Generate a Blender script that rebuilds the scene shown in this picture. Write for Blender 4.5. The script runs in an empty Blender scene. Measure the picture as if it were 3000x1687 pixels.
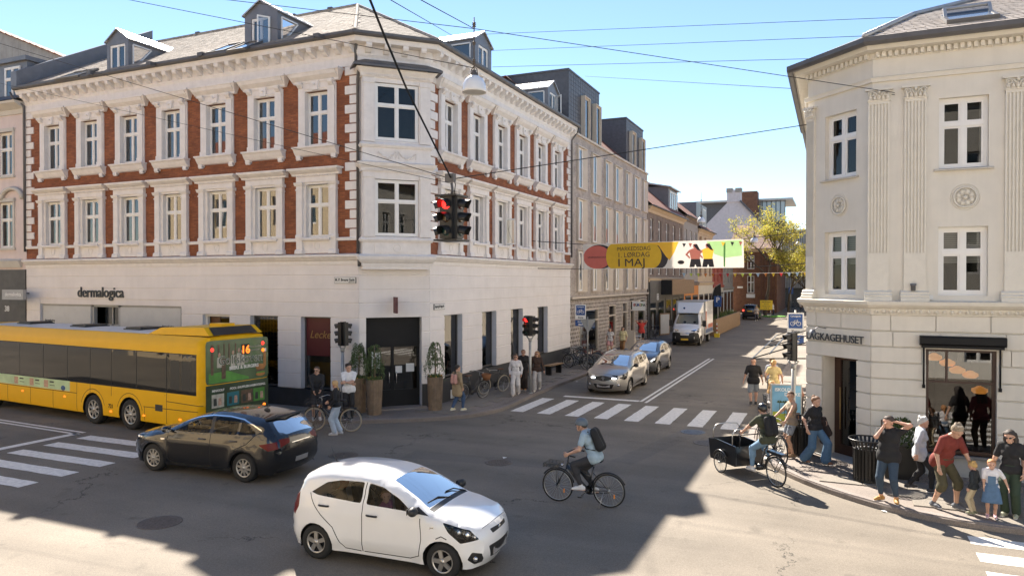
import bpy, bmesh, math, random
import numpy as np
from math import sin, cos, pi, radians, sqrt, atan2, degrees
from mathutils import Vector, Matrix, Euler
from mathutils.geometry import delaunay_2d_cdt
random.seed(7)
SC = bpy.context.scene
COL = SC.collection
# ---------------------------------------------------------------- camera
CAMH = 4.7; YAW = 23.84; PITCH = 0.5767
cam = bpy.data.cameras.new('camera'); camo = bpy.data.objects.new('camera', cam); COL.objects.link(camo)
cam.lens = 36*2136/3000; cam.sensor_width = 36; cam.clip_start = .05; cam.clip_end = 2000
camo.location = (0, 0, CAMH); camo.rotation_euler = (radians(90-PITCH), 0, radians(YAW))
SC.camera = camo
# ---------------------------------------------------------------- sky and sun
SUN_AZ, SUN_EL = 41.0, 41.5        # degrees west of the street axis, degrees up
w = bpy.data.worlds.new('World'); SC.world = w; w.use_nodes = True
nt = w.node_tree; bg = nt.nodes['Background']
sky = nt.nodes.new('ShaderNodeTexSky'); sky.sky_type = 'NISHITA'; sky.sun_disc = False
sky.sun_elevation = radians(SUN_EL); sky.sun_rotation = radians(-SUN_AZ)
sky.air_density = 1.0; sky.dust_density = 0.; sky.ozone_density = 2.5; sky.altitude = 200
hs = nt.nodes.new('ShaderNodeHueSaturation'); hs.inputs['Saturation'].default_value = 1.0
nt.links.new(sky.outputs[0], hs.inputs['Color']); nt.links.new(hs.outputs[0], bg.inputs[0])
bg.inputs[1].default_value = .056
SUNV = Vector((-sin(radians(SUN_AZ))*cos(radians(SUN_EL)), cos(radians(SUN_AZ))*cos(radians(SUN_EL)), sin(radians(SUN_EL))))
sun = bpy.data.lights.new('sun', 'SUN'); sun.energy = 4.3; sun.angle = radians(.53); sun.color = (1, .91, .79)
suno = bpy.data.objects.new('sun', sun); COL.objects.link(suno); suno.rotation_euler = (-SUNV).to_track_quat('-Z', 'Y').to_euler(); suno.location = (-20, 20, 40)
vs = SC.view_settings; vs.view_transform = 'Standard'; vs.look = 'None'; vs.exposure = 1.92; vs.gamma = 1; vs.use_curve_mapping = False
SC.cycles.use_denoising = True; SC.cycles.max_bounces = 8; SC.cycles.diffuse_bounces = 4; SC.cycles.glossy_bounces = 4; SC.cycles.transparent_max_bounces = 12
SC.cycles.sample_clamp_indirect = 6; SC.cycles.caustics_reflective = False; SC.cycles.caustics_refractive = False
# ---------------------------------------------------------------- pixel helpers (photograph pixels -> directions)
_R = Vector((cos(radians(YAW)), sin(radians(YAW)), 0)); _p = radians(PITCH)
_F = Vector((-sin(radians(YAW))*cos(_p), cos(radians(YAW))*cos(_p), -sin(_p))); _U = _R.cross(_F)
CAMP = Vector((0, 0, CAMH))
def ray(x, y): return _R*((x-1500)/2136)-_U*((y-843.5)/2136)+_F
def G(x, y, z=0.):
    d = ray(x, y); return CAMP+d*((z-CAMH)/d.z)
def PLN(x, y, p, n):
    d = ray(x, y); p = Vector(p); n = Vector(n); return CAMP+d*((p-CAMP).dot(n)/d.dot(n))
def PY(x, y, Y): return PLN(x, y, (0, Y, 0), (0, 1, 0))
def PX(x, y, X): return PLN(x, y, (X, 0, 0), (1, 0, 0))
# ---------------------------------------------------------------- mesh builder
def RZ(a): return Matrix.Rotation(a, 4, 'Z')
def TR(x, y=0, z=0): return Matrix.Translation(Vector((x, y, z)))
class MB:
    def __init__(s, T=None): s.v = []; s.f = []; s.m = []; s.s = []; s.T = T or Matrix()
    def add(s, vs, fs, m=0, sm=False):
        o = len(s.v); T = s.T
        s.v += [tuple(T @ Vector(p)) for p in vs]; s.f += [tuple(i+o for i in f) for f in fs]; s.m += [m]*len(fs); s.s += [sm]*len(fs); return s
    def box(s, x0, x1, y0, y1, z0, z1, m=0):
        return s.add([(x0, y0, z0), (x1, y0, z0), (x1, y1, z0), (x0, y1, z0), (x0, y0, z1), (x1, y0, z1), (x1, y1, z1), (x0, y1, z1)],
            [(0, 3, 2, 1), (4, 5, 6, 7), (0, 1, 5, 4), (1, 2, 6, 5), (2, 3, 7, 6), (3, 0, 4, 7)], m)
    def bar(s, a, b, w, h=None, m=0):
        a = Vector(a); b = Vector(b); d = (b-a).normalized(); up = Vector((0, 0, 1)) if abs(d.z) < .9 else Vector((1, 0, 0))
        x = d.cross(up).normalized()*(w/2); y = x.cross(d).normalized()*((h or w)/2)
        vs = [p+q for p in (a, b) for q in (-x-y, x-y, x+y, -x+y)]
        return s.add(vs, [(0, 3, 2, 1), (4, 5, 6, 7), (0, 1, 5, 4), (1, 2, 6, 5), (2, 3, 7, 6), (3, 0, 4, 7)], m)
    def quad(s, a, b, c, d, m=0): return s.add([a, b, c, d], [(0, 1, 2, 3)], m)
    def tube(s, pts, r, n=6, m=0, closed=False, cap=True, sm=True):
        pts = [Vector(p) for p in pts]; k = len(pts); rs = r if isinstance(r, (list, tuple)) else [r]*k
        vs = []; X = None
        for i, p in enumerate(pts):
            a = pts[(i-1) % k] if (i or closed) else p; b = pts[(i+1) % k] if (i < k-1 or closed) else p
            d = (b-a).normalized()
            if X is None: X = d.cross(Vector((0, 0, 1)) if abs(d.z) < .9 else Vector((1, 0, 0))).normalized()
            else: X = (X-d*X.dot(d)).normalized()
            Y = d.cross(X)
            vs += [p+(X*cos(2*pi*j/n)+Y*sin(2*pi*j/n))*rs[i] for j in range(n)]
        fs = []
        for i in range(k if closed else k-1):
            a = i*n; b = ((i+1) % k)*n
            fs += [(a+j, a+(j+1) % n, b+(j+1) % n, b+j) for j in range(n)]
        if cap and not closed: fs += [tuple(range(n-1, -1, -1)), tuple((k-1)*n+j for j in range(n))]
        return s.add(vs, fs, m, sm)
    def cyl(s, a, b, r, r2=None, n=10, m=0, sm=True): return s.tube([a, b], [r, r if r2 is None else r2], n, m, sm=sm)
    def lathe(s, prof, n=16, m=0, sm=True, c=(0, 0, 0), a0=0, a1=2*pi, ax='z'):
        full = abs(a1-a0-2*pi) < 1e-6; k = n if full else n+1; vs = []
        for r, z in prof:
            for j in range(k):
                t = a0+(a1-a0)*j/n; p = (r*cos(t), r*sin(t), z)
                if ax == 'y': p = (p[0], -p[2], p[1])
                if ax == 'x': p = (p[2], p[0], p[1])
                vs.append((c[0]+p[0], c[1]+p[1], c[2]+p[2]))
        fs = [(i*k+j, i*k+(j+1) % k, (i+1)*k+(j+1) % k, (i+1)*k+j) for i in range(len(prof)-1) for j in range(n)]
        return s.add(vs, fs, m, sm)
    def sph(s, c, r, n=10, m=0, k=None):
        r = (r, r, r) if not isinstance(r, (tuple, list)) else r; k = k or max(4, n//2); vs = []
        for i in range(k+1):
            t = pi*i/k
            for j in range(n): vs.append((c[0]+r[0]*sin(t)*cos(2*pi*j/n), c[1]+r[1]*sin(t)*sin(2*pi*j/n), c[2]+r[2]*cos(t)))
        return s.add(vs, [(i*n+j, (i+1)*n+j, (i+1)*n+(j+1) % n, i*n+(j+1) % n) for i in range(k) for j in range(n)], m, True)
    def prism(s, poly, z0, z1, m=0, ax='z'):
        k = len(poly); f = (lambda p, z: (p[0], p[1], z)) if ax == 'z' else ((lambda p, z: (p[0], z, p[1])) if ax == 'y' else (lambda p, z: (z, p[0], p[1])))
        vs = [f(p, z0) for p in poly]+[f(p, z1) for p in poly]
        return s.add(vs, [tuple(range(k-1, -1, -1)), tuple(range(k, 2*k))]+[(i, (i+1) % k, k+(i+1) % k, k+i) for i in range(k)], m)
    def prof(s, pr, x0, x1, m=0):   # closed (y,z) outline swept along x
        return s.prism(pr, x0, x1, m, ax='x')
    def sweep(s, path, pr, m=0, ends=True):  # (out,z) outline along a plan path, outside on its right
        P = [Vector(p) for p in path]; n = len(P); k = len(pr); vs = []
        for i in range(n):
            d0 = (P[i]-P[i-1]).normalized() if i else (P[1]-P[0]).normalized(); d1 = (P[i+1]-P[i]).normalized() if i < n-1 else d0
            n0 = Vector((d0.y, -d0.x)); n1 = Vector((d1.y, -d1.x)); b = (n0+n1); b = b/(b.length_squared/2) if b.length > 1e-6 else n0
            vs += [(P[i].x+b.x*o, P[i].y+b.y*o, z) for o, z in pr]
        fs = [(i*k+j, (i+1)*k+j, (i+1)*k+(j+1) % k, i*k+(j+1) % k) for i in range(n-1) for j in range(k)]
        if ends: fs += [tuple(range(k)), tuple(range(n*k-1, (n-1)*k-1, -1))]
        return s.add(vs, fs, m)
    def mesh(s, mats, name='mesh'):
        me = bpy.data.meshes.new(name); me.from_pydata(s.v, [], s.f)
        for m in (mats if isinstance(mats, (list, tuple)) else [mats]): me.materials.append(MAT[m] if isinstance(m, str) else m)
        if s.f:
            me.polygons.foreach_set('material_index', s.m); me.polygons.foreach_set('use_smooth', s.s)
        me.update(); return me
    def build(s, name, mats, parent=None, loc=None, rz=0): return put(name, s.mesh(mats, name), parent, loc, rz)
def WM(o):
    m = o.matrix_basis.copy()
    return WM(o.parent) @ o.matrix_parent_inverse @ m if o.parent else m
def put(name, me, parent=None, loc=None, rz=0, local=False, rot=None):
    """link a mesh object; loc is a world place unless local"""
    o = bpy.data.objects.new(name, me); COL.objects.link(o)
    if loc is not None: o.location = loc
    o.rotation_euler = rot if rot else (0, 0, rz)
    if parent:
        o.parent = parent
        if not local: o.matrix_parent_inverse = WM(parent).inverted()
    return o
def tag(o, label=None, cat=None, group=None, kind=None):
    if label: o['label'] = label
    if cat: o['category'] = cat
    if group: o['group'] = group
    if kind: o['kind'] = kind
    return o
def thing(name, label, cat, loc=(0, 0, 0), rz=0, group=None):
    o = bpy.data.objects.new(name, None); COL.objects.link(o); o.empty_display_size = .3
    o.location = loc; o.rotation_euler = (0, 0, rz); return tag(o, label, cat, group)
def struct(name, mb, mats): return tag(mb.build(name, mats), kind='structure')
def copy_tree(o, loc=None, rz=None, label=None, group=None, parent=None):
    c = o.copy(); COL.objects.link(c); c.parent = parent
    if parent: c.matrix_parent_inverse = o.matrix_parent_inverse
    if loc is not None: c.location = loc
    if rz is not None: c.rotation_euler = (0, 0, rz)
    tag(c, label, None, group)
    for ch in list(o.children): copy_tree(ch, parent=c)
    return c
FONTC = {}
def text_mesh(s, size, depth=.01, bold=0., align='LEFT', shear=0, space=1.):
    key = (s, size, depth, bold, align, shear, space)
    if key in FONTC: return FONTC[key]
    cu = bpy.data.curves.new('text', 'FONT'); cu.body = s; cu.size = size; cu.extrude = depth/2; cu.offset = bold; cu.align_x = align; cu.shear = shear; cu.space_character = space; cu.resolution_u = 3
    o = bpy.data.objects.new('text', cu); COL.objects.link(o); bpy.context.view_layer.update()
    me = bpy.data.meshes.new_from_object(o.evaluated_get(bpy.context.evaluated_depsgraph_get()))
    bpy.data.objects.remove(o); bpy.data.curves.remove(cu); FONTC[key] = me; return me
def lettering(s, size, matname, parent, T, depth=.01, bold=0., align='LEFT', name='lettering', shear=0, sx=1, space=1.):
    """upright text; T places its baseline start, x along the text, z up, facing -y"""
    me = text_mesh(s, size, depth, bold, align, shear, space).copy(); me.materials.clear(); me.materials.append(MAT[matname])
    me.transform(Matrix.Rotation(pi/2, 4, 'X') @ Matrix.Diagonal((sx, 1, 1, 1)))
    o = bpy.data.objects.new(name, me); COL.objects.link(o); o.matrix_basis = T
    if parent: o.parent = parent; o.matrix_parent_inverse = WM(parent).inverted()
    return o
# ---------------------------------------------------------------- materials
MAT = {}
def _n(nt, t, **k):
    n = nt.nodes.new('ShaderNode'+t)
    for a, b in k.items():
        if a in n.inputs: n.inputs[a].default_value = b
        else: setattr(n, a, b)
    return n
def M(name, col, rough=.6, metal=0., var=.08, scale=2.5, bump=0., bscale=60., coat=0., spec=.5, emit=0., streak=0., sss=0., obj=False):
    m = bpy.data.materials.new(name); m.use_nodes = True; nt = m.node_tree; b = nt.nodes['Principled BSDF']; L = nt.links.new
    b.inputs['Roughness'].default_value = rough; b.inputs['Metallic'].default_value = metal; b.inputs['Specular IOR Level'].default_value = spec
    b.inputs['Coat Weight'].default_value = coat; b.inputs['Coat Roughness'].default_value = .04
    c = tuple(col)+(1,)
    if obj: pos = _n(nt, 'TexCoord').outputs['Object']
    else: pos = _n(nt, 'NewGeometry').outputs['Position']
    if var > 0:
        nz = _n(nt, 'TexNoise', Scale=scale, Detail=5., Roughness=.6); L(pos, nz.inputs['Vector'])
        mr = _n(nt, 'MapRange'); mr.inputs[1].default_value = .3; mr.inputs[2].default_value = .7; mr.inputs[3].default_value = 1-var; mr.inputs[4].default_value = 1+var
        L(nz.outputs[0], mr.inputs[0]); last = mr.outputs[0]
        if streak > 0:
            mp = _n(nt, 'Mapping'); mp.inputs['Scale'].default_value = (6, 6, .35); L(pos, mp.inputs[0])
            n2 = _n(nt, 'TexNoise', Scale=1., Detail=4.); L(mp.outputs[0], n2.inputs['Vector'])
            m2 = _n(nt, 'MapRange'); m2.inputs[1].default_value = .45; m2.inputs[2].default_value = .75; m2.inputs[3].default_value = 1; m2.inputs[4].default_value = 1-streak
            L(n2.outputs[0], m2.inputs[0]); mu = _n(nt, 'Math', operation='MULTIPLY'); L(last, mu.inputs[0]); L(m2.outputs[0], mu.inputs[1]); last = mu.outputs[0]
        vm = _n(nt, 'VectorMath', operation='SCALE'); vm.inputs[0].default_value = c[:3]; L(last, vm.inputs['Scale']); L(vm.outputs[0], b.inputs['Base Color'])
    else: b.inputs['Base Color'].default_value = c
    if bump > 0:
        nb = _n(nt, 'TexNoise', Scale=bscale, Detail=4.); L(pos, nb.inputs['Vector'])
        bp = _n(nt, 'Bump'); bp.inputs['Strength'].default_value = bump; bp.inputs['Distance'].default_value = .01; L(nb.outputs[0], bp.inputs['Height']); L(bp.outputs[0], b.inputs['Normal'])
    if emit > 0: b.inputs['Emission Color'].default_value = c; b.inputs['Emission Strength'].default_value = emit
    if sss > 0: b.inputs['Subsurface Weight'].default_value = sss; b.inputs['Subsurface Radius'].default_value = (.02, .008, .004)
    MAT[name] = m; return m
def GLASS(name, tint=(.55, .58, .6), ior=1.6, wav=.0, wscale=1.2, rough=.01, gc=(1, 1, 1)):
    m = bpy.data.materials.new(name); m.use_nodes = True; nt = m.node_tree; L = nt.links.new; nt.nodes.remove(nt.nodes['Principled BSDF']); out = nt.nodes['Material Output']
    t = _n(nt, 'BsdfTransparent'); t.inputs[0].default_value = tint+(1,); g = _n(nt, 'BsdfGlossy', Roughness=rough); g.inputs[0].default_value = gc+(1,)
    fr = _n(nt, 'Fresnel', IOR=ior); mx = _n(nt, 'MixShader'); L(fr.outputs[0], mx.inputs[0]); L(t.outputs[0], mx.inputs[1]); L(g.outputs[0], mx.inputs[2]); L(mx.outputs[0], out.inputs[0])
    if wav > 0:
        ge = _n(nt, 'NewGeometry'); nb = _n(nt, 'TexNoise', Scale=wscale, Detail=1.); L(ge.outputs['Position'], nb.inputs['Vector'])
        bp = _n(nt, 'Bump'); bp.inputs['Strength'].default_value = 1; bp.inputs['Distance'].default_value = wav; L(nb.outputs[0], bp.inputs['Height']); L(bp.outputs[0], g.inputs['Normal'])
    MAT[name] = m; return m
def BRICK(name, c1, c2, mortar, bw=.23, bh=.067, ms=.008, bump=.4, rough=.85):
    m = bpy.data.materials.new(name); m.use_nodes = True; nt = m.node_tree; b = nt.nodes['Principled BSDF']; L = nt.links.new; b.inputs['Roughness'].default_value = rough
    ge = _n(nt, 'NewGeometry'); sx = _n(nt, 'SeparateXYZ'); L(ge.outputs['Position'], sx.inputs[0]); ad = _n(nt, 'Math', operation='ADD'); L(sx.outputs[0], ad.inputs[0]); L(sx.outputs[1], ad.inputs[1])
    cx = _n(nt, 'CombineXYZ'); L(ad.outputs[0], cx.inputs[0]); L(sx.outputs[2], cx.inputs[1])
    br = _n(nt, 'TexBrick', Scale=1.); br.inputs['Color1'].default_value = tuple(c1)+(1,); br.inputs['Color2'].default_value = tuple(c2)+(1,); br.inputs['Mortar'].default_value = tuple(mortar)+(1,)
    br.inputs['Brick Width'].default_value = bw; br.inputs['Row Height'].default_value = bh; br.inputs['Mortar Size'].default_value = ms; br.inputs['Mortar Smooth'].default_value = .2; L(cx.outputs[0], br.inputs['Vector'])
    nz = _n(nt, 'TexNoise', Scale=1.4, Detail=6., Roughness=.65); L(ge.outputs['Position'], nz.inputs['Vector'])
    mr = _n(nt, 'MapRange'); mr.inputs[1].default_value = .3; mr.inputs[2].default_value = .7; mr.inputs[3].default_value = .72; mr.inputs[4].default_value = 1.25; L(nz.outputs[0], mr.inputs[0])
    vm = _n(nt, 'VectorMath', operation='SCALE'); L(br.outputs[0], vm.inputs[0]); L(mr.outputs[0], vm.inputs['Scale']); L(vm.outputs[0], b.inputs['Base Color'])
    bp = _n(nt, 'Bump'); bp.inputs['Strength'].default_value = bump; bp.inputs['Distance'].default_value = .01; bp.invert = True; L(br.outputs['Fac'], bp.inputs['Height']); L(bp.outputs[0], b.inputs['Normal'])
    MAT[name] = m; return m
def ASPHALT(name, col, crack=True):
    m = bpy.data.materials.new(name); m.use_nodes = True; nt = m.node_tree; b = nt.nodes['Principled BSDF']; L = nt.links.new; b.inputs['Roughness'].default_value = .82; b.inputs['Specular IOR Level'].default_value = .35
    ge = _n(nt, 'NewGeometry'); P = ge.outputs['Position']
    n1 = _n(nt, 'TexNoise', Scale=140., Detail=2.); n2 = _n(nt, 'TexNoise', Scale=.35, Detail=6., Roughness=.6); n3 = _n(nt, 'TexVoronoi', Scale=95.)
    for q in (n1, n2, n3): L(P, q.inputs['Vector'])
    def mrng(o, a, c, d, e):
        r = _n(nt, 'MapRange'); r.inputs[1].default_value = a; r.inputs[2].default_value = c; r.inputs[3].default_value = d; r.inputs[4].default_value = e; L(o, r.inputs[0]); return r.outputs[0]
    def mul(a, c):
        u = _n(nt, 'Math', operation='MULTIPLY'); L(a, u.inputs[0]); L(c, u.inputs[1]); return u.outputs[0]
    n4 = _n(nt, 'TexNoise', Scale=24., Detail=4., Roughness=.8); L(P, n4.inputs['Vector'])
    v = mul(mul(mul(mrng(n1.outputs[0], .25, .75, .6, 1.4), mrng(n4.outputs[0], .3, .7, .8, 1.2)), mrng(n2.outputs[0], .3, .7, .82, 1.18)), mrng(n3.outputs['Distance'], 0, .6, 1.3, .8))
    if crack:
        nd = _n(nt, 'TexNoise', Scale=.9, Detail=6., Roughness=.7); L(P, nd.inputs['Vector']); va = _n(nt, 'VectorMath', operation='SCALE'); va.inputs['Scale'].default_value = 2.2; L(nd.outputs['Color'], va.inputs[0])
        vb = _n(nt, 'VectorMath', operation='ADD'); L(P, vb.inputs[0]); L(va.outputs[0], vb.inputs[1]); vo = _n(nt, 'TexVoronoi', feature='DISTANCE_TO_EDGE', Scale=.16); L(vb.outputs[0], vo.inputs['Vector'])
        nm = _n(nt, 'TexNoise', Scale=.28, Detail=2.); L(P, nm.inputs['Vector'])
        ck = mrng(vo.outputs['Distance'], .0012, .005, 1, 0); ck = mul(ck, mrng(nm.outputs[0], .46, .58, 0, .8)); inv = _n(nt, 'Math', operation='SUBTRACT'); inv.inputs[0].default_value = 1; L(ck, inv.inputs[1]); v = mul(v, inv.outputs[0])
        so = _n(nt, 'TexNoise', Scale=1.7, Detail=3.); L(P, so.inputs['Vector']); v = mul(v, mrng(so.outputs[0], .62, .74, 1, .72))
        mp = _n(nt, 'Mapping'); mp.inputs['Scale'].default_value = (.12, 1.1, 1); L(P, mp.inputs[0]); tn = _n(nt, 'TexNoise', Scale=1., Detail=3.); L(mp.outputs[0], tn.inputs['Vector']); v = mul(v, mrng(tn.outputs[0], .35, .65, .9, 1.1))
    vm = _n(nt, 'VectorMath', operation='SCALE'); vm.inputs[0].default_value = col; L(v, vm.inputs['Scale']); L(vm.outputs[0], b.inputs['Base Color'])
    bp = _n(nt, 'Bump'); bp.inputs['Strength'].default_value = .5; bp.inputs['Distance'].default_value = .006; L(n1.outputs[0], bp.inputs['Height']); L(bp.outputs[0], b.inputs['Normal'])
    MAT[name] = m
ASPHALT('asphalt', (.20, .172, .138))
ASPHALT('patch', (.172, .15, .125)); ASPHALT('paving', (.23, .205, .175), False); ASPHALT('kerb', (.26, .225, .205), False); ASPHALT('cobble', (.24, .205, .18), False)
M('road_paint', (.74, .71, .66), .7, var=.2, scale=9, bump=.3, bscale=120)
M('white_render', (.77, .725, .70), .75, var=.05, scale=1.3, bump=.12, bscale=25, streak=.03)
M('white_stucco', (.77, .73, .70), .7, var=.06, scale=4, bump=.15, bscale=35, streak=.06)
M('white_paint', (.80, .785, .76), .4, var=.03)
BRICK('red_brick', (.31, .105, .042), (.20, .062, .027), (.17, .075, .042))
M('slate', (.37, .325, .28), .9, var=.3, scale=7, bump=.3, bscale=30, spec=.08)
M('slate_dark', (.09, .09, .10), .5, var=.2, scale=5, bump=.2)
M('zinc', (.19, .19, .20), .45, .4, var=.12, scale=3)
M('zinc_dark', (.12, .115, .115), .5, .3, var=.15, scale=3)
M('zinc_light', (.45, .44, .43), .4, .3, var=.1)
M('dark', (.012, .012, .013), .7, var=0); M('black_paint', (.013, .013, .014), .55, var=.1, spec=.2)
M('interior', (.045, .038, .032), .9, var=.3, scale=1.5); M('curtain', (.55, .53, .50), .9, var=.12, scale=3); M('blind', (.40, .39, .37), .8, var=.05)
GLASS('window_glass', (.5, .52, .53), 2.3, .0025, .9); GLASS('clear_glass', (.62, .63, .62), 1.45, .0015, .9); GLASS('shop_glass', (.42, .42, .40), 1.9, .001, .7)
M('plinth', (.035, .035, .038), .6, var=.2, bump=.2, bscale=30)
M('jamb', (.62, .63, .68), .7, var=.05)
M('grey_frame', (.36, .36, .36), .5, var=.06); M('panel_grey', (.55, .545, .53), .55, var=.05); M('maroon', (.085, .012, .014), .5, var=.1); M('gold', (.35, .22, .08), .4, .4)
M('cream', (.71, .665, .585), .75, var=.04, scale=2, bump=.1, bscale=30, streak=.05); M('cream_trim', (.72, .675, .59), .72, var=.05, scale=4, bump=.1, bscale=30)
M('cream_plinth', (.38, .38, .37), .8, var=.1); M('cream2', (.66, .59, .48), .8, var=.06, streak=.06); M('pinkish', (.66, .56, .53), .8, var=.06, streak=.06)
# ================================================================ ground
mb = MB(); mb.quad((-500, -120, 0), (500, -120, 0), (500, 900, 0), (-500, 900, 0)); struct('road', mb, 'asphalt')
KL = [(-70, 18.95), (-17.5, 18.95), (-15.6, 19.2), (-14.3, 19.8), (-13.07, 20.6), (-12.08, 21.4), (-11.35, 22.3), (-10.98, 23.3), (-10.9, 24.3), (-11.0, 25.8), (-11.13, 27.4), (-11.2, 32), (-11.2, 100)]
KR = [(-2.4, 120), (-2.4, 24), (-2.3, 22), (-1.85, 20.1), (-.98, 18.5), (0, 17.4), (1.01, 16.6), (2.0, 16.2), (3.2, 16.05), (60, 16.0)]
def smooth_path(P, it=2):
    P = [Vector(p) for p in P]
    for _ in range(it):
        Q = [P[0]]
        for a, b in zip(P, P[1:]): Q += [a.lerp(b, .25), a.lerp(b, .75)]
        P = Q+[P[-1]]
    return P
def inpoly(p, poly):
    x, y = p; c = False; j = len(poly)-1
    for i in range(len(poly)):
        if (poly[i][1] > y) != (poly[j][1] > y) and x < (poly[j][0]-poly[i][0])*(y-poly[i][1])/(poly[j][1]-poly[i][1])+poly[i][0]: c = not c
        j = i
    return c
def resample(P, d):
    P = [Vector(p) for p in P]; out = [P[0]]; need = d
    for a, b in zip(P, P[1:]):
        L = (b-a).length; t = 0
        while L-t >= need: t += need; out.append(a.lerp(b, t/L)); need = d
        need -= (L-t)
    return out
slab_me = {}
def pavement(name, kerb, back, slabs, kerb_rng):
    K = smooth_path(kerb); poly = [tuple(p) for p in K]+back
    mb = MB(); mb.prism(poly, .0, .1)
    base = struct(name, mb, 'cobble')
    inner = []
    for i, p in enumerate(K):
        d = ((K[i+1] if i < len(K)-1 else p)-(K[i-1] if i else p)).normalized(); inner.append(p+Vector((-d.y, d.x))*.2)
    ip = [tuple(p) for p in inner]+back
    # kerb stones, one by one
    pts = [p for p in resample(K, 1.15) if kerb_rng(p)]
    for a, b in zip(pts, pts[1:]):
        if (b-a).length > 1.5: continue
        L = (b-a).length; mk = MB(); h = .128+random.uniform(-.003, .004)
        mk.prism([(.006, 0), (L-.006, 0), (L-.006, .17), (.006, .17)], -.02, h-.02); mk.prism([(.006, .018), (L-.006, .018), (L-.006, .17), (.006, .17)], h-.02, h)
        mk.build('kerb_stone', 'kerb', base, (a.x, a.y, 0), atan2((b-a).y, (b-a).x))
    # slabs and setts
    st = MB(); cnt = 0
    for (x0, x1, y0, y1, sx, sy) in slabs:
        j = 0; y = y0
        while y+sy <= y1:
            x = x0-(sx/2 if j % 2 else 0)
            while x+sx <= x1+.01:
                cs = [(x+.02, y+.02), (x+sx-.02, y+.02), (x+sx-.02, y+sy-.02), (x+.02, y+sy-.02)]
                if all(inpoly(c, ip) for c in cs) and x >= x0-.01:
                    k = (round(sx, 2), round(sy, 2))
                    if k not in slab_me:
                        m_ = MB(); a, b = sx/2-.006, sy/2-.006; m_.box(-a, a, -b, b, -.02, .012); m_.prism([(-a+.006, -b+.006), (a-.006, -b+.006), (a-.006, b-.006), (-a+.006, b-.006)], .012, .016); slab_me[k] = m_.mesh('paving', 'slab')
                    put('paving_slab', slab_me[k], base, (x+sx/2, y+sy/2, .108+random.uniform(-.002, .003)), random.uniform(-.004, .004)); cnt += 1
                x += sx
            y += sy; j += 1
    return base, ip, st
LBACK = [(-14.0, 100), (-14.0, 23.3), (-15.6, 21.7), (-70, 21.7)]
RBACK = [(60, 20.6), (1.1, 20.6), (-.4, 21.6), (-.4, 120)]
lp, lip, _ = pavement('left_pavement', KL, LBACK, [(-13.45, -11.3, 19.6, 45, .72, .6), (-20, -13.5, 19.2, 21.4, .72, .6)], lambda p: p.y < 52 and p.x > -19)
rp, rip, _ = pavement('right_pavement', KR, RBACK, [(-2.1, -.75, 19.2, 36, .66, .62), (-.75, 5.4, 16.3, 18.9, .9, .6)], lambda p: p.y < 40 and p.x < 6)
def setts(name, ip, rects, parent):
    mb = MB()
    for (x0, x1, y0, y1) in rects:
        y = y0
        while y < y1:
            x = x0+random.uniform(0, .05)
            while x < x1:
                if inpoly((x+.04, y+.04), ip): mb.box(x, x+random.uniform(.075, .095), y+random.uniform(0, .008), y+.085, .09, .112+random.uniform(0, .014))
                x += .1
            y += .1
    tag(mb.build(name, 'cobble', parent), kind='stuff')
setts('setts', rip, [(-.75, 6, 18.95, 20.6), (-2.4, -.75, 16, 19.15), (-.75, 6, 15.9, 16.3)], rp)
setts('setts', lip, [(-13.5, -10.8, 19.0, 19.6), (-11.3, -10.8, 19.6, 27)], lp)
# painted road markings
def stripe(x0, x1, y0, y1, z=.004, sk=0, n=12):
    mb = MB(); top = []; bot = []
    for i in range(n+1):
        t = i/n; j = lambda: random.uniform(-.012, .012)
        if x1-x0 > y1-y0: bot.append((x0+(x1-x0)*t, y0+j(), z)); top.append((x0+(x1-x0)*t, y1+j(), z))
        else: bot.append((x1+j()+sk*(t-.5), y0+(y1-y0)*t, z)); top.append((x0+j()+sk*(t-.5), y0+(y1-y0)*t, z))
    mb.add(bot+top, [(i, i+1, n+2+i, n+1+i) for i in range(n)])
    return tag(mb.build('crossing_stripe', 'road_paint'), kind='structure')
for i in range(8): stripe(-10.68+i*1.055, -10.18+i*1.055, 24.0-.03*i, 27.2-.03*i)
for y in (15.05, 14.05, 13.05, 12.05, 11.05): stripe(-20.65, -16.95, y-.46, y)
for i in range(7): stripe(2.26, 6.2, 15.2-i*.905, 15.65-i*.905)
def line(name, a, b, wd):
    mb = MB(); a = Vector(a); b = Vector(b); d = (b-a).normalized(); n = Vector((-d.y, d.x))*wd/2
    k = max(2, int((b-a).length/1.5)); P = [a.lerp(b, i/k) for i in range(k+1)]
    vs = [(*(p-n*random.uniform(.93, 1.05)), .0045) for p in P]+[(*(p+n*random.uniform(.93, 1.05)), .0045) for p in P]
    mb.add(vs, [(i, i+1, k+2+i, k+1+i) for i in range(k)]); tag(mb.build(name, 'road_paint'), kind='structure')
line('stop_line', (-10.05, 28.0), (-6.95, 28.0), .32)
line('centre_line', (-6.86, 27.9), (-6.86, 45), .12); line('centre_line', (-6.62, 27.7), (-6.62, 45), .12)
line('lane_line', (-30, 15.75), (-21.2, 15.25), .12); line('lane_line', (-30, 15.5), (-21.2, 15.0), .12); line('stop_line', (-21.3, 15.1), (-21.3, 12.0), .3)
def patch(P):
    mb = MB(); mb.add([(x+random.uniform(-.04, .04), y+random.uniform(-.04, .04), .002) for x, y in [tuple(p) for p in densify2(P)]], [tuple(range(len(densify2(P))))]); tag(mb.build('road_patch', 'patch'), kind='structure')
def densify2(P): return [tuple(Vector(P[i]).lerp(Vector(P[(i+1) % len(P)]), j/5)) for i in range(len(P)) for j in range(5)]
patch([(-10.5, 16.5), (-5.2, 17.2), (-5.3, 17.9), (-10.6, 17.3)]); patch([(-4.7, 18.2), (-3.6, 23.6), (-4.2, 23.8), (-5.3, 18.4)])
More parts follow.
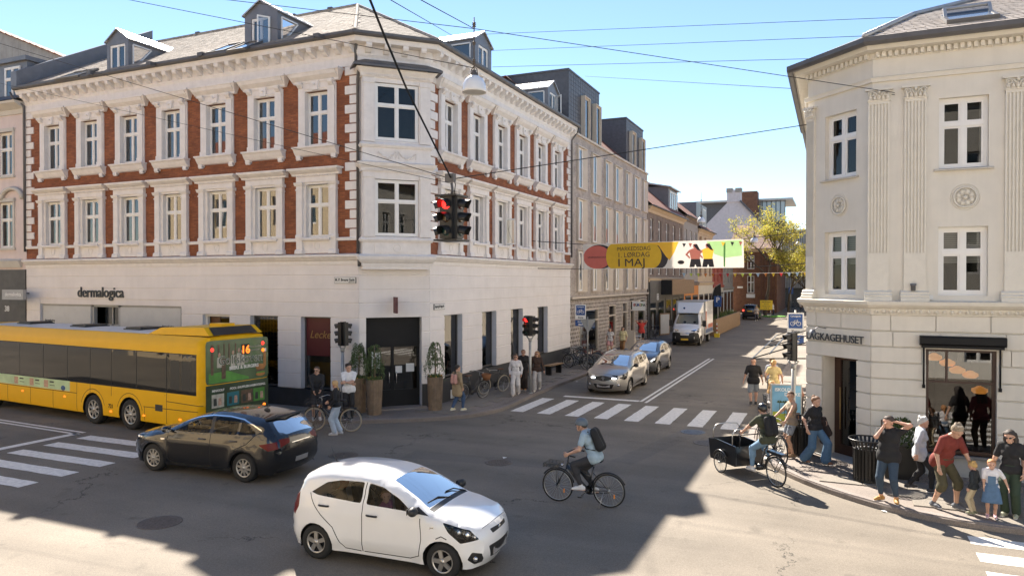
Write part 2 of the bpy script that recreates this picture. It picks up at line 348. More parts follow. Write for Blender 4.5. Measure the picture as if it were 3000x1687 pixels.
# iron covers
M('iron', (.12, .10, .085), .6, .3, var=.3, scale=20, bump=.4, bscale=40); M('iron_blue', (.12, .13, .15), .5, .4, var=.3, scale=20, bump=.4, bscale=40)
def manhole(c, r, m, label):
    t = thing('manhole_cover', label, 'manhole cover', (c.x, c.y, 0), group='manhole covers in the road')
    mb = MB(); mb.lathe([(r, .0), (r, .006), (r*.9, .0065), (r*.89, .003)], 28); mb.build('rim', m, t, (c.x, c.y, 0))
    mb = MB(); mb.lathe([(r*.88, .002), (r*.88, .006), (0, .006)], 28, sm=False)
    for k in range(4):
        rr = r*(.2+.16*k); n = 6+6*k
        for i in range(n): a = 2*pi*i/n; mb.box(cos(a)*rr-.02, cos(a)*rr+.02, sin(a)*rr-.02, sin(a)*rr+.02, .006, .010)
    mb.build('lid', m, t, (c.x, c.y, 0))
manhole(G(467, 1530), .42, 'iron', 'round iron manhole cover in the road left of the white car')
manhole(G(1461, 1354), .36, 'iron', 'brown iron manhole cover between the white car and the cyclist')
manhole(G(2030, 1265), .38, 'iron_blue', 'grey iron manhole cover at the near edge of the zebra crossing')
manhole(G(2072, 1297), .40, 'iron', 'patterned manhole cover half in sun by the cargo bike')
manhole(G(1006, 1333), .4, 'iron', 'dark manhole cover beside the black car by the bicycle')
# ================================================================ walls and windows
def wall(mb, u0, u1, z0, z1, holes, y=0., depth=.22, m=0, mr=None):
    us = sorted({u0, u1, *[h[0] for h in holes], *[h[1] for h in holes]}); zs = sorted({z0, z1, *[h[2] for h in holes], *[h[3] for h in holes]})
    us = [u for u in us if u0 <= u <= u1]; zs = [z for z in zs if z0 <= z <= z1]
    for a, b in zip(us, us[1:]):
        for c, d in zip(zs, zs[1:]):
            if not any(h[0] <= (a+b)/2 <= h[1] and h[2] <= (c+d)/2 <= h[3] for h in holes): mb.quad((a, y, c), (b, y, c), (b, y, d), (a, y, d), m)
    r = m if mr is None else mr
    for a, b, c, d in holes:
        e = y+depth
        mb.quad((a, y, c), (a, y, d), (a, e, d), (a, e, c), r); mb.quad((b, y, d), (b, y, c), (b, e, c), (b, e, d), r); mb.quad((a, y, d), (b, y, d), (b, e, d), (a, e, d), r); mb.quad((b, y, c), (a, y, c), (a, e, c), (b, e, c), r)
WME = {}
def win_meshes(w, h, tr=.62, mull=1, fw=.07, mats='white_paint', glass='window_glass', trans=True):
    key = (round(w, 3), round(h, 3), tr, mull, fw, mats, glass, trans)
    if key in WME: return WME[key]
    mb = MB(); a = w/2
    for x0, x1 in ((-a, -a+fw), (a-fw, a)): mb.box(x0, x1, 0, .07, 0, h)
    mb.box(-a+fw, a-fw, 0, .07, 0, fw); mb.box(-a+fw, a-fw, 0, .07, h-fw, h)
    panes = []; n = mull+1; iw = (w-2*fw)/n
    zs = [(fw, h*tr), (h*tr, h-fw)] if trans else [(fw, h-fw)]
    if trans: mb.box(-a+fw, a-fw, -.012, .068, h*tr-fw*.55, h*tr+fw*.55)
    for i in range(1, n): mb.box(-a+fw+i*iw-fw*.55, -a+fw+i*iw+fw*.55, -.006, .066, fw, h-fw)
    s = fw*.5
    for i in range(n):
        x0 = -a+fw+i*iw+(fw*.55 if i else 0); x1 = -a+fw+(i+1)*iw-(fw*.55 if i < n-1 else 0)
        for k, (z0, z1) in enumerate(zs):
            c = z0+(fw*.55 if k else 0); d = z1-(fw*.55 if trans and not k else 0)
            mb.box(x0, x0+s, .012, .055, c, d); mb.box(x1-s, x1, .012, .055, c, d); mb.box(x0+s, x1-s, .012, .055, c, c+s); mb.box(x0+s, x1-s, .012, .055, d-s, d)
            p = MB(); p.quad((x0+s, .035, c+s), (x1-s, .035, c+s), (x1-s, .035, d-s), (x0+s, .035, d-s)); panes.append(p.mesh(glass, 'pane'))
    WME[key] = (mb.mesh(mats, 'window'), panes); return WME[key]
def window(parent, T, u, z, w, h, inset=.12, extra=(), curtain=0., room=True, tr=.62, mull=1, fw=.07, mats='white_paint', glass='window_glass', name='window', trans=True, blind=0., cmat='curtain'):
    fr, panes = win_meshes(w, h, tr, mull, fw, mats, glass, trans)
    P = T @ Vector((u, inset, z)); rz = T.to_euler().z
    o = put(name, fr, parent, P, rz)
    for p in panes: put('pane', p, o, P, rz)
    for nm, me in extra: put(nm, me, o, T @ Vector((u, 0, z)), rz)
    if curtain > 0:
        for sd in (-1, 1):
            c = MB(); n = 8; cw = w*curtain*.5; x0 = sd*w/2
            pts = [(x0-sd*cw*i/n, .12+.03*(i % 2)) for i in range(n+1)]
            c.add([(x, y, .05) for x, y in pts]+[(x-(0), y, h-.04) for x, y in pts], [(i, i+1, n+2+i, n+1+i) for i in range(n)], 0, True)
            c.build('curtain', cmat, o, P, rz)
    if blind > 0:
        c = MB(); k = int(h*blind/.05)
        for i in range(k): c.box(-w/2+fw, w/2-fw, .1, .115, h-.05-i*.05-.042, h-.05-i*.05)
        c.build('blind', 'blind', o, P, rz)
    return o
def room(mb, u0, u1, z0, z1, y=.25, d=1.6, m=0):
    mb.quad((u0, y+d, z0), (u1, y+d, z0), (u1, y+d, z1), (u0, y+d, z1), m); mb.quad((u0, y, z0), (u0, y+d, z0), (u0, y+d, z1), (u0, y, z1), m); mb.quad((u1, y, z0), (u1, y+d, z0), (u1, y+d, z1), (u1, y, z1), m)
    mb.quad((u0, y, z0), (u1, y, z0), (u1, y+d, z0), (u0, y+d, z0), m); mb.quad((u0, y, z1), (u1, y, z1), (u1, y+d, z1), (u0, y+d, z1), m)
def clip_runs(u0, u1, z0, z1, holes):
    runs = [(u0, u1)]
    for a, b, c, d in holes:
        if c < (z0+z1)/2 < d:
            nr = []
            for p, q in runs:
                if b <= p or a >= q: nr.append((p, q))
                else:
                    if a > p: nr.append((p, a))
                    if b < q: nr.append((b, q))
            runs = nr
    return runs
def bands(T, parent, u0, u1, zs, holes, mat, proud=.022, gap=.026, name='render_band', joints=None):
    for k, (z0, z1) in enumerate(zip(zs, zs[1:])):
        for a, b in clip_runs(u0, u1, z0, z1, holes):
            cuts = [a]+[j for j in (joints[k % len(joints)] if joints else []) if a+.1 < j < b-.1]+[b]
            for p, q in zip(cuts, cuts[1:]):
                mb = MB(T); g = gap/2; e = g if joints else 0
                pa = p+(e if p > a else 0); qb = q-(e if q < b else 0)
                mb.prof([(0.001, z0+g), (-proud, z0+g+.012), (-proud, z1-g-.012), (0.001, z1-g)], pa, qb); mb.build(name, mat, parent)
# ---------------------------------------------------------------- corner building, white and red
YL, XR = 21.3, -13.5; CA = Vector((-15.3, 21.3)); CB = Vector((-13.5, 23.1)); CWD = (CB-CA).length
FL = TR(0, YL, 0); FR = TR(XR, 0, 0) @ RZ(pi/2); FC = TR(CA.x, CA.y, 0) @ RZ(pi/4)
X0, Y1 = -33.4, 38.55
cb = thing('corner_building', 'red brick corner building with white window surrounds, slate roof and corner bay', 'building', (-22, 30, 0))
WL = [-31.51+2.405*i for i in range(7)]; WR = [24.62+2.354*i for i in range(6)]
up = [(9.55, 11.52)]; rows = ((6.24, 8.17), (9.55, 11.52)); ww = .52
gl = [(-32.48, -23.83, .45, 3.67), (-22.7, -21.3, .15, 3.42), (-20.27, -18.93, .75, 3.38), (-17.86, -16.52, .75, 3.38)]
gr = [(24.19, 25.64, 1.0, 3.4), (27.42, 28.83, 1.0, 3.4), (30.39, 31.79, 1.0, 3.4), (33.65, 35.06, 1.0, 3.4)]
dch = [(.24, 2.25, .12, 3.42)]
mb = MB(FL); hl = [(c-ww, c+ww, a, b) for c in WL for a, b in rows]; wall(mb, X0, CA.x, 5.6, 12.3, hl, 0, .14)
mb.build('brick_wall', 'red_brick', cb)
mb = MB(FR); hr = [(c-ww, c+ww, a, b) for c in WR for a, b in rows]; wall(mb, CB.y, Y1, 5.6, 12.3, hr, 0, .14); mb.build('brick_wall', 'red_brick', cb)
mb = MB(FL); wall(mb, X0, CA.x, 0, 5.5, gl, 0, .3, 0, 1); mb.T = FR; wall(mb, CB.y, Y1, 0, 5.5, gr, 0, .3, 0, 1); mb.T = FC; wall(mb, 0, CWD, 0, 12.6, [dch[0], (.5, 2.05, 6.0, 11.9)], 0, .3, 0, 1)
gw = mb.build('ground_floor_wall', ['white_render', 'jamb'], cb)
GZ = [.75, 1.28, 1.81, 2.31, 2.85, 3.37, 3.9, 4.37, 4.88, 5.3]
bands(FL, gw, X0, CA.x, GZ, gl+[(-23.83, -23.82, 0, 1)], 'white_render'); bands(FR, gw, CB.y, Y1, [1.0]+GZ[1:], gr, 'white_render'); bands(FC, gw, 0, CWD, [.15]+GZ[1:], dch, 'white_render')
mb = MB(FL)
for a, b in clip_runs(X0, CA.x, .2, .7, [(-23.83, -23.8, 0, 0)]+[g for g in gl if g[2] < .3]): mb.box(a, b, -.03, .02, .1, .75)
mb.T = FR; mb.box(CB.y+.02, Y1, -.03, .02, .1, 1.0); mb.T = FC; mb.box(0, .23, -.03, .02, .1, .75); mb.box(2.26, CWD, -.03, .02, .1, .95); mb.build('plinth', 'plinth', cb)
PATH = [(X0, YL), tuple(CA), tuple(CB), (XR, Y1)]
mb = MB(); mb.sweep(PATH, [(-.02, 5.26), (.05, 5.27), (.06, 5.4), (.12, 5.43), (.2, 5.52), (.24, 5.55), (.24, 5.62), (-.02, 5.67)]); mb.build('string_course', 'white_stucco', cb)
mb = MB(); mb.sweep(PATH, [(-.02, 12.25), (.05, 12.25), (.05, 12.55), (.08, 12.6), (.10, 12.64), (.1, 12.95), (.44, 12.97), (.46, 13.06), (.5, 13.14), (.5, 13.17), (-.02, 13.17)]); mb.build('cornice', 'white_stucco', cb)
mb = MB(); mb.sweep(PATH, [(.46, 13.15), (.53, 13.13), (.6, 13.15), (.64, 13.2), (.64, 13.29), (.46, 13.29)]); mb.build('gutter', 'zinc_dark', cb)
mo = MB(); mo.prof([(0, .30), (-.33, .30), (-.33, .22), (-.29, .15), (-.2, .12), (-.1, .03), (0, 0)], -.1, .1); mom = mo.mesh('white_stucco', 'modillion')
n = 33
for i in range(n): put('modillion', mom, cb, FL @ Vector((X0+.3+(CA.x-X0-.5)*i/(n-1), -.1, 12.665)), 0)
for i in range(27): put('modillion', mom, cb, FR @ Vector((CB.y+.2+(Y1-CB.y-.4)*i/26, -.1, 12.665)), pi/2)
for i in range(4): put('modillion', mom, cb, FC @ Vector((.3+i*.65, -.1, 12.665)), pi/4)
# quoins
q1 = MB(); q1.prof([(0.02, .012), (-.04, .03), (-.04, .315), (.02, .333)], 0, .56); qa = q1.mesh('white_stucco', 'quoin'); q2 = MB(); q2.prof([(0.02, .012), (-.04, .03), (-.04, .315), (.02, .333)], 0, .36); qb_ = q2.mesh('white_stucco', 'quoin')
for i in range(18):
    z = 6.2+i*.3365
    if z > 12.1: break
    me, L_ = ((qa, .56) if i % 2 else (qb_, .36))
    put('quoin', me, cb, (CA.x-L_, YL, z), 0); put('quoin', me, cb, (X0, YL, z), 0); put('quoin', me, cb, FR @ Vector((CB.y, 0, z)), pi/2); put('quoin', me, cb, FR @ Vector((Y1-L_, 0, z)), pi/2)
# window surrounds, upper floor
def box_mesh(mat, *bs):
    m_ = MB()
    for b in bs: m_.box(*b)
    return m_.mesh(mat, 'trim')
S = 'white_stucco'
m_ = MB()
for s_ in (-1, 1):
    a, b = sorted((s_*.5, s_*.80)); m_.box(a, b, -.10, .13, -.02, 2.0); a, b = sorted((s_*.80, s_*.84)); m_.box(a, b, -.05, .0, -.02, 2.2); m_.box(*sorted((s_*.485, s_*.82)), -.12, 0, -.04, .16); m_.box(*sorted((s_*.49, s_*.55)), -.04, .125, .005, 1.965)
m_.box(-.80, .80, -.10, .12, 1.97, 2.28); m_.prof([(0, 2.02), (-.115, 2.02), (-.13, 2.05), (0, 2.05)], -.5, .5)
up_sur = m_.mesh(S, 'surround')
m_ = MB(); m_.prof([(0, 2.26), (-.12, 2.26), (-.14, 2.34), (-.2, 2.38), (-.3, 2.46), (-.34, 2.54), (-.36, 2.62), (0, 2.64)], -1.0, 1.0)
m_.add([(-1.16, -.36, 2.63), (-1.0, -.12, 2.27), (-1.0, 0, 2.27), (-1.16, 0, 2.63), (-1.0, -.36, 2.63)], [(0, 1, 2, 3), (0, 4, 1)]); m_.add([(1.16, -.36, 2.63), (1.0, -.12, 2.27), (1.0, 0, 2.27), (1.16, 0, 2.63), (1.0, -.36, 2.63)], [(3, 2, 1, 0), (1, 4, 0)]); m_.box(-1.17, 1.17, -.375, 0, 2.58, 2.65)
for s_ in (-1, 1): m_.prof([(-.1, 2.3), (-.26, 2.3), (-.24, 2.2), (-.16, 2.12), (-.1, 2.1)], s_*.68-.1, s_*.68+.1); m_.tube([(s_*.68-.11, -.2, 2.25), (s_*.68+.11, -.2, 2.25)], .055, 8)
up_cor = m_.mesh(S, 'window_cornice')
m_ = MB(); m_.prism([(-.13, 1.98), (.13, 1.98), (.17, 2.3), (-.17, 2.3)], -.19, -.08, ax='y'); m_.sph((0, -.2, 2.17), .05, 8); up_key = m_.mesh(S, 'keystone')
m_ = MB(); m_.prof([(0, -.04), (-.28, -.04), (-.3, -.09), (-.24, -.14), (-.2, -.22), (-.14, -.3), (-.1, -.34), (0, -.36)], -.93, .93); m_.box(-.96, .96, -.31, 0, -.09, -.035)
for s_ in (-1, 1): m_.box(s_*.78-.1, s_*.78+.1, -.15, 0, -.44, -.33); m_.tube([(s_*.78-.1, -.09, -.45), (s_*.78+.1, -.09, -.45)], .05, 8)
up_sill = m_.mesh(S, 'sill')
# lower floor
m_ = MB()
for s_ in (-1, 1):
    a, b = sorted((s_*.62, s_*.88)); m_.box(a, b, -.14, .0, -.5, 1.98); m_.box(*sorted((s_*.5, s_*.62)), -.05, .13, -.02, 1.95)
    m_.prof([(0, -.02), (-.17, -.02), (-.17, .06), (-.14, .12), (0, .12)], s_*.75-.15, s_*.75+.15); m_.prof([(0, 1.88), (-.16, 1.88), (-.2, 1.94), (-.22, 2.0), (0, 2.0)], s_*.75-.19, s_*.75+.19); m_.box(s_*.75-.155, s_*.75+.155, -.16, 0, 1.72, 1.76)
    m_.prof([(0, -.58), (-.2, -.58), (-.18, -.46), (-.14, -.42), (0, -.42)], s_*.75-.17, s_*.75+.17)
m_.box(-.62, .62, -.09, .13, 1.92, 2.02); m_.box(-.88, .88, -.14, 0, 2.0, 2.26)
lo_sur = m_.mesh(S, 'surround')
m_ = MB(); m_.prof([(0, 2.24), (-.16, 2.24), (-.18, 2.3), (-.26, 2.34), (-.34, 2.4), (-.36, 2.47), (0, 2.5)], -1.06, 1.06); m_.box(-1.13, 1.13, -.37, 0, 2.43, 2.49)
for i in range(24): m_.box(-.82+i*.0705, -.82+i*.0705+.035, -.19, -.13, 2.2, 2.25)
lo_cor = m_.mesh(S, 'window_cornice')
m_ = MB(); m_.box(-.62, .62, -.06, .02, -.56, -.1); m_.prof([(0, -.10), (-.2, -.10), (-.22, -.04), (-.2, 0), (0, 0)], -.64, .64); m_.tube([(.12*cos(t*pi/10), -.066, -.3+.14*sin(t*pi/10)) for t in range(20)], .012, 5, closed=True); m_.box(-.5, .5, -.072, -.05, -.52, -.5); m_.box(-.5, .5, -.072, -.05, -.13, -.115)
lo_pan = m_.mesh(S, 'apron_panel')
rmb = MB()
random.seed(3)
for i, c in enumerate(WL):
    window(cb, FL, c, 6.25, 1.04, 1.92, .1, [('surround', lo_sur), ('window_cornice', lo_cor), ('apron_panel', lo_pan)], curtain=random.choice((0, .3, .45, .5)))
    window(cb, FL, c, 9.56, 1.04, 1.95, .1, [('surround', up_sur), ('window_cornice', up_cor), ('keystone', up_key), ('sill', up_sill)], curtain=random.choice((0, 0, .25, .5)), blind=random.choice((0, 0, 0, .25)))
    rmb.T = FL; room(rmb, c-.9, c+.9, 6.0, 8.4); room(rmb, c-.9, c+.9, 9.4, 11.8)
for i, c in enumerate(WR):
    wl = window(cb, FR, c, 6.25, .96, 1.92, .1, [('surround', lo_sur), ('window_cornice', lo_cor), ('apron_panel', lo_pan)], curtain=random.choice((0, .3, .4)))
    window(cb, FR, c, 9.56, .96, 1.95, .1, [('surround', up_sur), ('window_cornice', up_cor), ('keystone', up_key), ('sill', up_sill)], curtain=.8 if i < 3 else .3)
    rmb.T = FR; room(rmb, c-.9, c+.9, 6.0, 8.4); room(rmb, c-.9, c+.9, 9.4, 11.8)
    if i == 2:   # open casement
        m_ = MB()
        for bx in ((0, .05, 0, .04, 0, 1.15), (.40, .45, 0, .04, 0, 1.15), (.05, .40, 0, .04, 0, .05), (.05, .40, 0, .04, 1.1, 1.15)): m_.box(*bx)
        oc = m_.build('open_casement', 'white_paint', wl, FR @ Vector((c+.46, -.02, 6.32)), pi/2-1.2); m_ = MB(); m_.quad((.05, .02, .05), (.4, .02, .05), (.4, .02, 1.1), (.05, .02, 1.1)); 
        oc.data.materials.append(MAT['window_glass']); bm = bmesh.new(); bm.from_mesh(oc.data); f = bm.faces.new([bm.verts.new(p) for p in ((.05, .02, .05), (.4, .02, .05), (.4, .02, 1.1), (.05, .02, 1.1))]); f.material_index = 1; bm.to_mesh(oc.data); bm.free()
for T_, p_, q_, C_ in ((FL, X0, CA.x, WL), (FR, CB.y, Y1, WR)):
    for a, b in clip_runs(p_, q_, 6.1, 6.3, [(c-.88, c+.88, 6, 6.4) for c in C_]):
        mb = MB(T_); mb.prof([(0.01, 6.12), (-.07, 6.12), (-.09, 6.2), (-.06, 6.24), (0.01, 6.24)], a, b); mb.build('sill_band', S, cb)
# corner bay
bay = MB(FC); a0, a1, dp = .06, CWD-.06, .42
def bwall(z0, z1, hole):
    bay.T = FC; wall(bay, a0, a1, z0, z1, [hole] if hole else [], -dp, .16); bay.quad((a0, -dp, z0), (a0, 0, z0), (a0, 0, z1), (a0, -dp, z1)); bay.quad((a1, -dp, z0), (a1, 0, z0), (a1, 0, z1), (a1, -dp, z1))
cx_ = CWD/2
bwall(5.2, 9.0, (cx_-.78, cx_+.78, 6.25, 8.25)); bwall(9.0, 12.05, (cx_-.78, cx_+.78, 9.6, 11.62)); bay.quad((a0, -dp, 5.2), (a1, -dp, 5.2), (a1, 0, 5.2), (a0, 0, 5.2))
def bl(u, y): return tuple((FC @ Vector((u, y, 0))).xy)
BP = [bl(a0, .02), bl(a0, -dp), bl(a1, -dp), bl(a1, .02)]; bay.T = Matrix()
bay.sweep(BP, [(0, 5.1), (-.1, 5.1), (-.1, 5.2), (.02, 5.2), (.04, 5.3), (.1, 5.36), (.16, 5.45), (.18, 5.55), (.06, 5.62), (0, 5.62)])
for z in (6.05, 9.35): bay.sweep(BP, [(0, z), (.05, z), (.1, z+.08), (.06, z+.16), (0, z+.18)])
bay.sweep(BP, [(0, 8.5), (.05, 8.5), (.07, 8.62), (.16, 8.7), (.2, 8.8), (.0, 8.86)]); bay.sweep(BP, [(0, 11.78), (.05, 11.78), (.08, 11.9), (.16, 11.98), (.22, 12.06), (0, 12.1)])
bay.T = FC
for z0, z1 in ((6.25, 8.45), (9.55, 11.72)):
    for u in (a0+.22, a1-.22): bay.box(u-.17, u+.17, -dp-.05, -dp+.01, z0, z1); bay.box(u-.2, u+.2, -dp-.08, -dp+.01, z1-.16, z1-.02); bay.box(u-.2, u+.2, -dp-.08, -dp+.01, z0-.02, z0+.1)
for z in (8.62, 11.9):
    for i in range(36): bay.box(a0+.1+i*.065, a0+.13+i*.065, -dp-.1, -dp-.04, z-.09, z-.03)
bay.box(cx_-.8, cx_+.8, -dp-.03, -dp+.01, 5.68, 6.0)
bo = bay.build('corner_bay', S, cb)
gm = MB(FC)
for sg in (-1, 1):    # plaster garlands
    cc = cx_+sg*.36
    for i in range(13):
        t = i/12; x = cc-.3+.6*t; z = 9.2-.19*sin(pi*t)
        for _ in range(3): gm.sph((x+random.uniform(-.025, .025), -dp-.03, z+random.uniform(-.03, .03)), .022+.014*sin(pi*t), 6, k=4)
    for e in (-1, 1): gm.tube([(cc+e*.3, -dp-.02, 9.22), (cc+e*.33, -dp-.02, 9.1), (cc+e*.3, -dp-.02, 8.98)], .018, 5)
gm.box(cx_-.8, cx_+.8, -dp-.008, -dp+.01, 8.93, 9.3); gm.build('garland_panel', S, bo)
gm = MB(FC); gm.tube([(cx_+.13*cos(t*pi/10), -dp-.035, 5.84+.13*sin(t*pi/10)) for t in range(20)], .012, 5, closed=True); gm.build('rosette', S, bo)
for z, h in ((6.27, 1.96), (9.62, 1.98)):
    window(cb, FC, cx_, z, 1.54, h, -dp+.06, name='bay_window', glass='clear_glass'); rmb.T = FC; room(rmb, cx_-.9, cx_+.9, z-.2, z+h+.2, .3)
rmb.T = FL; room(rmb, -32.5, -23.8, .4, 3.7, .3, 3); room(rmb, -20.3, -18.9, .4, 3.4, .3, 2); room(rmb, -17.9, -16.5, .4, 3.4, .3, 2); room(rmb, -22.7, -21.3, .1, 3.4, .5, 2)
rmb.T = FR
for g in gr: room(rmb, g[0], g[1], .8, 3.5, .3, 2.5)
rmb.T = FC; room(rmb, .2, 2.3, .1, 3.5, .6, 2.5)
rmb.build('rooms', 'interior', cb)
mb = MB(); mb.sweep(BP, [(-.1, 12.32), (.0, 12.25), (.3, 12.1), (.36, 12.06), (.36, 12.13), (.3, 12.18), (-.1, 12.4)]); mb.T = FC; mb.quad((a0, -dp, 12.3), (a1, -dp, 12.3), (a1, .05, 12.45), (a0, .05, 12.45)); mb.build('bay_roof', 'zinc_dark', bo)
mb = MB(FC); mb.tube([(a0-.16, -.06, 13.2), (a0-.16, -.12, 12.95), (a0-.16, -.02, 12.75), (a0-.16, -.02, 12.3)], .05, 8); mb.tube([(a0-.12, -.35, 12.1), (a0-.12, -.3, 11.9), (a0-.10, -.05, 11.7), (a0-.10, -.05, 5.6)], .055, 8); mb.tube([(a0-.1, -.05, 5.66), (a0-.1, -.3, 5.5), (a0-.1, -.3, 5.2)], .06, 8); mb.build('downpipe', 'zinc_dark', cb)
mb = MB(FR); mb.tube([(Y1-.1, -.55, 13.15), (Y1-.05, -.5, 12.95), (Y1-.02, -.12, 12.5), (Y1, -.1, 6)], .05, 8); mb.build('downpipe', 'zinc_dark', cb); mb = MB(FL); mb.tube([(X0-.3, -.5, 13.1), (X0-.25, -.45, 12.9), (X0+.02, -.1, 12.55), (X0, -.08, 6)], .05, 8); mb.build('downpipe', 'zinc_dark', cb)
# ---- roof
PK = Vector((-20.07, 27.87, 17.3)); EV = 13.28
e0, e1, e2, e3 = Vector((X0-.1, 20.82, EV)), Vector((-15.1, 20.82, EV)), Vector((-13.02, 22.9, EV)), Vector((-13.02, Y1, EV)); r0 = Vector((X0-.1, 27.87, 17.3)); r1 = Vector((-20.07, Y1, 17.3))
mb = MB()
for q in ((e0, e1, PK, r0), (e1, e2, PK), (e2, e3, r1, PK), (r0, PK, (-27.1, 34.9, EV), (X0-.1, 34.9, EV)), (PK, r1, (-27.1, Y1, EV), (-27.1, 34.9, EV)), (r1, e3, (-27.1, Y1, EV)), (r0, (X0-.1, 34.9, EV), e0)): mb.add([tuple(p) for p in q], [tuple(range(len(q)))])
roof = mb.build('roof', 'slate_dark', cb)
mb = MB(); mb.quad((X0, 35, 0), (-27.1, 35, 0), (-27.1, 35, 13.3), (X0, 35, 13.3)); mb.quad((-27.1, 35, 0), (-27.1, Y1, 0), (-27.1, Y1, 13.3), (-27.1, 35, 13.3)); mb.quad((X0, YL, 0), (X0, 35, 0), (X0, 35, 13.3), (X0, YL, 13.3)); mb.quad((XR, Y1, 0), (-27.1, Y1, 0), (-27.1, Y1, 13.3), (XR, Y1, 13.3)); mb.build('rear_wall', 'white_render', cb)
def slates(mb, O, U, V, poly, row=.3, wd=.26, keep=None, lift=.016, split=None):
    """lay thin slates over a roof plane: O origin, U along the eaves, V up the slope; poly in (u,v)"""
    N = U.cross(V).normalized(); us = [p[0] for p in poly]; vs_ = [p[1] for p in poly]; j = 0; v = min(vs_); out = []
    while v < max(vs_):
        u = min(us)-(wd/2 if j % 2 else 0)
        while u < max(us):
            c = (u+wd/2, v+row/2)
            if inpoly(c, poly) and (keep is None or keep(c)):
                a = u+.006; b = u+wd-.006; l = lift+random.uniform(0, .008); l2 = lift+random.uniform(0, .008); h = row*1.25
                out.append((c, [O+U*a+V*(v-.02)+N*l, O+U*b+V*(v-.02)+N*l2, O+U*b+V*(v+h)+N*.004, O+U*a+V*(v+h)+N*.004, O+U*a+V*(v-.02)+N*0.001, O+U*b+V*(v-.02)+N*.001]))
            u += wd
        v += row; j += 1
    for c, q in out: mb.add([tuple(p) for p in q], [(0, 1, 2, 3), (4, 5, 1, 0)])
    return out
sl = (Vector((0, 7.05, 4.02))).normalized(); SLp = 7.05/cos(math.atan2(4.02, 7.05))
mb = MB(); slates(mb, Vector((0, 20.82, EV)), Vector((1, 0, 0)), sl, [(X0, 0), (-15.1, 0), (-20.07, SLp), (X0, SLp)])
sr = Vector((-7.05, 0, 4.02)).normalized(); slates(mb, Vector((-13.02, 0, EV)), Vector((0, 1, 0)), sr, [(22.9, 0), (Y1, 0), (Y1, SLp), (27.87, SLp)])
mid = (e1+e2)/2; vv = (PK-mid); hl_ = (e2-e1).length/2; slates(mb, mid, (e2-e1).normalized(), vv.normalized(), [(-hl_, 0), (hl_, 0), (0, vv.length)])
tag(mb.build('roof_slates', 'slate', roof), kind='stuff')
mb = MB()
for a, b in ((e1, PK), (e2, PK), (PK, r0), (PK, r1)):
    n = int((b-a).length/.38)
    for i in range(n): p = a.lerp(b, i/n); q = a.lerp(b, (i+1.05)/n); mb.tube([p+Vector((0, 0, .03)), q+Vector((0, 0, .035))], [.085, .075], 6, sm=False)
mb.build('ridge_tiles', 'slate', roof)
def roofL(px, py, up=0): return PLN(px, py, (0, 20.82, EV+up), (0, -4.02, 7.05))
def skylight(T, w, h, parent, openz=0):
    m_ = MB(T); m_.box(-w/2, -w/2+.07, 0, h, .0, .09); m_.box(w/2-.07, w/2, 0, h, 0, .09); m_.box(-w/2+.07, w/2-.07, 0, .07, 0, .09); m_.box(-w/2+.07, w/2-.07, h-.09, h, 0, .11)
    o = m_.build('skylight', 'zinc_dark', parent); m_ = MB(T); m_.quad((-w/2+.07, .07, .07), (w/2-.07, .07, .07), (w/2-.07, h-.09, .07), (-w/2+.07, h-.09, .07)); m_.build('pane', 'roof_glass', o); return o
M('roof_glass', (.35, .38, .42), .08, .0, var=0, spec=1., coat=1)
TLR = lambda p: Matrix.Translation(p) @ Matrix.Rotation(math.atan2(4.02, 7.05), 4, 'X')
for px, py, w_, h_ in ((195, 232, 1.5, 1.1), (632, 157, .9, 1.3), (692, 151, .9, 1.3)): skylight(TLR(roofL(px, py, .03)), w_, h_, roof)
vent = MB(); vent.box(-.12, .12, -.1, .18, 0, .14); vm_ = vent.mesh('zinc_dark', 'roof_vent')
for px, py in ((265, 221), (590, 166), (930, 112), (440, 193)): put('roof_vent', vm_, roof, roofL(px, py, .02))
for px in (437, 580, 860, 968): p = PY(px, 200, 27.87); put('roof_vent', vm_, roof, (p.x, 27.9, 17.32))
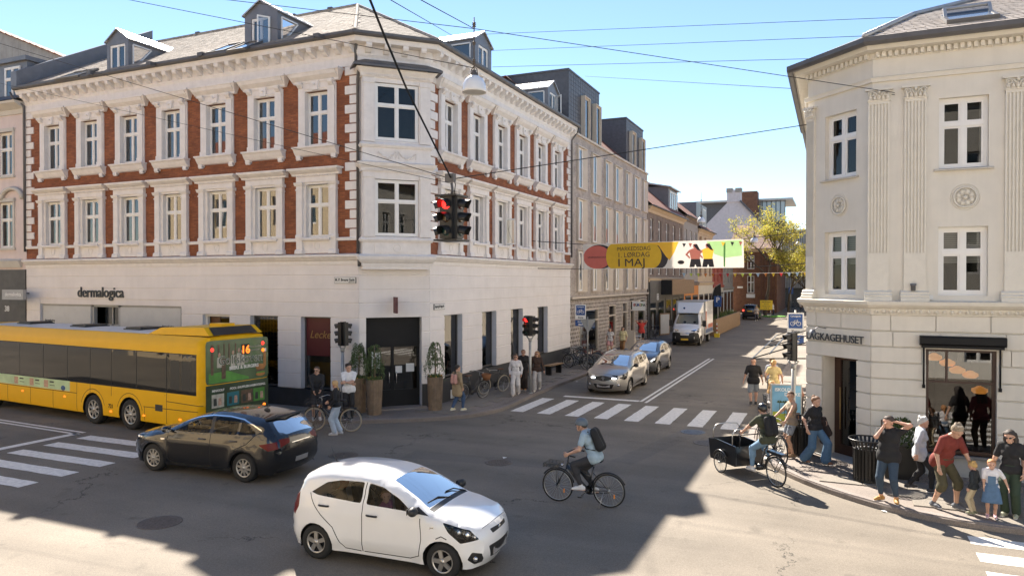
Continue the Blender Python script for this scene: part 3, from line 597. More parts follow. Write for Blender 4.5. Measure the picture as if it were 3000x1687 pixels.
def dormer(T, u, wd, label=None, opened=False):
    dm = MB(T); y0 = .28; z0, z1, zp = 13.4, 14.86, 15.32; a = wd/2
    yr = lambda z: (z-EV)/(4.02/7.05)-.48
    F_ = [(u-a, y0, z0), (u+a, y0, z0), (u+a, y0, z1), (u, y0, zp), (u-a, y0, z1)]
    wz0, wz1, wx = 13.5, 14.68, .46
    dm.quad((u-a, y0, z0), (u-wx, y0, z0), (u-wx, y0, z1), (u-a, y0, z1)); dm.quad((u+wx, y0, z0), (u+a, y0, z0), (u+a, y0, z1), (u+wx, y0, z1)); dm.quad((u-wx, y0, wz1), (u+wx, y0, wz1), (u+wx, y0, z1), (u-wx, y0, z1)); dm.quad((u-wx, y0, z0), (u+wx, y0, z0), (u+wx, y0, wz0), (u-wx, y0, wz0)); dm.add([(u-a, y0, z1), (u+a, y0, z1), (u, y0, zp)], [(0, 1, 2)])
    for s_ in (-1, 1):   # cheeks with a three-sided light
        x = u+s_*a; C0, C1, C2 = (y0, z0-.1), (y0, z1), (yr(z1)+.1, z1); t0, t1, t2 = (y0+.22, 13.62), (y0+.22, 14.66), (yr(14.5)-.25, 14.66)
        P3 = [(x, *C0), (x, *C1), (x, *C2), (x, *t0), (x, *t1), (x, *t2)]; dm.add(P3, [(0, 1, 4, 3), (1, 2, 5, 4), (2, 0, 3, 5)])
        for (p, q) in ((t0, t1), (t1, t2), (t2, t0)): dm.bar((x+s_*.01, *p), (x+s_*.01, *q), .05, .05, 1)
        dm.add([(x-s_*.02, *t0), (x-s_*.02, *t1), (x-s_*.02, *t2)], [(0, 1, 2)], 2); dm.add([(x-s_*.35, *t0), (x-s_*.35, *t1), (x-s_*.35, *t2)], [(0, 1, 2)], 3)
    do = dm.build('dormer', ['zinc', 'white_paint', 'window_glass', 'interior'], roof)
    rf = MB(T)
    for s_ in (-1, 1):
        x = u+s_*(a+.08); rf.add([(u, y0-.08, zp+.05), (x, y0-.08, z1-.0), (x, yr(z1)+.3, z1-.0), (u, yr(zp)+.3, zp+.05), (u, y0-.08, zp-.01), (x, y0-.08, z1-.06), (x, yr(z1)+.3, z1-.06)], [(0, 1, 2, 3), (0, 4, 5, 1), (1, 5, 6, 2)])
        for k in range(1, 4): t = k/4; rf.tube([(u+s_*.02, y0+(yr(zp)-y0)*t, zp+.06), (x, y0+(yr(z1)-y0)*t, z1+.01)], .014, 4)
    rf.build('dormer_roof', 'zinc_light', do)
    window(do, T, u, wz0, wx*2, wz1-wz0, y0+.02, tr=.6, trans=False, name='dormer_window', fw=.06); rm = MB(T); room(rm, u-a+.05, u+a-.05, z0, z1, y0+.1, 1.2); rm.build('room', 'interior', do)
    if opened:
        for s_ in ((1,) if opened == 1 else (-1,)):
            m_ = MB(); 
            for bx in ((0, .05, 0, .04, 0, 1.1), (.40, .45, 0, .04, 0, 1.1), (.05, .40, 0, .04, 0, .05), (.05, .40, 0, .04, 1.05, 1.1)): m_.box(*bx)
            m_.add([(.05, .02, .05), (.4, .02, .05), (.4, .02, 1.05), (.05, .02, 1.05)], [(0, 1, 2, 3)], 1)
            m_.build('open_casement', ['white_paint', 'window_glass'], do, T @ Vector((u+s_*.44, y0-.03, wz0+.04)), T.to_euler().z+(pi+.9 if s_ > 0 else -.95))
    return do
dormer(FL, -27.8, 1.3); dormer(FL, -19.97, 1.6, opened=1); dormer(FR, 28.15, 1.6); dormer(FR, 36.6, 1.5, opened=1)
mb = MB(); mb.add([(X0-.25, 20.8, 13.3), (X0+.15, 20.8, 13.3), (X0+.15, 20.8, 14.0), (X0-.25, 20.8, 14.0), (X0-.25, 27.9, 17.3), (X0+.15, 27.9, 17.3), (X0+.15, 27.9, 18.0), (X0-.25, 27.9, 18.0)], [(0, 1, 2, 3), (1, 5, 6, 2), (4, 0, 3, 7), (3, 2, 6, 7), (5, 4, 7, 6)]); mb.build('parapet', 'zinc', roof)
# ---- shop front, doors, ground-floor windows
mb = MB(FL); y = .1
for a, b in ((-32.48, -32.36), (-29.25, -29.1), (-27.6, -27.42), (-23.95, -23.83)): mb.box(a, b, y, y+.15, .45, 3.67)
mb.box(-32.36, -29.25, y, y+.12, .45, .75); mb.box(-27.42, -23.95, y, y+.12, .45, .75); mb.box(-32.36, -23.95, y, y+.12, 3.58, 3.67); mb.box(-32.36, -29.25, y, y+.1, 2.72, 2.8); mb.box(-27.42, -23.95, y, y+.1, 2.62, 2.7); mb.box(-29.1, -27.6, y+.3, y+.38, 2.75, 2.83); mb.box(-28.38, -28.3, y+.3, y+.38, .2, 3.6); mb.box(-26.72, -26.66, y, y+.1, .75, 2.62)
sf = mb.build('shop_front', 'grey_frame', cb)
for a, b, c in ((-32.36, -29.25, 2.8), (-27.42, -23.95, 2.7)): mb = MB(FL); mb.box(a, b, y-.05, y+.05, c, 3.58); mb.build('fascia_panel', 'panel_grey', sf)
for u0, u1, z0, z1, yy in ((-32.36, -29.25, .75, 2.72, y+.05), (-27.42, -26.7, .75, 2.62, y+.05), (-26.66, -23.95, .75, 2.62, y+.05), (-29.1, -28.38, .2, 2.75, y+.34), (-28.3, -27.6, .2, 2.75, y+.34), (-29.1, -28.38, 2.83, 3.58, y+.34), (-28.3, -27.6, 2.83, 3.58, y+.34)):
    mb = MB(FL); mb.quad((u0, yy, z0), (u1, yy, z0), (u1, yy, z1), (u0, yy, z1)); mb.build('pane', 'shop_glass', sf)
M('sign_dark', (.035, .04, .045), .5, var=.05); M('sign_white', (.75, .75, .74), .5, var=.03); M('warm_glow', (.8, .42, .12), .5, var=0)
mb = MB(FL); mb.tube([(-25.1+.75*cos(t*pi/12), .9, 1.95+.75*sin(t*pi/12)) for t in range(13)], .06, 6); mb.box(-25.9, -24.3, .7, 1.3, .75, 1.5); mb.build('display', 'panel_grey', sf)
lettering('dermalogica', .62, 'sign_dark', cb, FL @ TR(-29.95, -.045, 4.0), .05, .006, sx=.95)
lettering('dermalogica', .14, 'sign_dark', sf, FL @ TR(-32.25, .045, 2.9), .006, .003); lettering('dermalogica', .14, 'sign_dark', sf, FL @ TR(-25.0, .045, 2.8), .006, .003)
sg = thing('projecting_sign', 'grey box shop sign projecting at the left end of the white ground floor', 'sign', (-33.2, 21.0, 3.9)); mb = MB(FL); mb.box(-33.95, -32.5, -.75, -.6, 3.86, 4.3); mb.build('panel', 'grey_frame', sg); mb = MB(FL); mb.box(-33.3, -33.2, -.6, 0, 4.1, 4.16); mb.build('bracket', 'zinc_dark', sg); lettering('dermalogica', .23, 'sign_white', sg, FL @ TR(-33.75, -.755, 4.02), .006, .004)
M('oak_door', (.13, .06, .025), .5, var=.2, scale=8)
mb = MB(FL); mb.box(-22.7, -22.58, .12, .24, .15, 3.42); mb.box(-21.42, -21.3, .12, .24, .15, 3.42); mb.box(-22.58, -21.42, .12, .24, 3.3, 3.42); dr = mb.build('door_frame', 'white_paint', cb); mb = MB(FL); mb.box(-22.58, -22.2, .3, .36, .15, 3.3); mb.box(-21.5, -21.42, .3, .36, .15, 3.3); mb.box(-22.2, -21.5, .3, .36, .15, .6); mb.box(-22.2, -22.1, .3, .36, .6, 3.3); mb.build('door', 'oak_door', dr); mb = MB(FL); mb.quad((-22.1, .33, .6), (-21.5, .33, .6), (-21.5, .33, 3.3), (-22.1, .33, 3.3)); mb.build('pane', 'shop_glass', dr)
def shop_win(T, g, kind=0):
    a, b, c, d = g; m_ = MB(T); y = .2
    for x0, x1 in ((a, a+.05), (b-.05, b)): m_.box(x0, x1, y, y+.08, c, d)
    m_.box(a+.05, b-.05, y, y+.08, c, c+.06); m_.box(a+.05, b-.05, y, y+.08, d-.05, d)
    o = m_.build('window', 'zinc_dark', cb); m_ = MB(T); m_.quad((a+.05, y+.04, c+.06), (b-.05, y+.04, c+.06), (b-.05, y+.04, d-.05), (a+.05, y+.04, d-.05)); m_.build('pane', 'shop_glass' if kind < 2 else 'shop_glass', o)
    m_ = MB(T); m_.box(a, b, -.02, .2, c-.05, c); m_.build('sill', 'grey_frame', o); return o
o = shop_win(FL, gl[2]); mb = MB(FL)
for i in range(9): mb.box(-20.2+i*.155, -20.185+i*.155, .3, .315, .8, 3.35)
for i in range(16): mb.box(-20.25, -18.95, .3, .315, .9+i*.155, .915+i*.155)
mb.build('grille', 'gold', o)
o = shop_win(FL, gl[3]); mb = MB(FL); mb.box(-17.8, -16.58, .226, .236, 1.95, 3.33); mb.build('window_film', 'maroon', o); mb = MB(FL); mb.box(-17.8, -16.58, .3, .33, .8, 1.95); mb.build('curtain', 'grey_frame', o); lettering('Lecker', .4, 'gold', o, FL @ TR(-17.65, .22, 2.6), .004, 0, shear=.3)
for g in gr: shop_win(FR, g)
# corner doors
mb = MB(FC); a, b = .24, 2.25; y = .3
for x0, x1 in ((a, a+.1), (b-.1, b), (1.19, 1.30)): mb.box(x0, x1, y, y+.08, .14, 2.45)
mb.box(a, b, y-.02, y+.1, 2.4, 3.42)
for x0, x1 in ((a+.1, 1.19), (1.3, b-.1)): mb.box(x0, x1, y, y+.08, .14, .75); mb.box(x0, x1, y, y+.08, 2.3, 2.45)
cd = mb.build('door', 'black_paint', cb); mb = MB(FC)
for x0, x1 in ((a+.1, 1.19), (1.3, b-.1)): mb.quad((x0, y+.04, .75), (x1, y+.04, .75), (x1, y+.04, 2.3), (x0, y+.04, 2.3))
mb.build('pane', 'shop_glass', cd)
M('steel', (.5, .5, .5), .25, .9, var=.05); M('paper', (.72, .71, .68), .8, var=.04)
for s_ in (-1, 1):
    mb = MB(FC); x = 1.245+s_*.13; mb.tube([(x, y, 1.0), (x-s_*0.0+s_*.12*0, y-.06, 1.0), (x, y-.07, 1.02), (x, y-.07, 1.35), (x, y-.06, 1.38), (x, y, 1.38)], .018, 6); mb.build('handle', 'steel', cd)
for a, b, c, d in ((.5, .8, 1.55, 2.15), (1.36, 1.6, 1.35, 1.6), (1.75, 2.05, 1.38, 1.68)): mb = MB(FC); mb.box(a, b, y+.02, y+.03, c, d); mb.build('notice', 'paper', cd)
mb = MB(FC); mb.box(0.1, 2.4, -.25, .3, .1, .16); mb.build('doorstep', 'kerb', cb)
hs_ = thing('hanging_sign', 'small dark red square sign projecting above the corner doors', 'sign', (-14.2, 22, 4)); mb = MB(FC); mb.box(1.19, 1.25, -.62, -.12, 3.55, 4.12); mb.build('panel', 'maroon', hs_); mb = MB(FC); mb.tube([(1.22, 0, 4.05), (1.22, -.6, 4.05)], .014, 6); mb.build('bracket', 'black_paint', hs_)
def street_sign(T, u, z, w, txt, label, sub=None):
    t = thing('street_sign', label, 'sign', T @ Vector((u, 0, z))); m_ = MB(T); m_.box(u-w/2, u+w/2, -.06, -.03, z, z+.22); m_.box(u-w/2+.01, u+w/2-.01, -.064, -.058, z+.01, z+.21, 1); m_.build('plate', ['sign_dark', 'paper'], t); lettering(txt, .135, 'sign_dark', t, T @ TR(u-w/2+.04, -.068, z+.085), .004, .004, sx=.82)
    if sub: lettering(sub, .05, 'sign_dark', t, T @ TR(u+w/2-.3, -.068, z+.03), .004)
    for s_ in (-1, 1): m_ = MB(T); m_.cyl((u+s_*w*.4, -.03, z+.11), (u+s_*w*.4, 0, z+.11), .015); m_.build('bracket', 'zinc_dark', t)
street_sign(FL, -15.86, 4.6, .92, 'M. P. Bruuns Gade', 'white street name plate on the left wall beside the corner', '8000 Aarhus C'); street_sign(FR, 23.75, 3.62, .8, 'Jægergårdsgade', 'small street name plate on the right wall beside the corner doors')
# ================================================================ cream building on the right
def cz(z): return 4.7+(z-4.7)*1.031
YC = 19.8; CR_ = Vector((.835, 19.8)); CL_ = Vector((-.67, 21.305)); CHW = (CR_-CL_).length
FM = TR(0, YC, 0); FH = TR(CL_.x, CL_.y, 0) @ RZ(-pi/4); XE = 9.0
M('stone_sill', (.55, .52, .47), .7, var=.06)
kb = thing('cream_building', 'cream corner building with fluted pilasters, bakery on its ground floor', 'building', (4, 24, 0))
wz = [(4.35, 5.96), (7.32, 8.98)]; WM_ = [2.74, 5.3, 7.6]; hole_m = [(c-.5, c+.5, a, b) for c in WM_ for a, b in wz]; hole_h = [(.62, 1.64, a, b) for a, b in wz]
gm_ = [(2.0, 3.43, .62, 3.08), (4.8, 6.2, .62, 3.08)]; gh_ = [(.56, 1.70, .12, 2.74)]
mb = MB(FM); wall(mb, CR_.x, XE, 3.9, 10.3, hole_m, 0, .2); wall(mb, CR_.x, XE, 0, 3.9, gm_, .02, .3); mb.build('wall', 'cream', kb)
mb = MB(FH); wall(mb, 0, CHW, 3.9, 10.3, hole_h, 0, .2); wall(mb, 0, CHW, 0, 3.9, gh_, .02, .5); mb.build('wall', 'cream', kb)
mb = MB(); mb.quad((CL_.x, 21.3, 0), (CL_.x, 44, 0), (CL_.x, 44, 10.3), (CL_.x, 21.3, 10.3)); mb.quad((XE, YC, 0), (XE, 30, 0), (XE, 30, 10.3), (XE, YC, 10.3)); mb.quad((CL_.x, 44, 0), (XE, 44, 0), (XE, 44, 10.3), (CL_.x, 44, 10.3)); mb.build('side_wall', 'cream', kb)
CZ = [.78, 1.16, 1.55, 1.94, 2.33, 2.72, 3.1, 3.48, 3.88]
bands(FM, kb, CR_.x, XE, CZ, gm_+[(1.9, 3.53, 2.9, 3.2)], 'cream', .025, .02, 'stone_course', [[], [], [], [], [], [1.8, 3.7, 5.6], [1.3, 2.3, 3.6, 4.6, 6], [1.25, 2.2, 3.3, 4.4, 5.4, 6.6]])
bands(FH, kb, 0, CHW, CZ, gh_, 'cream', .025, .02, 'stone_course', [[], [], [], [], [], [], [], [.35, 1.2]])
for T_, a_, b_ in ((FM, CR_.x, XE), (FH, 0, CHW)):
    for a, b in clip_runs(a_, b_, .2, .6, gh_ if T_ is FH else []): mb = MB(T_); mb.box(a, b, -.02, .03, .1, .6 if T_ is FM else .78); mb.build('plinth', 'cream_plinth', kb)
CP = [(CL_.x, 30), tuple(CL_), tuple(CR_), (XE, YC)]
C_ = 'cream_trim'
mb = MB(); mb.sweep(CP, [(-.02, 3.86), (.05, 3.87), (.07, 3.93), (.10, 4.02), (.18, 4.06), (.24, 4.12), (.26, 4.2), (-.02, 4.23)]); mb.build('ledge', C_, kb)
mb = MB(); mb.sweep(CP, [(-.02, 9.5), (.06, 9.5), (.07, 9.55), (.1, 9.6), (.02, 9.63), (-.02, 9.63)]); mb.build('architrave', C_, kb)
mb = MB(); mb.sweep(CP, [(-.02, 10.06), (.03, 10.06), (.04, 10.2), (.3, 10.22), (.33, 10.3), (.38, 10.36), (-.02, 10.4)]); mb.build('cornice', C_, kb)
mb = MB(); mb.sweep(CP, [(.33, 10.36), (.40, 10.30), (.48, 10.3), (.53, 10.36), (.53, 10.47), (.33, 10.47)]); mb.build('gutter', 'zinc_dark', kb)
dm = MB(); dm.box(-.04, .04, -.1, 0, 0, .12); dmm = dm.mesh(C_, 'dentil')
for i in range(56): put('dentil', dmm, kb, FM @ Vector((CR_.x+.1+i*.135, -.03, 10.08)), 0)
for i in range(14): put('dentil', dmm, kb, FH @ Vector((.1+i*.148, -.03, 10.08)), -pi/4)
eg = MB(); eg.sph((0, -.02, 0), (.042, .05, .05), 8, k=6); eg.tube([(.062*cos(t*pi/6+pi), -.015, .03+.085*sin(t*pi/6+pi)) for t in range(7)], .013, 4); eg.box(.07, .083, -.04, 0, -.05, .05); egm = eg.mesh(C_, 'egg_ornament')
for i in range(40): put('egg_ornament', egm, kb, FM @ Vector((CR_.x+.1+i*.158, -.06, 3.965)), 0)
for i in range(13): put('egg_ornament', egm, kb, FH @ Vector((.12+i*.158, -.06, 3.965)), -pi/4)
# fluted pilasters
def pilaster(T, u, w):
    p = MB(T); a = u-w/2; p.box(a, a+w, -.06, .0, 4.45, 5.36)
    nf = 6; fw = w/(nf*2+1)*1.0; z0, z1 = 5.36, 9.0
    p.box(a, a+w, -.03, 0, z0, z1)
    for i in range(nf+1):
        x = a+(w-fw)*i/nf; p.prof([(-.03, z0), (-.06, z0), (-.06, z1), (-.03, z1)], x, x+fw)
    p.box(a, a+w, -.065, 0, 8.96, 9.05)
    o = p.build('pilaster', C_, kb)
    b = MB(T); b.prof([(0, 4.21), (-.16, 4.21), (-.16, 4.29), (-.13, 4.31), (-.145, 4.35), (-.11, 4.39), (-.12, 4.42), (-.07, 4.46), (0, 4.46)], a-.07, a+w+.07); b.build('base', C_, o)
    c = MB(T); c.box(a-.07, a+w+.07, -.14, 0, 9.28, 9.33); c.box(a-.0, a+w, -.07, 0, 9.05, 9.28); c.box(a-.02, a+w+.02, -.085, 0, 9.03, 9.06)
    for s_ in (-1, 1):    # volutes and leaves
        cx = u+s_*w*.36
        c.tube([(cx+s_*(.02+.055*(1-t/14))*cos(t*.62), -.12, 9.2+(.02+.055*(1-t/14))*sin(t*.62)) for t in range(14)], .016, 5)
        c.tube([(u+s_*.03, -.1, 9.1), (u+s_*.06, -.13, 9.2), (u+s_*.12, -.14, 9.25)], .016, 5)
    for k in range(5):
        x = a+w*(k+.5)/5; c.sph((x, -.09, 9.11), (.042, .04, .06), 7, k=5); c.sph((x, -.115, 9.155), (.03, .03, .02), 6, k=4)
    c.sph((u, -.12, 9.25), (.04, .03, .045), 8); c.build('capital', C_, o)
for u in (.97, 1.75, 3.78, 4.5, 6.4): pilaster(FM, u, .46)
pilaster(FH, .14, .27)
# windows, blinds half drawn on the lower floor
sil = MB(); sil.prof([(0.05, -.05), (-.09, -.05), (-.1, -.02), (.05, .02)], -.6, .6); silm = sil.mesh('stone_sill', 'sill')
for c in WM_:
    for k, (a, b) in enumerate(wz):
        window(kb, FM, c, a, 1.0, b-a, .13, [('sill', silm)] if k else [], tr=.63, blind=.5 if k == 0 else 0, curtain=.3 if k else 0, fw=.085, glass='clear_glass')
for k, (a, b) in enumerate(wz): window(kb, FH, 1.13, a, 1.02, b-a, .13, [('sill', silm)] if k else [], tr=.63, blind=.5 if k == 0 else 0, curtain=.25 if k else 0, fw=.085, glass='clear_glass')
rmb = MB(FM)
for c in WM_: room(rmb, c-.8, c+.8, 4.2, 6.2); room(rmb, c-.8, c+.8, 7.2, 9.2)
rmb.T = FH; room(rmb, .3, 2, 4.2, 6.2, .25, 1); room(rmb, .3, 2, 7.2, 9.2, .25, 1)
rmb.build('rooms', 'interior', kb)
def rosette(T, u, z, r, o):
    m_ = MB(T); y = -.03
    m_.tube([(u+r*cos(t*pi/14), y, z+r*sin(t*pi/14)) for t in range(28)], .022, 5, closed=True); m_.tube([(u+r*1.3*cos(t*pi/14), -.005, z+r*1.3*sin(t*pi/14)) for t in range(28)], .008, 4, closed=True)
    for k in range(8):
        a = k*pi/4; m_.tube([(u+.05*cos(a), y-.005, z+.05*sin(a)), (u+r*.9*cos(a+.05), y, z+r*.9*sin(a+.05))], .012, 4)
        b = a+pi/8; m_.sph((u+r*.58*cos(b), y+.02, z+r*.58*sin(b)), (r*.3, .02, r*.3), 7, k=4)
    m_.sph((u, y-.01, z), (.045, .03, .045), 8); m_.build('rosette', C_, o)
rosette(FM, 2.78, 6.64, .23, kb); rosette(FM, 5.3, 6.64, .23, kb); rosette(FH, 1.1, 6.63, .22, kb)
# bakery window, awning, door, letters
M('brown_frame', (.05, .022, .014), .45, var=.1)
for g in gm_:
    a, b, c, d = g; mb = MB(FM)
    for x0, x1 in ((a, a+.07), (b-.07, b)): mb.box(x0, x1, .12, .22, c, d)
    mb.box(a+.07, b-.07, .12, .22, c, c+.08); mb.box(a+.07, b-.07, .12, .22, d-.06, d); mb.box(a+.42, a+.47, .13, .2, d-.75, d-.06); mb.box(a+.07, b-.07, .13, .2, d-.8, d-.75)
    so = mb.build('shop_window', 'brown_frame', kb); mb = MB(FM); mb.quad((a+.07, .17, c+.08), (b-.07, .17, c+.08), (b-.07, .17, d-.8), (a+.07, .17, d-.8)); mb.build('pane', 'shop_glass', so); mb = MB(FM); mb.quad((a+.07, .17, d-.75), (b-.07, .17, d-.75), (b-.07, .17, d-.06), (a+.07, .17, d-.06)); mb.build('pane', 'shop_glass', so)
    mb = MB(FM); mb.box(a-.06, b+.06, -.1, .12, c-.06, c); mb.build('sill', 'zinc', so)
    aw = mb = MB(FM); mb.prof([(0, 3.18), (-.14, 3.18), (-.2, 3.22), (-.2, 3.36), (-.16, 3.4), (0, 3.4)], a-.14, b+.16); mb.prof([(-.02, 3.12), (-.16, 3.12), (-.16, 3.18), (-.02, 3.18)], a-.1, b+.12); awo = mb.build('awning', 'black_paint', kb)
    for x in (a-.05, b+.05): mb = MB(FM); mb.tube([(x, -.06, 3.12), (x, -.08, 2.2)], .022, 6); mb.box(x-.03, x+.03, -.11, 0, 2.16, 2.24); mb.build('awning_arm', 'black_paint', awo)
rmb = MB(FM); room(rmb, 1.0, 8, .2, 3.6, .35, 3.5); rmb.build('shop_interior', 'interior', kb)
M('amber_shade', (.75, .30, .06), .5, var=.05, emit=.25); M('wood_dark', (.10, .055, .03), .6, var=.2, scale=6)
for k, (u, yy, z) in enumerate(((2.25, .75, 2.8), (2.55, .9, 2.66), (2.75, .8, 2.5), (3.05, 1.0, 2.38), (3.2, .7, 2.05), (5.2, .8, 2.5))):
    t = thing('pendant_lamp', 'amber pendant lamp %s inside the bakery window' % ('nearest the left frame', 'second from the left', 'third from the left', 'fourth from the left, behind the crossbar', 'lowest and rightmost', 'farther along')[k], 'lamp', FM @ Vector((u, yy, z)), group='bakery pendant lamps')
    m_ = MB(FM); m_.lathe([(.02, .13), (.06, .12), (.1, .09), (.17, .06), (.175, 0), (.12, -.05), (0, -.05)], 14, c=(u, yy, z)); m_.build('shade', 'amber_shade', t); m_ = MB(FM); m_.cyl((u, yy, z+.12), (u, yy, 3.5), .006, n=4); m_.build('cord', 'black_paint', t)
ct = thing('shop_counter', 'dark wooden bakery counter behind the shop window', 'counter', FM @ Vector((3, 1.6, .15))); mb = MB(FM); mb.box(2.2, 6, 1.6, 2.2, .15, 1.1); mb.build('front', 'wood_dark', ct); mb = MB(FM); mb.box(2.15, 6.05, 1.55, 2.25, 1.1, 1.16); mb.build('top', 'brown_frame', ct)
mb = MB(FH); a, b = .56, 1.70; y = .42
for x0, x1 in ((a, a+.09), (b-.09, b)): mb.box(x0, x1, y, y+.08, .14, 2.74)
mb.box(a+.09, b-.09, y, y+.08, 2.62, 2.74); mb.box(a+.09, b-.09, y, y+.08, .14, .4); mb.box(a+.09, a+.2, y, y+.08, .4, 2.62); mb.box(b-.2, b-.09, y, y+.08, .4, 2.62)
bd = mb.build('door', 'brown_frame', kb); mb = MB(FH); mb.quad((a+.2, y+.04, .4), (b-.2, y+.04, .4), (b-.2, y+.04, 2.62), (a+.2, y+.04, 2.62)); mb.build('pane', 'shop_glass', bd); mb = MB(FH); mb.tube([(a+.24, y-.05, .8), (a+.24, y-.05, 1.9)], .018, 6); mb.build('handle', 'gold', bd); mb = MB(FH); mb.box(b-.42, b-.24, y-.005, y+.02, 1.0, 1.4); mb.build('notice', 'paper', bd)
mb = MB(FH); mb.box(.4, 1.9, -.1, .5, .09, .135); mb.build('doorstep', 'cream_plinth', kb)
rmb = MB(FH); room(rmb, .5, 1.8, .1, 2.9, .55, 2); rmb.build('entry', 'interior', kb)
lettering('LAGKAGEHUSET', .265, 'sign_dark', kb, FH @ TR(.05, -.075, 3.14), .02, .002, sx=.97)
mb = MB(FH); mb.tube([(.7, -.02, 3.45), (.72, -.3, 3.5), (.68, -.42, 3.42)], .012, 5); mb.lathe([(.02, .06), (.06, .05), (.09, -.03)], 10, c=(.66, -.43, 3.37)); mb.build('sign_lamp', 'zinc', kb)
mb = MB(FM); mb.lathe([(.0, 0), (.05, 0), (.05, .12), (.065, .12), (.065, .17), (0, .17)], 10, c=(1.72, -.1, 4.46)); mb.build('alarm_siren', 'zinc', kb); mb = MB(FM); mb.box(2.06, 2.14, -.05, .0, 4.25, 4.36); mb.build('junction_box', 'paper', kb)
# roof with single slates
M('slate_warm', (.38, .335, .295), .65, var=.3, scale=5, bump=.3, bscale=30)
ez = 10.46; sp = .44; ov = .5; mb = MB()
hx = Vector((.383, .924)); E1 = Vector((CR_.x-.2, YC-ov)); E0 = Vector((CL_.x-ov, CL_.y-.2)); T_ = 9
tp = lambda p, t: (p.x+hx.x*t, p.y+hx.y*t, ez+sp*.924*t)
PKc = Vector(tp(E1, 3.335)); QK = PKc+Vector((4, 4, 4*sp))
for P_ in ((Vector((E1.x, E1.y, ez)), Vector((XE+.3, E1.y, ez)), Vector((XE+.3, QK.y, QK.z)), QK, PKc), (Vector((E0.x, E0.y, ez)), Vector((E1.x, E1.y, ez)), PKc), (Vector((E0.x, E0.y, ez)), PKc, QK, Vector((QK.x, 44, QK.z)), Vector((E0.x, 44, ez)))): mb.add([tuple(p) for p in P_], [tuple(range(len(P_)))])
kroof = mb.build('roof', 'slate_dark', kb)
V_ = Vector((0, 1, sp)).normalized(); O_ = Vector((0, E1.y, ez)); k_ = 1/cos(math.atan(sp)); tmp = MB()
ql = slates(tmp, O_, Vector((1, 0, 0)), V_, [(E1.x, 0), (6.2, 0), (6.2, 7.6), (5.9, 7.1*k_), (PKc.x, (PKc.y-E1.y)*k_)], .26, .44, lift=.02)
for c, q in ql[:300]:
    m_ = MB(); m_.add([tuple(p) for p in q], [(0, 1, 2, 3), (4, 5, 1, 0)]); m_.build('slate', 'slate_warm', kroof)
mb = MB(); a = Vector((E1.x, E1.y, ez+.05)); b = PKc+Vector((0, 0, .05)); mb.tube([a, b, QK+Vector((0, 0, .05))], .07, 6); mb.build('hip_flashing', 'zinc_light', kroof)
TKR = lambda p: Matrix.Translation(p) @ Matrix.Rotation(math.atan(sp), 4, 'X')
skp = PLN(2850, 62, (0, E1.y, ez+.03), (0, -sp, 1)); so = skylight(TKR(skp), 1.05, 1.2, kroof); mb = MB(TKR(skp) @ TR(0, .9, .1) @ Matrix.Rotation(radians(28), 4, 'X') @ TR(0, -.9, 0)); mb.box(-.5, -.43, 0, 1.15, 0, .06); mb.box(.43, .5, 0, 1.15, 0, .06); mb.box(-.43, .43, 0, .07, 0, .06); mb.box(-.43, .43, 1.08, 1.15, 0, .06); mb.add([(-.43, .07, .03), (.43, .07, .03), (.43, 1.08, .03), (-.43, 1.08, .03)], [(0, 1, 2, 3)], 1); mb.build('open_sash', ['zinc_light', 'window_glass'], so)
# ================================================================ generic houses
def house(name, label, T, u0, u1, z1, wallm, rows, cols, ww=1.0, ground=None, z0=0., depth=10, inset=.14, frame='white_paint', roofm=None, rise=0, sur=None, corn=None, cat='building', loc=None, group=None, cur=.3, arch=None, ztop=None, tr=.62, eave=.35):
    t = thing(name, label, cat, loc or T @ Vector(((u0+u1)/2, depth/2, 0)), group=group)
    holes = [(c-ww/2, c+ww/2, a, b) for c in cols for a, b in rows]; mb = MB(T); wall(mb, u0, u1, z0, z1, holes, 0, inset+.06)
    mb.quad((u0, 0, z0), (u0, depth, z0), (u0, depth, z1), (u0, 0, z1)); mb.quad((u1, 0, z0), (u1, 0, z1), (u1, depth, z1), (u1, depth, z0)); mb.quad((u0, depth, z0), (u1, depth, z0), (u1, depth, z1), (u0, depth, z1))
    if z0 > 0: mb.quad((u0, 0, z0), (u1, 0, z0), (u1, depth, z0), (u0, depth, z0))
    wo = mb.build('wall', wallm, t); rm = MB(T)
    for c in cols:
        for a, b in rows:
            window(t, T, c, a, ww, b-a, inset, curtain=random.choice((0, cur)), mats=frame, tr=tr); room(rm, c-ww/2-.1, c+ww/2+.1, a-.1, b+.1, inset+.07, .8)
            if sur:
                m_ = MB(T); m_.box(c-ww/2-.12, c-ww/2, -.05, .02, a, b); m_.box(c+ww/2, c+ww/2+.12, -.05, .02, a, b); m_.box(c-ww/2-.16, c+ww/2+.16, -.1, .02, b, b+.16); m_.box(c-ww/2-.16, c+ww/2+.16, -.1, .02, a-.1, a); m_.build('surround', sur, t)
    if cols: rm.build('rooms', 'interior', t)
    if corn: m_ = MB(T); m_.prof([(0, z1-.5), (-.06, z1-.5), (-.1, z1-.3), (-eave, z1-.1), (-eave-.04, z1), (0, z1)], u0, u1); m_.build('cornice', corn, t)
    if roofm:
        m_ = MB(T); e = eave+.08; rz_ = z1+.03; h = depth/2; m_.quad((u0, -e, rz_), (u1, -e, rz_), (u1, h, rz_+rise), (u0, h, rz_+rise)); m_.quad((u0, h, rz_+rise), (u1, h, rz_+rise), (u1, depth+e, rz_), (u0, depth+e, rz_)); ro = m_.build('roof', roofm, t)
        m_ = MB(T)
        for u in (u0, u1): m_.add([(u, 0, z1), (u, depth, z1), (u, h, z1+rise)], [(0, 1, 2)])
        m_.build('gable', wallm, t); m_ = MB(T); m_.tube([(u0, -e-.05, z1-.02), (u1, -e-.05, z1-.02)], .07, 6); m_.build('gutter', 'zinc_dark', t)
    return t
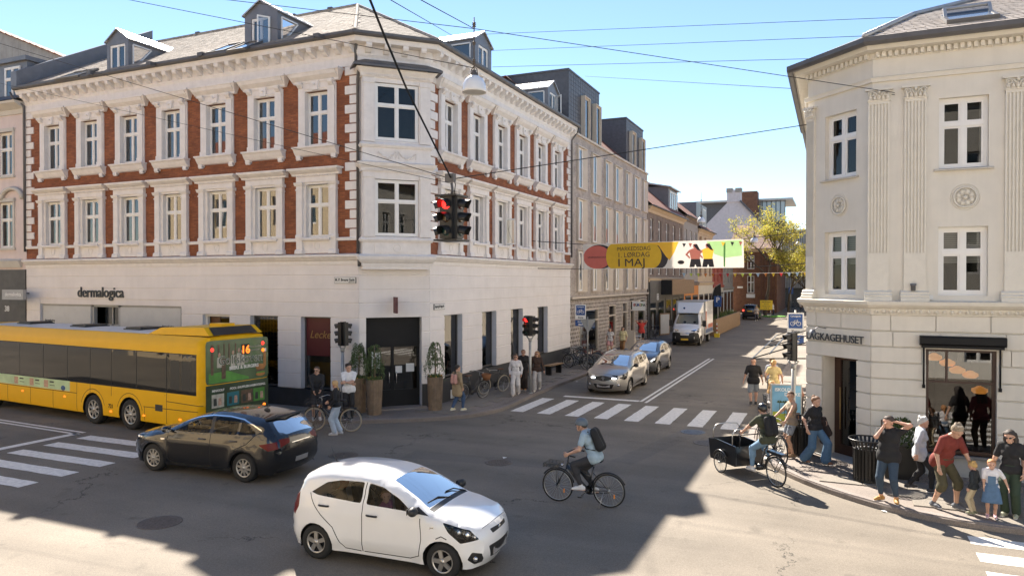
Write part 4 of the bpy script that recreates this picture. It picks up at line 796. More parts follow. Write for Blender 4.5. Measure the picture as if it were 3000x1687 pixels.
# tile roofs
def TILE(name, c1, c2):
    BRICK(name, c1, c2, tuple(x*.45 for x in c1), .25, .16, .02, .6)
TILE('red_tile', (.28, .09, .045), (.2, .06, .035)); TILE('pink_tile', (.42, .27, .21), (.35, .22, .17))
BRICK('grey_brick', (.47, .41, .36), (.33, .28, .245), (.44, .39, .35), .23, .065, .012); BRICK('brown_brick', (.20, .085, .04), (.13, .05, .028), (.15, .1, .075)); BRICK('dull_brick', (.25, .19, .15), (.2, .15, .12), (.2, .16, .13))
M('orange_wall', (.62, .24, .06), .8, var=.08); M('red_wall', (.36, .085, .055), .8, var=.1); M('grey_wall', (.33, .30, .27), .8, var=.1); M('tan_wall', (.55, .42, .28), .8, var=.08); M('dark_shop', (.085, .078, .07), .6, var=.2); M('wood', (.27, .17, .09), .7, var=.22, scale=5); M('wood_grey', (.22, .155, .10), .75, var=.25, scale=5); M('lilac_wall', (.58, .54, .56), .8, var=.08, streak=.1); M('concrete', (.34, .32, .30), .85, var=.18, scale=1.2, bump=.3, streak=.2); M('beige_frame', (.58, .50, .41), .65, var=.06); M('brown_paint', (.12, .05, .03), .5, var=.1)
# left neighbour with dark ground floor
nb = house('pink_building', 'pale pink house with stone window frames at the left edge', FL, -46, X0-.02, 12.75, 'pinkish', [(6.2, 8.3), (9.5, 11.5)], [-34.9, -37.4, -40], 1.15, sur='stone_sill', corn='stone_sill', roofm=None, eave=.5)
mb = MB(FL); mb.prof([(0, 5.3), (-.1, 5.3), (-.2, 5.6), (0, 5.7)], -46, X0-.3); mb.build('string_course', 'stone_sill', nb); mb = MB(FL); mb.box(-46, X0-.03, -.06, .02, 0, 5.2); mb.build('shop_front', 'dark_shop', nb); lettering('38', .35, 'sign_white', nb, FL @ TR(-34.9, -.07, 3.3), .01, .004)
mb = MB(FL); mb.quad((-46, -.5, 12.8), (X0-.05, -.5, 12.8), (X0-.05, 6.6, 17), (-46, 6.6, 17)); mb.build('roof', 'slate_dark', nb)
mb = MB(FL); mb.box(-37, -33.75, .3, 3.5, 12.9, 14.75); mb.box(-37.1, -33.65, .15, 4, 14.75, 14.95); mb.build('dormer', 'zinc', nb); window(nb, FL, -34.75, 13.1, 1.1, 1.45, .24, name='dormer_window')
mb = MB(FL); mb.tube([(-34.3+.75*cos(t*pi/10), -.1, 8.4+.5*sin(t*pi/10)) for t in range(11)], .1, 5); mb.build('arched_hood', 'stone_sill', nb)
gg = thing('gable_wall', 'weathered grey gable wall rising behind the pink house at far left', 'wall', (-48, 33, 0)); q = [PY(-60, 70, 32), PY(185, 168, 32)]; mb = MB(); mb.add([(q[0].x, 32, 0), (q[1].x, 32, 0), (q[1].x, 32, q[1].z), (q[0].x, 32, q[0].z), (q[0].x, 33, 0), (q[1].x, 33, 0), (q[1].x, 33, q[1].z), (q[0].x, 33, q[0].z)], [(0, 1, 2, 3), (1, 5, 6, 2), (3, 2, 6, 7), (5, 4, 7, 6)]); mb.build('wall', 'concrete', gg)
mb = MB()
for i in range(14): a = q[0].lerp(q[1], i/14); b = q[0].lerp(q[1], (i+.93)/14); mb.bar((a.x, 32.4, a.z+.06), (b.x, 32.4, b.z+.02), 1.2, .06)
tag(mb.build('coping_tiles', 'red_tile', gg), kind='stuff')
# grey brick block with deep window frames
g0, g1 = Y1+.06, 56.9
gb = thing('grey_brick_block', 'modern grey brick block with deep beige window frames and dark roof boxes', 'building', (-19, 48, 0))
gcol = [(39.7, 41.3), (42.45, 44.1), (45.2, 46.7), (47.5, 49.2), (50.2, 51.7), (52.6, 54.4), (55.3, 56.6)]; grow = [(4.1, 6.4), (7.05, 9.4), (10.05, 12.4)]
mb = MB(FR); gh = [(a, b, c, d) for a, b in gcol for c, d in grow]; wall(mb, g0, g1, 3.75, 13.0, gh, 0, .3); mb.build('wall', 'grey_brick', gb)
rmb = MB(FR); rmb.quad((g0, .9, 3.8), (g1, .9, 3.8), (g1, .9, 13), (g0, .9, 13)); rmb.build('rooms', 'interior', gb)
random.seed(11)
for a, b in gcol:
    m_ = MB(); w_ = b-a
    for x0, x1 in ((-w_/2-.06, -w_/2), (w_/2, w_/2+.06)): m_.box(x0, x1, -.13, .1, -.06, 2.41)
    m_.box(-w_/2, w_/2, -.13, .1, -.06, 0); m_.box(-w_/2, w_/2, -.13, .1, 2.35, 2.41); m_.add([(w_/2, -.125, 0), (w_/2-.5, .06, 0), (w_/2-.5, .06, 2.35), (w_/2, -.125, 2.35)], [(0, 1, 2, 3)]); dfm = m_.mesh('beige_frame', 'deep_frame')
    for c, d in grow:
        h = d-c; o = window(gb, FR, (a+b)/2-.22, c, w_-.5, h, .02, trans=False, mats='white_paint', fw=.06, mull=1 if w_ > 1.55 else 0, curtain=random.choice((0, 0, .4))); put('deep_frame', dfm, o, FR @ Vector(((a+b)/2, 0, c)), pi/2)
mb = MB(FR); mb.box(g0, g1, -.12, .1, 13.0, 13.12); mb.build('coping', 'beige_frame', gb); mb = MB(FR); mb.box(g0, g1, -.14, .02, 3.66, 3.78); mb.build('string_course', 'beige_frame', gb)
mb = MB(FR); mb.quad((g0, 0, 13.1), (g1, 0, 13.1), (g1, 4, 16.6), (g0, 4, 16.6)); mb.quad((g0, 4, 16.6), (g1, 4, 16.6), (g1, 9, 13), (g0, 9, 13)); mb.build('roof', 'red_tile', gb)
for u0, u1, zt in ((39.1, 45.0, 16.6), (51.6, 56.7, 16.4)):
    mb = MB(FR); mb.box(u0, u1, .3, 7, 12.9, zt); mb.box(u0-.05, u1+.05, .25, 7.05, zt, zt+.1); o = mb.build('roof_box', 'slate_dark', gb)
    sm = MB(FR)
    for r in range(int((zt-13)/.24)):
        for i in range(int((u1-u0)/.42)): sm.box(u0+.02+i*.42, u0+.41+i*.42, .28, .3, 13+r*.24, 13.225+r*.24)
    tag(sm.build('slate_cladding', 'slate_dark', o), kind='stuff')
    for c in ((u0+u1)/2-.2, u1-.9) if u1 < 50 else (u0+1.4, u1-.8):
        o2 = window(o, FR, c, 12.7, 1.0, 2.9, .1, trans=False, mull=0, mats='beige_frame', name='roof_window'); m_ = MB(); m_.box(-.56, -.5, -.1, .18, -.06, 2.96); m_.box(.5, .56, -.1, .18, -.06, 2.96); m_.box(-.5, .5, -.1, .18, 2.9, 2.96); m_.box(-.5, .5, -.1, .18, -.06, 0); m_.build('deep_frame', 'beige_frame', o2, FR @ Vector((c, 0.12, 12.7)), pi/2); m_ = MB(FR); m_.box(c-.48, c+.48, .25, .28, 12.75, 15.55); m_.build('backing', 'interior', o2)
# ground floor: open brick screen and glazing
op = [(40.3, 43.9, .3, 3.0), (46.2, 47.9, .3, 3.1), (49.6, 50.9, .1, 3.2), (51.8, 53.0, .3, 3.25), (53.9, 56.3, .3, 3.3)]
mb = MB(FR); wall(mb, g0, g1, 0, 3.66, op, .16, .1); mb.build('backing_wall', 'dark', gb)
sm = MB(FR); z = .15; r = 0
while z < 3.6:
    for a, b in clip_runs(g0, g1, z, z+.19, op):
        sm.box(a, b, 0, .14, z, z+.10); u = a+(.0 if r % 2 else .15)
        while u+.15 < b: sm.box(u, u+.15, .01, .14, z+.10, z+.23); u += .30
    z += .23; r += 1
tag(sm.build('brick_screen', 'grey_brick', gb), kind='stuff')
for a, b, c, d in op:
    m_ = MB(FR)
    for x0, x1 in ((a, a+.08), (b-.08, b)): m_.box(x0, x1, -.02, .16, c, d)
    m_.box(a, b, -.02, .16, c-.05, c+.08); m_.box(a, b, -.02, .16, d-.08, d); m_.box(a, b, .0, .14, d-.75, d-.67)
    o = m_.build('shop_window', 'beige_frame', gb); m_ = MB(FR); m_.quad((a+.08, .08, c+.08), (b-.08, .08, c+.08), (b-.08, .08, d-.75), (a+.08, .08, d-.75)); m_.build('pane', 'shop_glass', o); m_ = MB(FR); m_.quad((a+.08, .08, d-.67), (b-.08, .08, d-.67), (b-.08, .08, d-.08), (a+.08, .08, d-.08)); m_.build('pane', 'shop_glass', o)
rmb = MB(FR); rmb.quad((g0, 2, 0), (g1, 2, 0), (g1, 2, 3.6), (g0, 2, 3.6)); rmb.build('shop_interior', 'interior', gb)
es = thing('projecting_sign', 'white projecting shop sign with colourful letters on the grey block', 'sign', (-13, 52.4, 3)); mb = MB(FR); mb.box(51.9, 51.98, -1.05, -.1, 2.55, 3.2); mb.build('panel', 'sign_white', es)
for i, (ch, c) in enumerate(zip('EUROPA', ((.5, .05, .04), (.04, .04, .05), (.05, .12, .4), (.5, .25, .03), (.04, .3, .1), (.04, .04, .05)))):
    M('letter_%d' % i, c, .5, var=0); lettering(ch, .24, 'letter_%d' % i, es, TR(XR+.2+i*.14, 51.89, 2.86), .01, .012)
# houses further along the street
def rowhouse(name, label, y0, y1, ztop, wallm, n, rows, gmat, frame='white_paint', roofm='red_tile', rise=3.2, corn='tan_wall', ww=1.0, depth=9, gz=4.6, inset=.14, tr=.6):
    w_ = (y1-y0)/n; t = house(name, label, FR, y0, y1, ztop, wallm, rows, [y0+w_*(i+.5) for i in range(n)], ww, roofm=roofm, rise=rise, corn=corn, depth=depth, frame=frame, inset=inset, tr=tr)
    m_ = MB(FR); m_.box(y0+.02, y1-.02, -.07, .01, 0, gz-.35); m_.build('shop_front', gmat, t); m_ = MB(FR); m_.prof([(0, gz-.4), (-.12, gz-.4), (-.22, gz-.1), (0, gz)], y0, y1); m_.build('string_course', corn, t)
    k = max(1, int((y1-y0)/3)); 
    for i in range(k):
        a = y0+(y1-y0)*(i+.15)/k; b = y0+(y1-y0)*(i+.85)/k; m_ = MB(FR); m_.box(a, b, -.12, -.06, .5, 3.2); o = m_.build('shop_window', 'dark_shop', t); m_ = MB(FR); m_.quad((a+.1, -.13, .7), (b-.1, -.13, .7), (b-.1, -.13, 3.0), (a+.1, -.13, 3.0)); m_.build('pane', 'shop_glass', o)
    return t
bh = rowhouse('brown_house', 'grey brown house with red tiled roof and large zinc dormer next to the grey block', 57.0, 72, 10.65, 'dull_brick', 5, [(5.2, 7.0), (7.95, 9.75)], 'dark_shop', gz=5.0, rise=4.2, ww=1.15, roofm='red_tile')
mb = MB(FR); mb.box(67.3, 71.6, .5, 4.5, 10.9, 13.4); o = mb.build('dormer', 'zinc', bh); mb = MB(FR); mb.prof([(.2, 13.35), (2.2, 13.75), (5, 13.75), (5, 13.5), (2.2, 13.6), (.2, 13.25)], 67, 71.9); mb.build('dormer_roof', 'zinc_light', o); window(o, FR, 69.5, 11.3, 3.6, 1.7, .42, trans=False, mull=3, name='dormer_window')
for c in (59.5, 63.5): skylight(FR @ TR(c, .6, 11.2) @ Matrix.Rotation(.72, 4, 'X'), 1.0, 1.4, bh)
mb = MB(FR)
cn = thing('wooden_canopy', 'box canopy clad in vertical timber boards above the cafe entrance', 'canopy', (-12.6, 66, 3.5)); mb.box(61.4, 71.8, -1.05, -.1, 3.52, 4.75); mb.build('core', 'dark', cn)
for i in range(52): m_ = MB(FR); m_.box(61.42+i*.2, 61.6+i*.2, -1.09, -1.05, 3.5, 4.78+random.uniform(0, .02)); m_.build('board', 'wood', cn)
mb = MB(FR); mb.box(57.3, 61.3, -.16, -.05, 2.9, 4.7); o = mb.build('fascia', 'dark_shop', bh); lettering('88', .8, 'sign_white', o, FR @ TR(59.6, -.17, 3.1), .01, .0)
hg = rowhouse('grey_house', 'dark grey house with white windows and an orange ground floor', 72.05, 80.3, 11.1, 'grey_wall', 3, [(5.3, 7.1), (8.0, 9.8)], 'orange_wall', corn='dull_brick', rise=4, ww=1.1)
hy = rowhouse('yellow_house', 'narrow tan house with brown window frames and cream shop front', 80.35, 90.5, 10.35, 'tan_wall', 3, [(5.2, 7.4), (8.2, 9.6)], 'cream2', frame='brown_paint', corn='tan_wall', rise=3.5, ww=1.3)
mb = MB(FR); mb.box(81, 88, .3, 4, 10.5, 13.3); o = mb.build('dormer', 'zinc', hy); window(o, FR, 86, 10.9, 2.2, 2, .22, trans=False, mull=2, name='dormer_window')
hr_ = rowhouse('red_house', 'small red plastered house with narrow white windows', 90.55, 99.8, 9.0, 'red_wall', 3, [(4.6, 6.6)], 'cream2', corn='red_wall', rise=3, ww=.9, gz=4.2)
hq = rowhouse('stone_house', 'narrow grey stone house before the brick corner house', 99.85, 110.2, 8.6, 'grey_wall', 3, [(4.4, 6.4)], 'sign_white', corn='grey_wall', rise=3, ww=.9, gz=3.8)
# houses closing the street
FB = TR(0, 112, 0)
bk = house('brick_corner_house', 'brown brick corner house closing the street behind the tree', FB, -14.2, -7.6, 9.4, 'brown_brick', [(2.9, 5.4), (6.4, 8.4)], [-11.2], 1.0, roofm=None, corn='tan_wall', depth=20); 
for i in range(5): mb = MB(FB); mb.box(-9.8+i*.45, -9.6+i*.45, -.06, .02, .5, 8.8); mb.build('pier', 'brown_paint', bk)
mb = MB(FB); mb.add([(-14.4, -.4, 9.4), (-7.4, -.4, 9.4), (-7.4, 12, 9.4), (-14.4, 12, 9.4), (-13.8, 5, 13.2), (-11, 5, 13.2)], [(0, 1, 5, 4), (1, 2, 5), (2, 3, 4, 5), (3, 0, 4)]); mb.build('roof', 'pink_tile', bk); mb = MB(FB); mb.box(-11.8, -10.6, -.08, -.02, 2.2, 2.75); mb.build('signboard', 'sign_white', bk); mb = MB(FB); mb.box(-13.1, -12.3, -.05, 0, 3.6, 3.85); mb.build('plate', 'sign_white', bk)
wg = thing('white_gable_house', 'tall white gable wall with twin chimney rising behind the roofs', 'building', (-17, 142, 0)); mb = MB(); zt = 19.6; mb.add([(-23.5, 142, 0), (-9.5, 142, 0), (-9.5, 142, 12.2), (-16.2, 142, zt), (-18.2, 142, zt), (-23.5, 142, 14.2), (-23.5, 154, 0), (-9.5, 154, 0), (-9.5, 154, 12.2), (-16.2, 154, zt), (-18.2, 154, zt), (-23.5, 154, 14.2)], [(0, 1, 2, 3, 4, 5), (1, 7, 8, 2), (2, 8, 9, 3), (3, 9, 10, 4), (4, 10, 11, 5)]); mb.build('wall', 'lilac_wall', wg); mb = MB(); mb.bar((-9.2, 141.9, 12.0), (-16.1, 141.9, zt), .8, .35); mb.build('verge', 'slate_dark', wg); mb = MB(); mb.box(-18.5, -16, 141.8, 143.5, zt-.2, zt+2.1); o = mb.build('chimney', 'lilac_wall', wg); mb = MB(); mb.box(-18.6, -17.5, 141.7, 143.6, zt+1.6, zt+2.4); mb.box(-17.0, -15.9, 141.7, 143.6, zt+1.6, zt+2.4); mb.build('chimney_pots', 'concrete', o)
gp = thing('glass_penthouse', 'modern rooftop storey with glass walls and thin overhanging roof', 'building', (-15, 165, 0)); mb = MB(); mb.box(-27, -9.5, 165, 178, 0, 17.4); mb.build('body', 'dark_shop', gp); mb = MB(); mb.box(-28, -8.0, 163.5, 180, 21.7, 22.1); mb.build('flat_roof', 'zinc_light', gp); mb = MB(); mb.quad((-17, 165.2, 17.4), (-9.6, 165.2, 17.4), (-9.6, 165.2, 21.7), (-17, 165.2, 21.7)); mb.build('glass_wall', 'roof_glass', gp)
for i in range(9): mb = MB(); mb.box(-17+i*.92, -16.88+i*.92, 165, 165.2, 17.2, 21.7); mb.build('mullion', 'sign_dark', gp)
mb = MB(); mb.box(-27, -17, 165.1, 176, 17.4, 21.7); mb.build('clad_wall', 'slate_dark', gp); mb = MB(); mb.box(-18.4, -14.8, 160, 164, 12, 23.4); mb.build('brick_core', 'brown_brick', gp)
sb = thing('slatted_block', 'large grey block with vertical slats at the far end of the street', 'building', (2, 135, 0)); mb = MB(); mb.box(-8.2, 14, 135, 150, 3.4, 13.5); mb.build('body', 'concrete', sb); mb = MB(); mb.box(-7.8, 14, 135.6, 150, 0, 3.4); mb.build('ground_floor', 'dark_shop', sb)
for i in range(24): mb = MB(); mb.box(-8.1+i*.36, -7.95+i*.36, 134.7, 134.95, 3.5, 13.4); mb.build('slat', 'zinc_light', sb)
# ================================================================ houses behind and beside the viewpoint (they light and fill the window reflections)
M('yellow_wall', (.66, .52, .33), .8, var=.06); M('pale_wall', (.72, .68, .60), .8, var=.05)
FBK = TR(0, -.7, 0) @ RZ(pi)
house('opposite_corner_house', 'pale corner house on the near side of the crossing', FBK, -26, 1.0, 13.5, 'pale_wall', [(.8, 3.4), (5.0, 7.2), (8.6, 10.8)], [-24.5+2.6*i for i in range(10)], 1.2, roofm='red_tile', rise=3.5, corn='cream2', depth=11)
house('opposite_yellow_house', 'yellow house on the near side of the left street', FBK, 14.0, 52, 13.5, 'yellow_wall', [(.8, 3.4), (5.2, 7.4), (8.9, 11.1)], [15.5+2.9*i for i in range(12)], 1.2, roofm='red_tile', rise=3.5, corn='cream2', depth=11)
FS = TR(-.6, 0, 0) @ RZ(-pi/2)
house('sunny_row', 'row of pale houses on the sunny side of the street', FS, -108, -44.2, 9.5, 'cream2', [(.8, 3.2), (4.6, 6.5), (7.2, 8.9)], [-106+3.3*i for i in range(19)], 1.2, roofm='red_tile', rise=3, corn='cream2', depth=10)
# ================================================================ vehicles
def catmull(P, k=5):
    P = [Vector(p) for p in P]; out = []; T = []
    for i in range(len(P)-1):
        p0 = P[i-1] if i else P[0]*2-P[1]; p1 = P[i]; p2 = P[i+1]; p3 = P[i+2] if i+2 < len(P) else P[-1]*2-P[-2]
        for j in range(k):
            t = j/k; out.append(.5*((2*p1)+(p2-p0)*t+(2*p0-5*p1+4*p2-p3)*t*t+(3*p1-p0-3*p2+p3)*t**3)); T.append(i+t)
    out.append(P[-1]); T.append(len(P)-1); return out, T
def chamfer_poly(P, f=.22):
    out = []; n = len(P)
    for i in range(n):
        a, b, c = Vector(P[i-1]), Vector(P[i]), Vector(P[(i+1) % n]); out += [tuple(b.lerp(a, f*.9)), tuple(b.lerp(a, f*.3).lerp(b.lerp(c, f*.3), .5)), tuple(b.lerp(c, f*.9))]
    return out
def thin(P, w=.015):
    P = [Vector(p) for p in P]; L = []; R_ = []
    for i, p in enumerate(P):
        d = ((P[i+1] if i < len(P)-1 else p)-(P[i-1] if i else p)).normalized(); n = Vector((-d.y, d.x))*w/2; L.append(tuple(p+n)); R_.append(tuple(p-n))
    return L+R_[::-1]
def densify(P, d, closed=True):
    out = []
    for i in range(len(P) if closed else len(P)-1):
        a = Vector(P[i]); b = Vector(P[(i+1) % len(P)]); k = max(1, int((b-a).length/d))
        out += [a.lerp(b, j/k) for j in range(k)]
    if not closed: out.append(Vector(P[-1]))
    return out
def sheet(boundary, polys, step, fmap, dens=.06):
    """triangulate a 2-D outline holding named outlines and map it to 3-D; returns {name:(verts,tris,normals)}"""
    V = []; E = []
    def addp(P):
        s0 = len(V); P = densify(P, dens); V.extend([Vector(p) for p in P]); n = len(P); E.extend([(s0+i, s0+(i+1) % n) for i in range(n)])
    addp(boundary)
    for nm, P in polys: addp(P)
    xs = [p[0] for p in boundary]; ys = [p[1] for p in boundary]; j = 0; y = min(ys)+step*.4
    while y < max(ys):
        x = min(xs)+(step/2 if j % 2 else 0)
        while x < max(xs):
            if inpoly((x, y), boundary): V.append(Vector((x, y)))
            x += step
        y += step*.87; j += 1
    r = delaunay_2d_cdt(V, E, [], 0, 1e-4); vs, tris = r[0], r[2]
    P3 = np.array([fmap(v.x, v.y) for v in vs]); keep = {}; alltri = []
    for t in tris:
        c = ((vs[t[0]].x+vs[t[1]].x+vs[t[2]].x)/3, (vs[t[0]].y+vs[t[1]].y+vs[t[2]].y)/3)
        if not inpoly(c, boundary): continue
        nm = 'body'
        for k, P in polys:
            if inpoly(c, P): nm = k
        keep.setdefault(nm, []).append(tuple(t)); alltri.append(tuple(t))
    N = np.zeros_like(P3); A = np.array(alltri); fn = np.cross(P3[A[:, 1]]-P3[A[:, 0]], P3[A[:, 2]]-P3[A[:, 0]])
    for k in range(3): np.add.at(N, A[:, k], fn)
    N /= (np.linalg.norm(N, axis=1, keepdims=True)+1e-12)
    return P3, keep, N
class Body:
    """collects the sheets of one vehicle by part name"""
    def __init__(s): s.d = {}
    def add(s, P3, keep, N, mirror=False, suffix=''):
        if mirror: P3 = P3*np.array([1, -1, 1]); N = N*np.array([1, -1, 1])
        for nm, tris in keep.items():
            V, F, NN = s.d.setdefault(nm+(suffix if nm not in ('body',) and not nm.startswith('=') else ''), ([], [], [])); mp = {}
            for t in tris:
                f = []
                for i in t:
                    if i not in mp: mp[i] = len(V); V.append(tuple(P3[i])); NN.append(tuple(N[i]))
                    f.append(mp[i])
                F.append(tuple(f[::-1]) if mirror else tuple(f))
    def build(s, root, mats):
        out = {}
        for nm, (V, F, NN) in s.d.items():
            key = nm.split('#')[0].lstrip('='); me = bpy.data.meshes.new(key); me.from_pydata(V, [], F); me.materials.append(MAT[mats[key]]); me.polygons.foreach_set('use_smooth', [True]*len(F)); me.update()
            me.normals_split_custom_set_from_vertices(NN); out.setdefault(key, []).append(put(key, me, root, local=True))
        return out
def interp(L, x):
    if x <= L[0][0]: return L[0][1]
    for (a, b), (c, d) in zip(L, L[1:]):
        if x <= c: t = (x-a)/(c-a); t = t*t*(3-2*t); return b+(d-b)*t
    return L[-1][1]
def wheel_meshes(r, wd, style, rim='alloy', key={}):
    k = (r, wd, style, rim)
    if k in key: return key[k]
    t = MB(); h = wd/2; rr = r*.64
    t.lathe([(rr, -h*.9), (r*.82, -h), (r*.95, -h*.92), (r, -h*.6), (r, h*.6), (r*.95, h*.92), (r*.82, h), (rr, h*.9)], 32, ax='y')
    m = MB(); m.lathe([(rr*1.0, -h*.4), (rr*1.02, h*.92), (rr*.94, h*.95), (rr*.9, h*.6), (rr*.88, h*.25), (0, h*.2)], 28, 1, ax='y')
    m.lathe([(rr*1.03, h*.9), (rr*.93, h*.98), (rr*.87, h*.8)], 28, 0, ax='y'); m.lathe([(rr*.26, h*.5), (rr*.22, h*.95), (0, h*1.0)], 14, 0, ax='y')
    n = abs(style)
    for i in range(n):
        a = 2*pi*i/n; d = Vector((cos(a), 0, sin(a))); s_ = Vector((-sin(a), 0, cos(a))); w0 = rr*(.5*2*pi/n*.2+.06); w1 = rr*.9*(2*pi/n)*(.30 if style > 0 else .42)
        yv = lambda q: Vector((0, -q, 0))
        A = d*rr*.15+yv(h*.9); B = d*rr*.9+yv(h*.85)
        m.add([A-s_*w0, A+s_*w0, B+s_*w1*.55, B-s_*w1*.55, A-s_*w0-yv(h*.3), A+s_*w0-yv(h*.3), B+s_*w1*.55-yv(h*.3), B-s_*w1*.55-yv(h*.3)], [(0, 1, 2, 3), (0, 4, 5, 1), (3, 2, 6, 7), (1, 5, 6, 2), (4, 0, 3, 7)], 0)
    key[k] = (t.mesh('tyre', 'tyre'), m.mesh([rim, 'dark'], 'rim')); return key[k]
M('tyre', (.018, .018, .018), .85, var=.15, scale=20, obj=True); M('alloy', (.5, .48, .45), .3, .8, var=.06, obj=True); M('hubcap', (.42, .41, .39), .35, .7, var=.08, obj=True); M('black_plastic', (.018, .018, .019), .5, var=.08, bump=.15, bscale=300, obj=True); M('chrome', (.8, .8, .8), .08, 1., var=0); M('plate', (.28, .27, .27), .6, var=.1, scale=8, obj=True); M('plate_yellow', (.75, .48, .04), .5, var=.05, obj=True)
M('tail_red', (.13, .006, .006), .3, var=0, spec=.25); M('tail_lit', (.9, .05, .03), .2, var=0, emit=1.2); M('orange_lit', (1, .2, .015), .3, var=0, emit=.55); M('red_lit', (1, .03, .02), .3, var=0, emit=.8); M('led_white', (.9, .95, 1), .3, var=0, emit=2.5); M('lamp_chrome', (.55, .56, .58), .12, .9, var=0, coat=1); M('seat_cloth', (.04, .04, .042), .9, var=.1, obj=True); M('gap', (.008, .008, .008), .8, var=0)
GLASS('car_glass', (.66, .68, .68), 1.42, gc=(.85, .8, .74)); GLASS('lamp_glass', (.92, .93, .95), 1.45); GLASS('dark_glass', (.06, .065, .07), 1.4, gc=(.8, .75, .7))
def PAINT(name, col, metal=0., rough=.28, flake=0.): M(name, col, rough, metal, var=.03, scale=1.2, coat=1., obj=True)
PAINT('paint_white', (.78, .775, .77)); PAINT('paint_black', (.006, .006, .007), 0, .2); PAINT('paint_silver', (.42, .405, .385), .75, .32); PAINT('paint_grey', (.09, .095, .105), .6, .3); PAINT('paint_darkgrey', (.05, .052, .058), .5, .3); M('bus_yellow', (.72, .40, .004), .42, var=.03, spec=.22, obj=True)
def vehicle(name, label, cat, spec, loc, rz, scale=1., group=None):
    root = thing(name, label, cat, loc, rz, group); root.scale = (scale,)*3
    C, T = catmull(spec['top'], 5); S_ = [0]
    for a, b in zip(C, C[1:]): S_.append(S_[-1]+(b-a).length)
    def sT(t):
        for i in range(len(T)-1):
            if T[i] <= t <= T[i+1]: return S_[i]+(S_[i+1]-S_[i])*(t-T[i])/(T[i+1]-T[i])
        return S_[-1]
    xf, xr, wr, ar = spec['wheels'][:4]; sill = spec['sill']; r = spec.get('r', .1); ca = np.array([(p.x, p.y) for p in C]); seg = ca[1:]-ca[:-1]; sl2 = (seg**2).sum(1)+1e-12
    def dist(x, z):
        q = np.array((x, z))-ca[:-1]; t = np.clip((q*seg).sum(1)/sl2, 0, 1); return sqrt(((q-seg*t[:, None])**2).sum(1).min())
    def W(x, z, d=None):
        if d is None: d = dist(x, z)
        f = 0 if d >= r else r-sqrt(max(0, r*r-(r-d)**2)); bl = 0
        for cx in (xf, xr):   # flared arches
            q = sqrt((x-cx)**2+(z-wr)**2); bl = max(bl, spec.get('flare', .025)*max(0, 1-abs(q-ar-.04)/.16))
        return interp(spec['W'], x)-interp(spec['tumble'], z)-f+bl*(1 if z < 1.0 else 0)
    # side outline with wheel arches
    bot = []; x0, x1 = C[-1].x, C[0].x
    for cx in sorted((c for c in spec.get('arches', (xr, xf)))):
        a0 = math.asin(max(-1, min(1, (sill-wr)/ar)))
        for k in range(13): a = pi-a0-(pi-2*a0)*k/12; bot.append((cx+ar*cos(a), wr+ar*sin(a)))
    side = [tuple(p) for p in C]+[(x0+.0, sill)]*(1 if C[-1].y > sill+.02 else 0)+bot+([(x1, sill)] if C[0].y > sill+.02 else [])
    P3, keep, N = sheet(side, spec['side'], spec.get('step', .09), lambda x, z: (x, -W(x, z), z))     # right side
    B = Body(); B.add(P3, keep, N, False, '#R'); B.add(P3, keep, N, True, '#L')
    # strip over the top from front to rear
    nmC = []
    for i in range(len(C)):
        d = (C[min(i+1, len(C)-1)]-C[max(i-1, 0)]).normalized(); nmC.append(Vector((d.y, -d.x))*(-1))
    We = [max(.05, W(p.x, p.y, 0)) for p in C]; wn = spec['wn']
    def smap(s, y):
        i = min(len(S_)-2, max(0, int(np.searchsorted(S_, s))-1)); t = (s-S_[i])/(S_[i+1]-S_[i]+1e-9); p = C[i].lerp(C[i+1], t); n = nmC[i].lerp(nmC[i+1], t).normalized(); we = We[i]+(We[i+1]-We[i])*t
        tt = T[i]+(T[i+1]-T[i])*t; f = y/wn; c = interp(spec['crown'], tt)*(1-f*f); return (p.x+n.x*c, f*we, p.y+n.y*c)
    bd = [(0, -wn), (S_[-1], -wn), (S_[-1], wn), (0, wn)]
    sp_ = [(nm, [(sT(t), y) for t, y in P]) for nm, P in spec['strip']]
    nmC = [(-v if v.dot(Vector((C[i].x-0, C[i].y-.7))) < 0 else v) for i, v in enumerate(nmC)]
    P3, keep, N = sheet(bd, sp_, spec.get('step', .09), smap)
    B.add(P3, keep, N); mats = dict(body=spec['paint'], **spec['mats']); objs = B.build(root, mats)
    # wheel wells and underbody
    ub = MB(); 
    for cx in spec.get('arches', (xr, xf)):
        wv = interp(spec['W'], cx)-.02
        for s_ in (-1, 1):
            ub.lathe([(ar+.005, s_*(wv-.03)), (ar+.005, s_*(wv-.36)), (0.02, s_*(wv-.36))], 16, c=(cx, 0, wr), ax='y', a0=-.35, a1=pi+.35)
    wm = min(w_ for _, w_ in spec['W'])-.02; ub.box(C[-1].x+.1, C[0].x-.1, -wm+.18, wm-.18, sill-.04, sill+.2); put('underbody', ub.mesh('dark', 'underbody'), root, local=True)
    ty, rm = wheel_meshes(wr, spec['wheels'][4], spec['wheels'][5], spec.get('rim', 'alloy'))
    for cx in spec.get('arches', (xr, xf)):
        wv = interp(spec['W'], cx)-spec['wheels'][4]/2-.015
        for s_ in (-1, 1):
            o = put('wheel', ty, root, (cx, s_*wv, wr), 0 if s_ < 0 else pi, local=True); q = put('rim', rm, o, (0, 0, 0), 0, local=True); o.rotation_euler = (0, random.uniform(0, 1), 0 if s_ < 0 else pi)
    root['_w'] = 0; del root['_w']
    return root, W, objs
def lpart(name, mb, mats, root): return put(name, mb.mesh(mats, name), root, local=True)
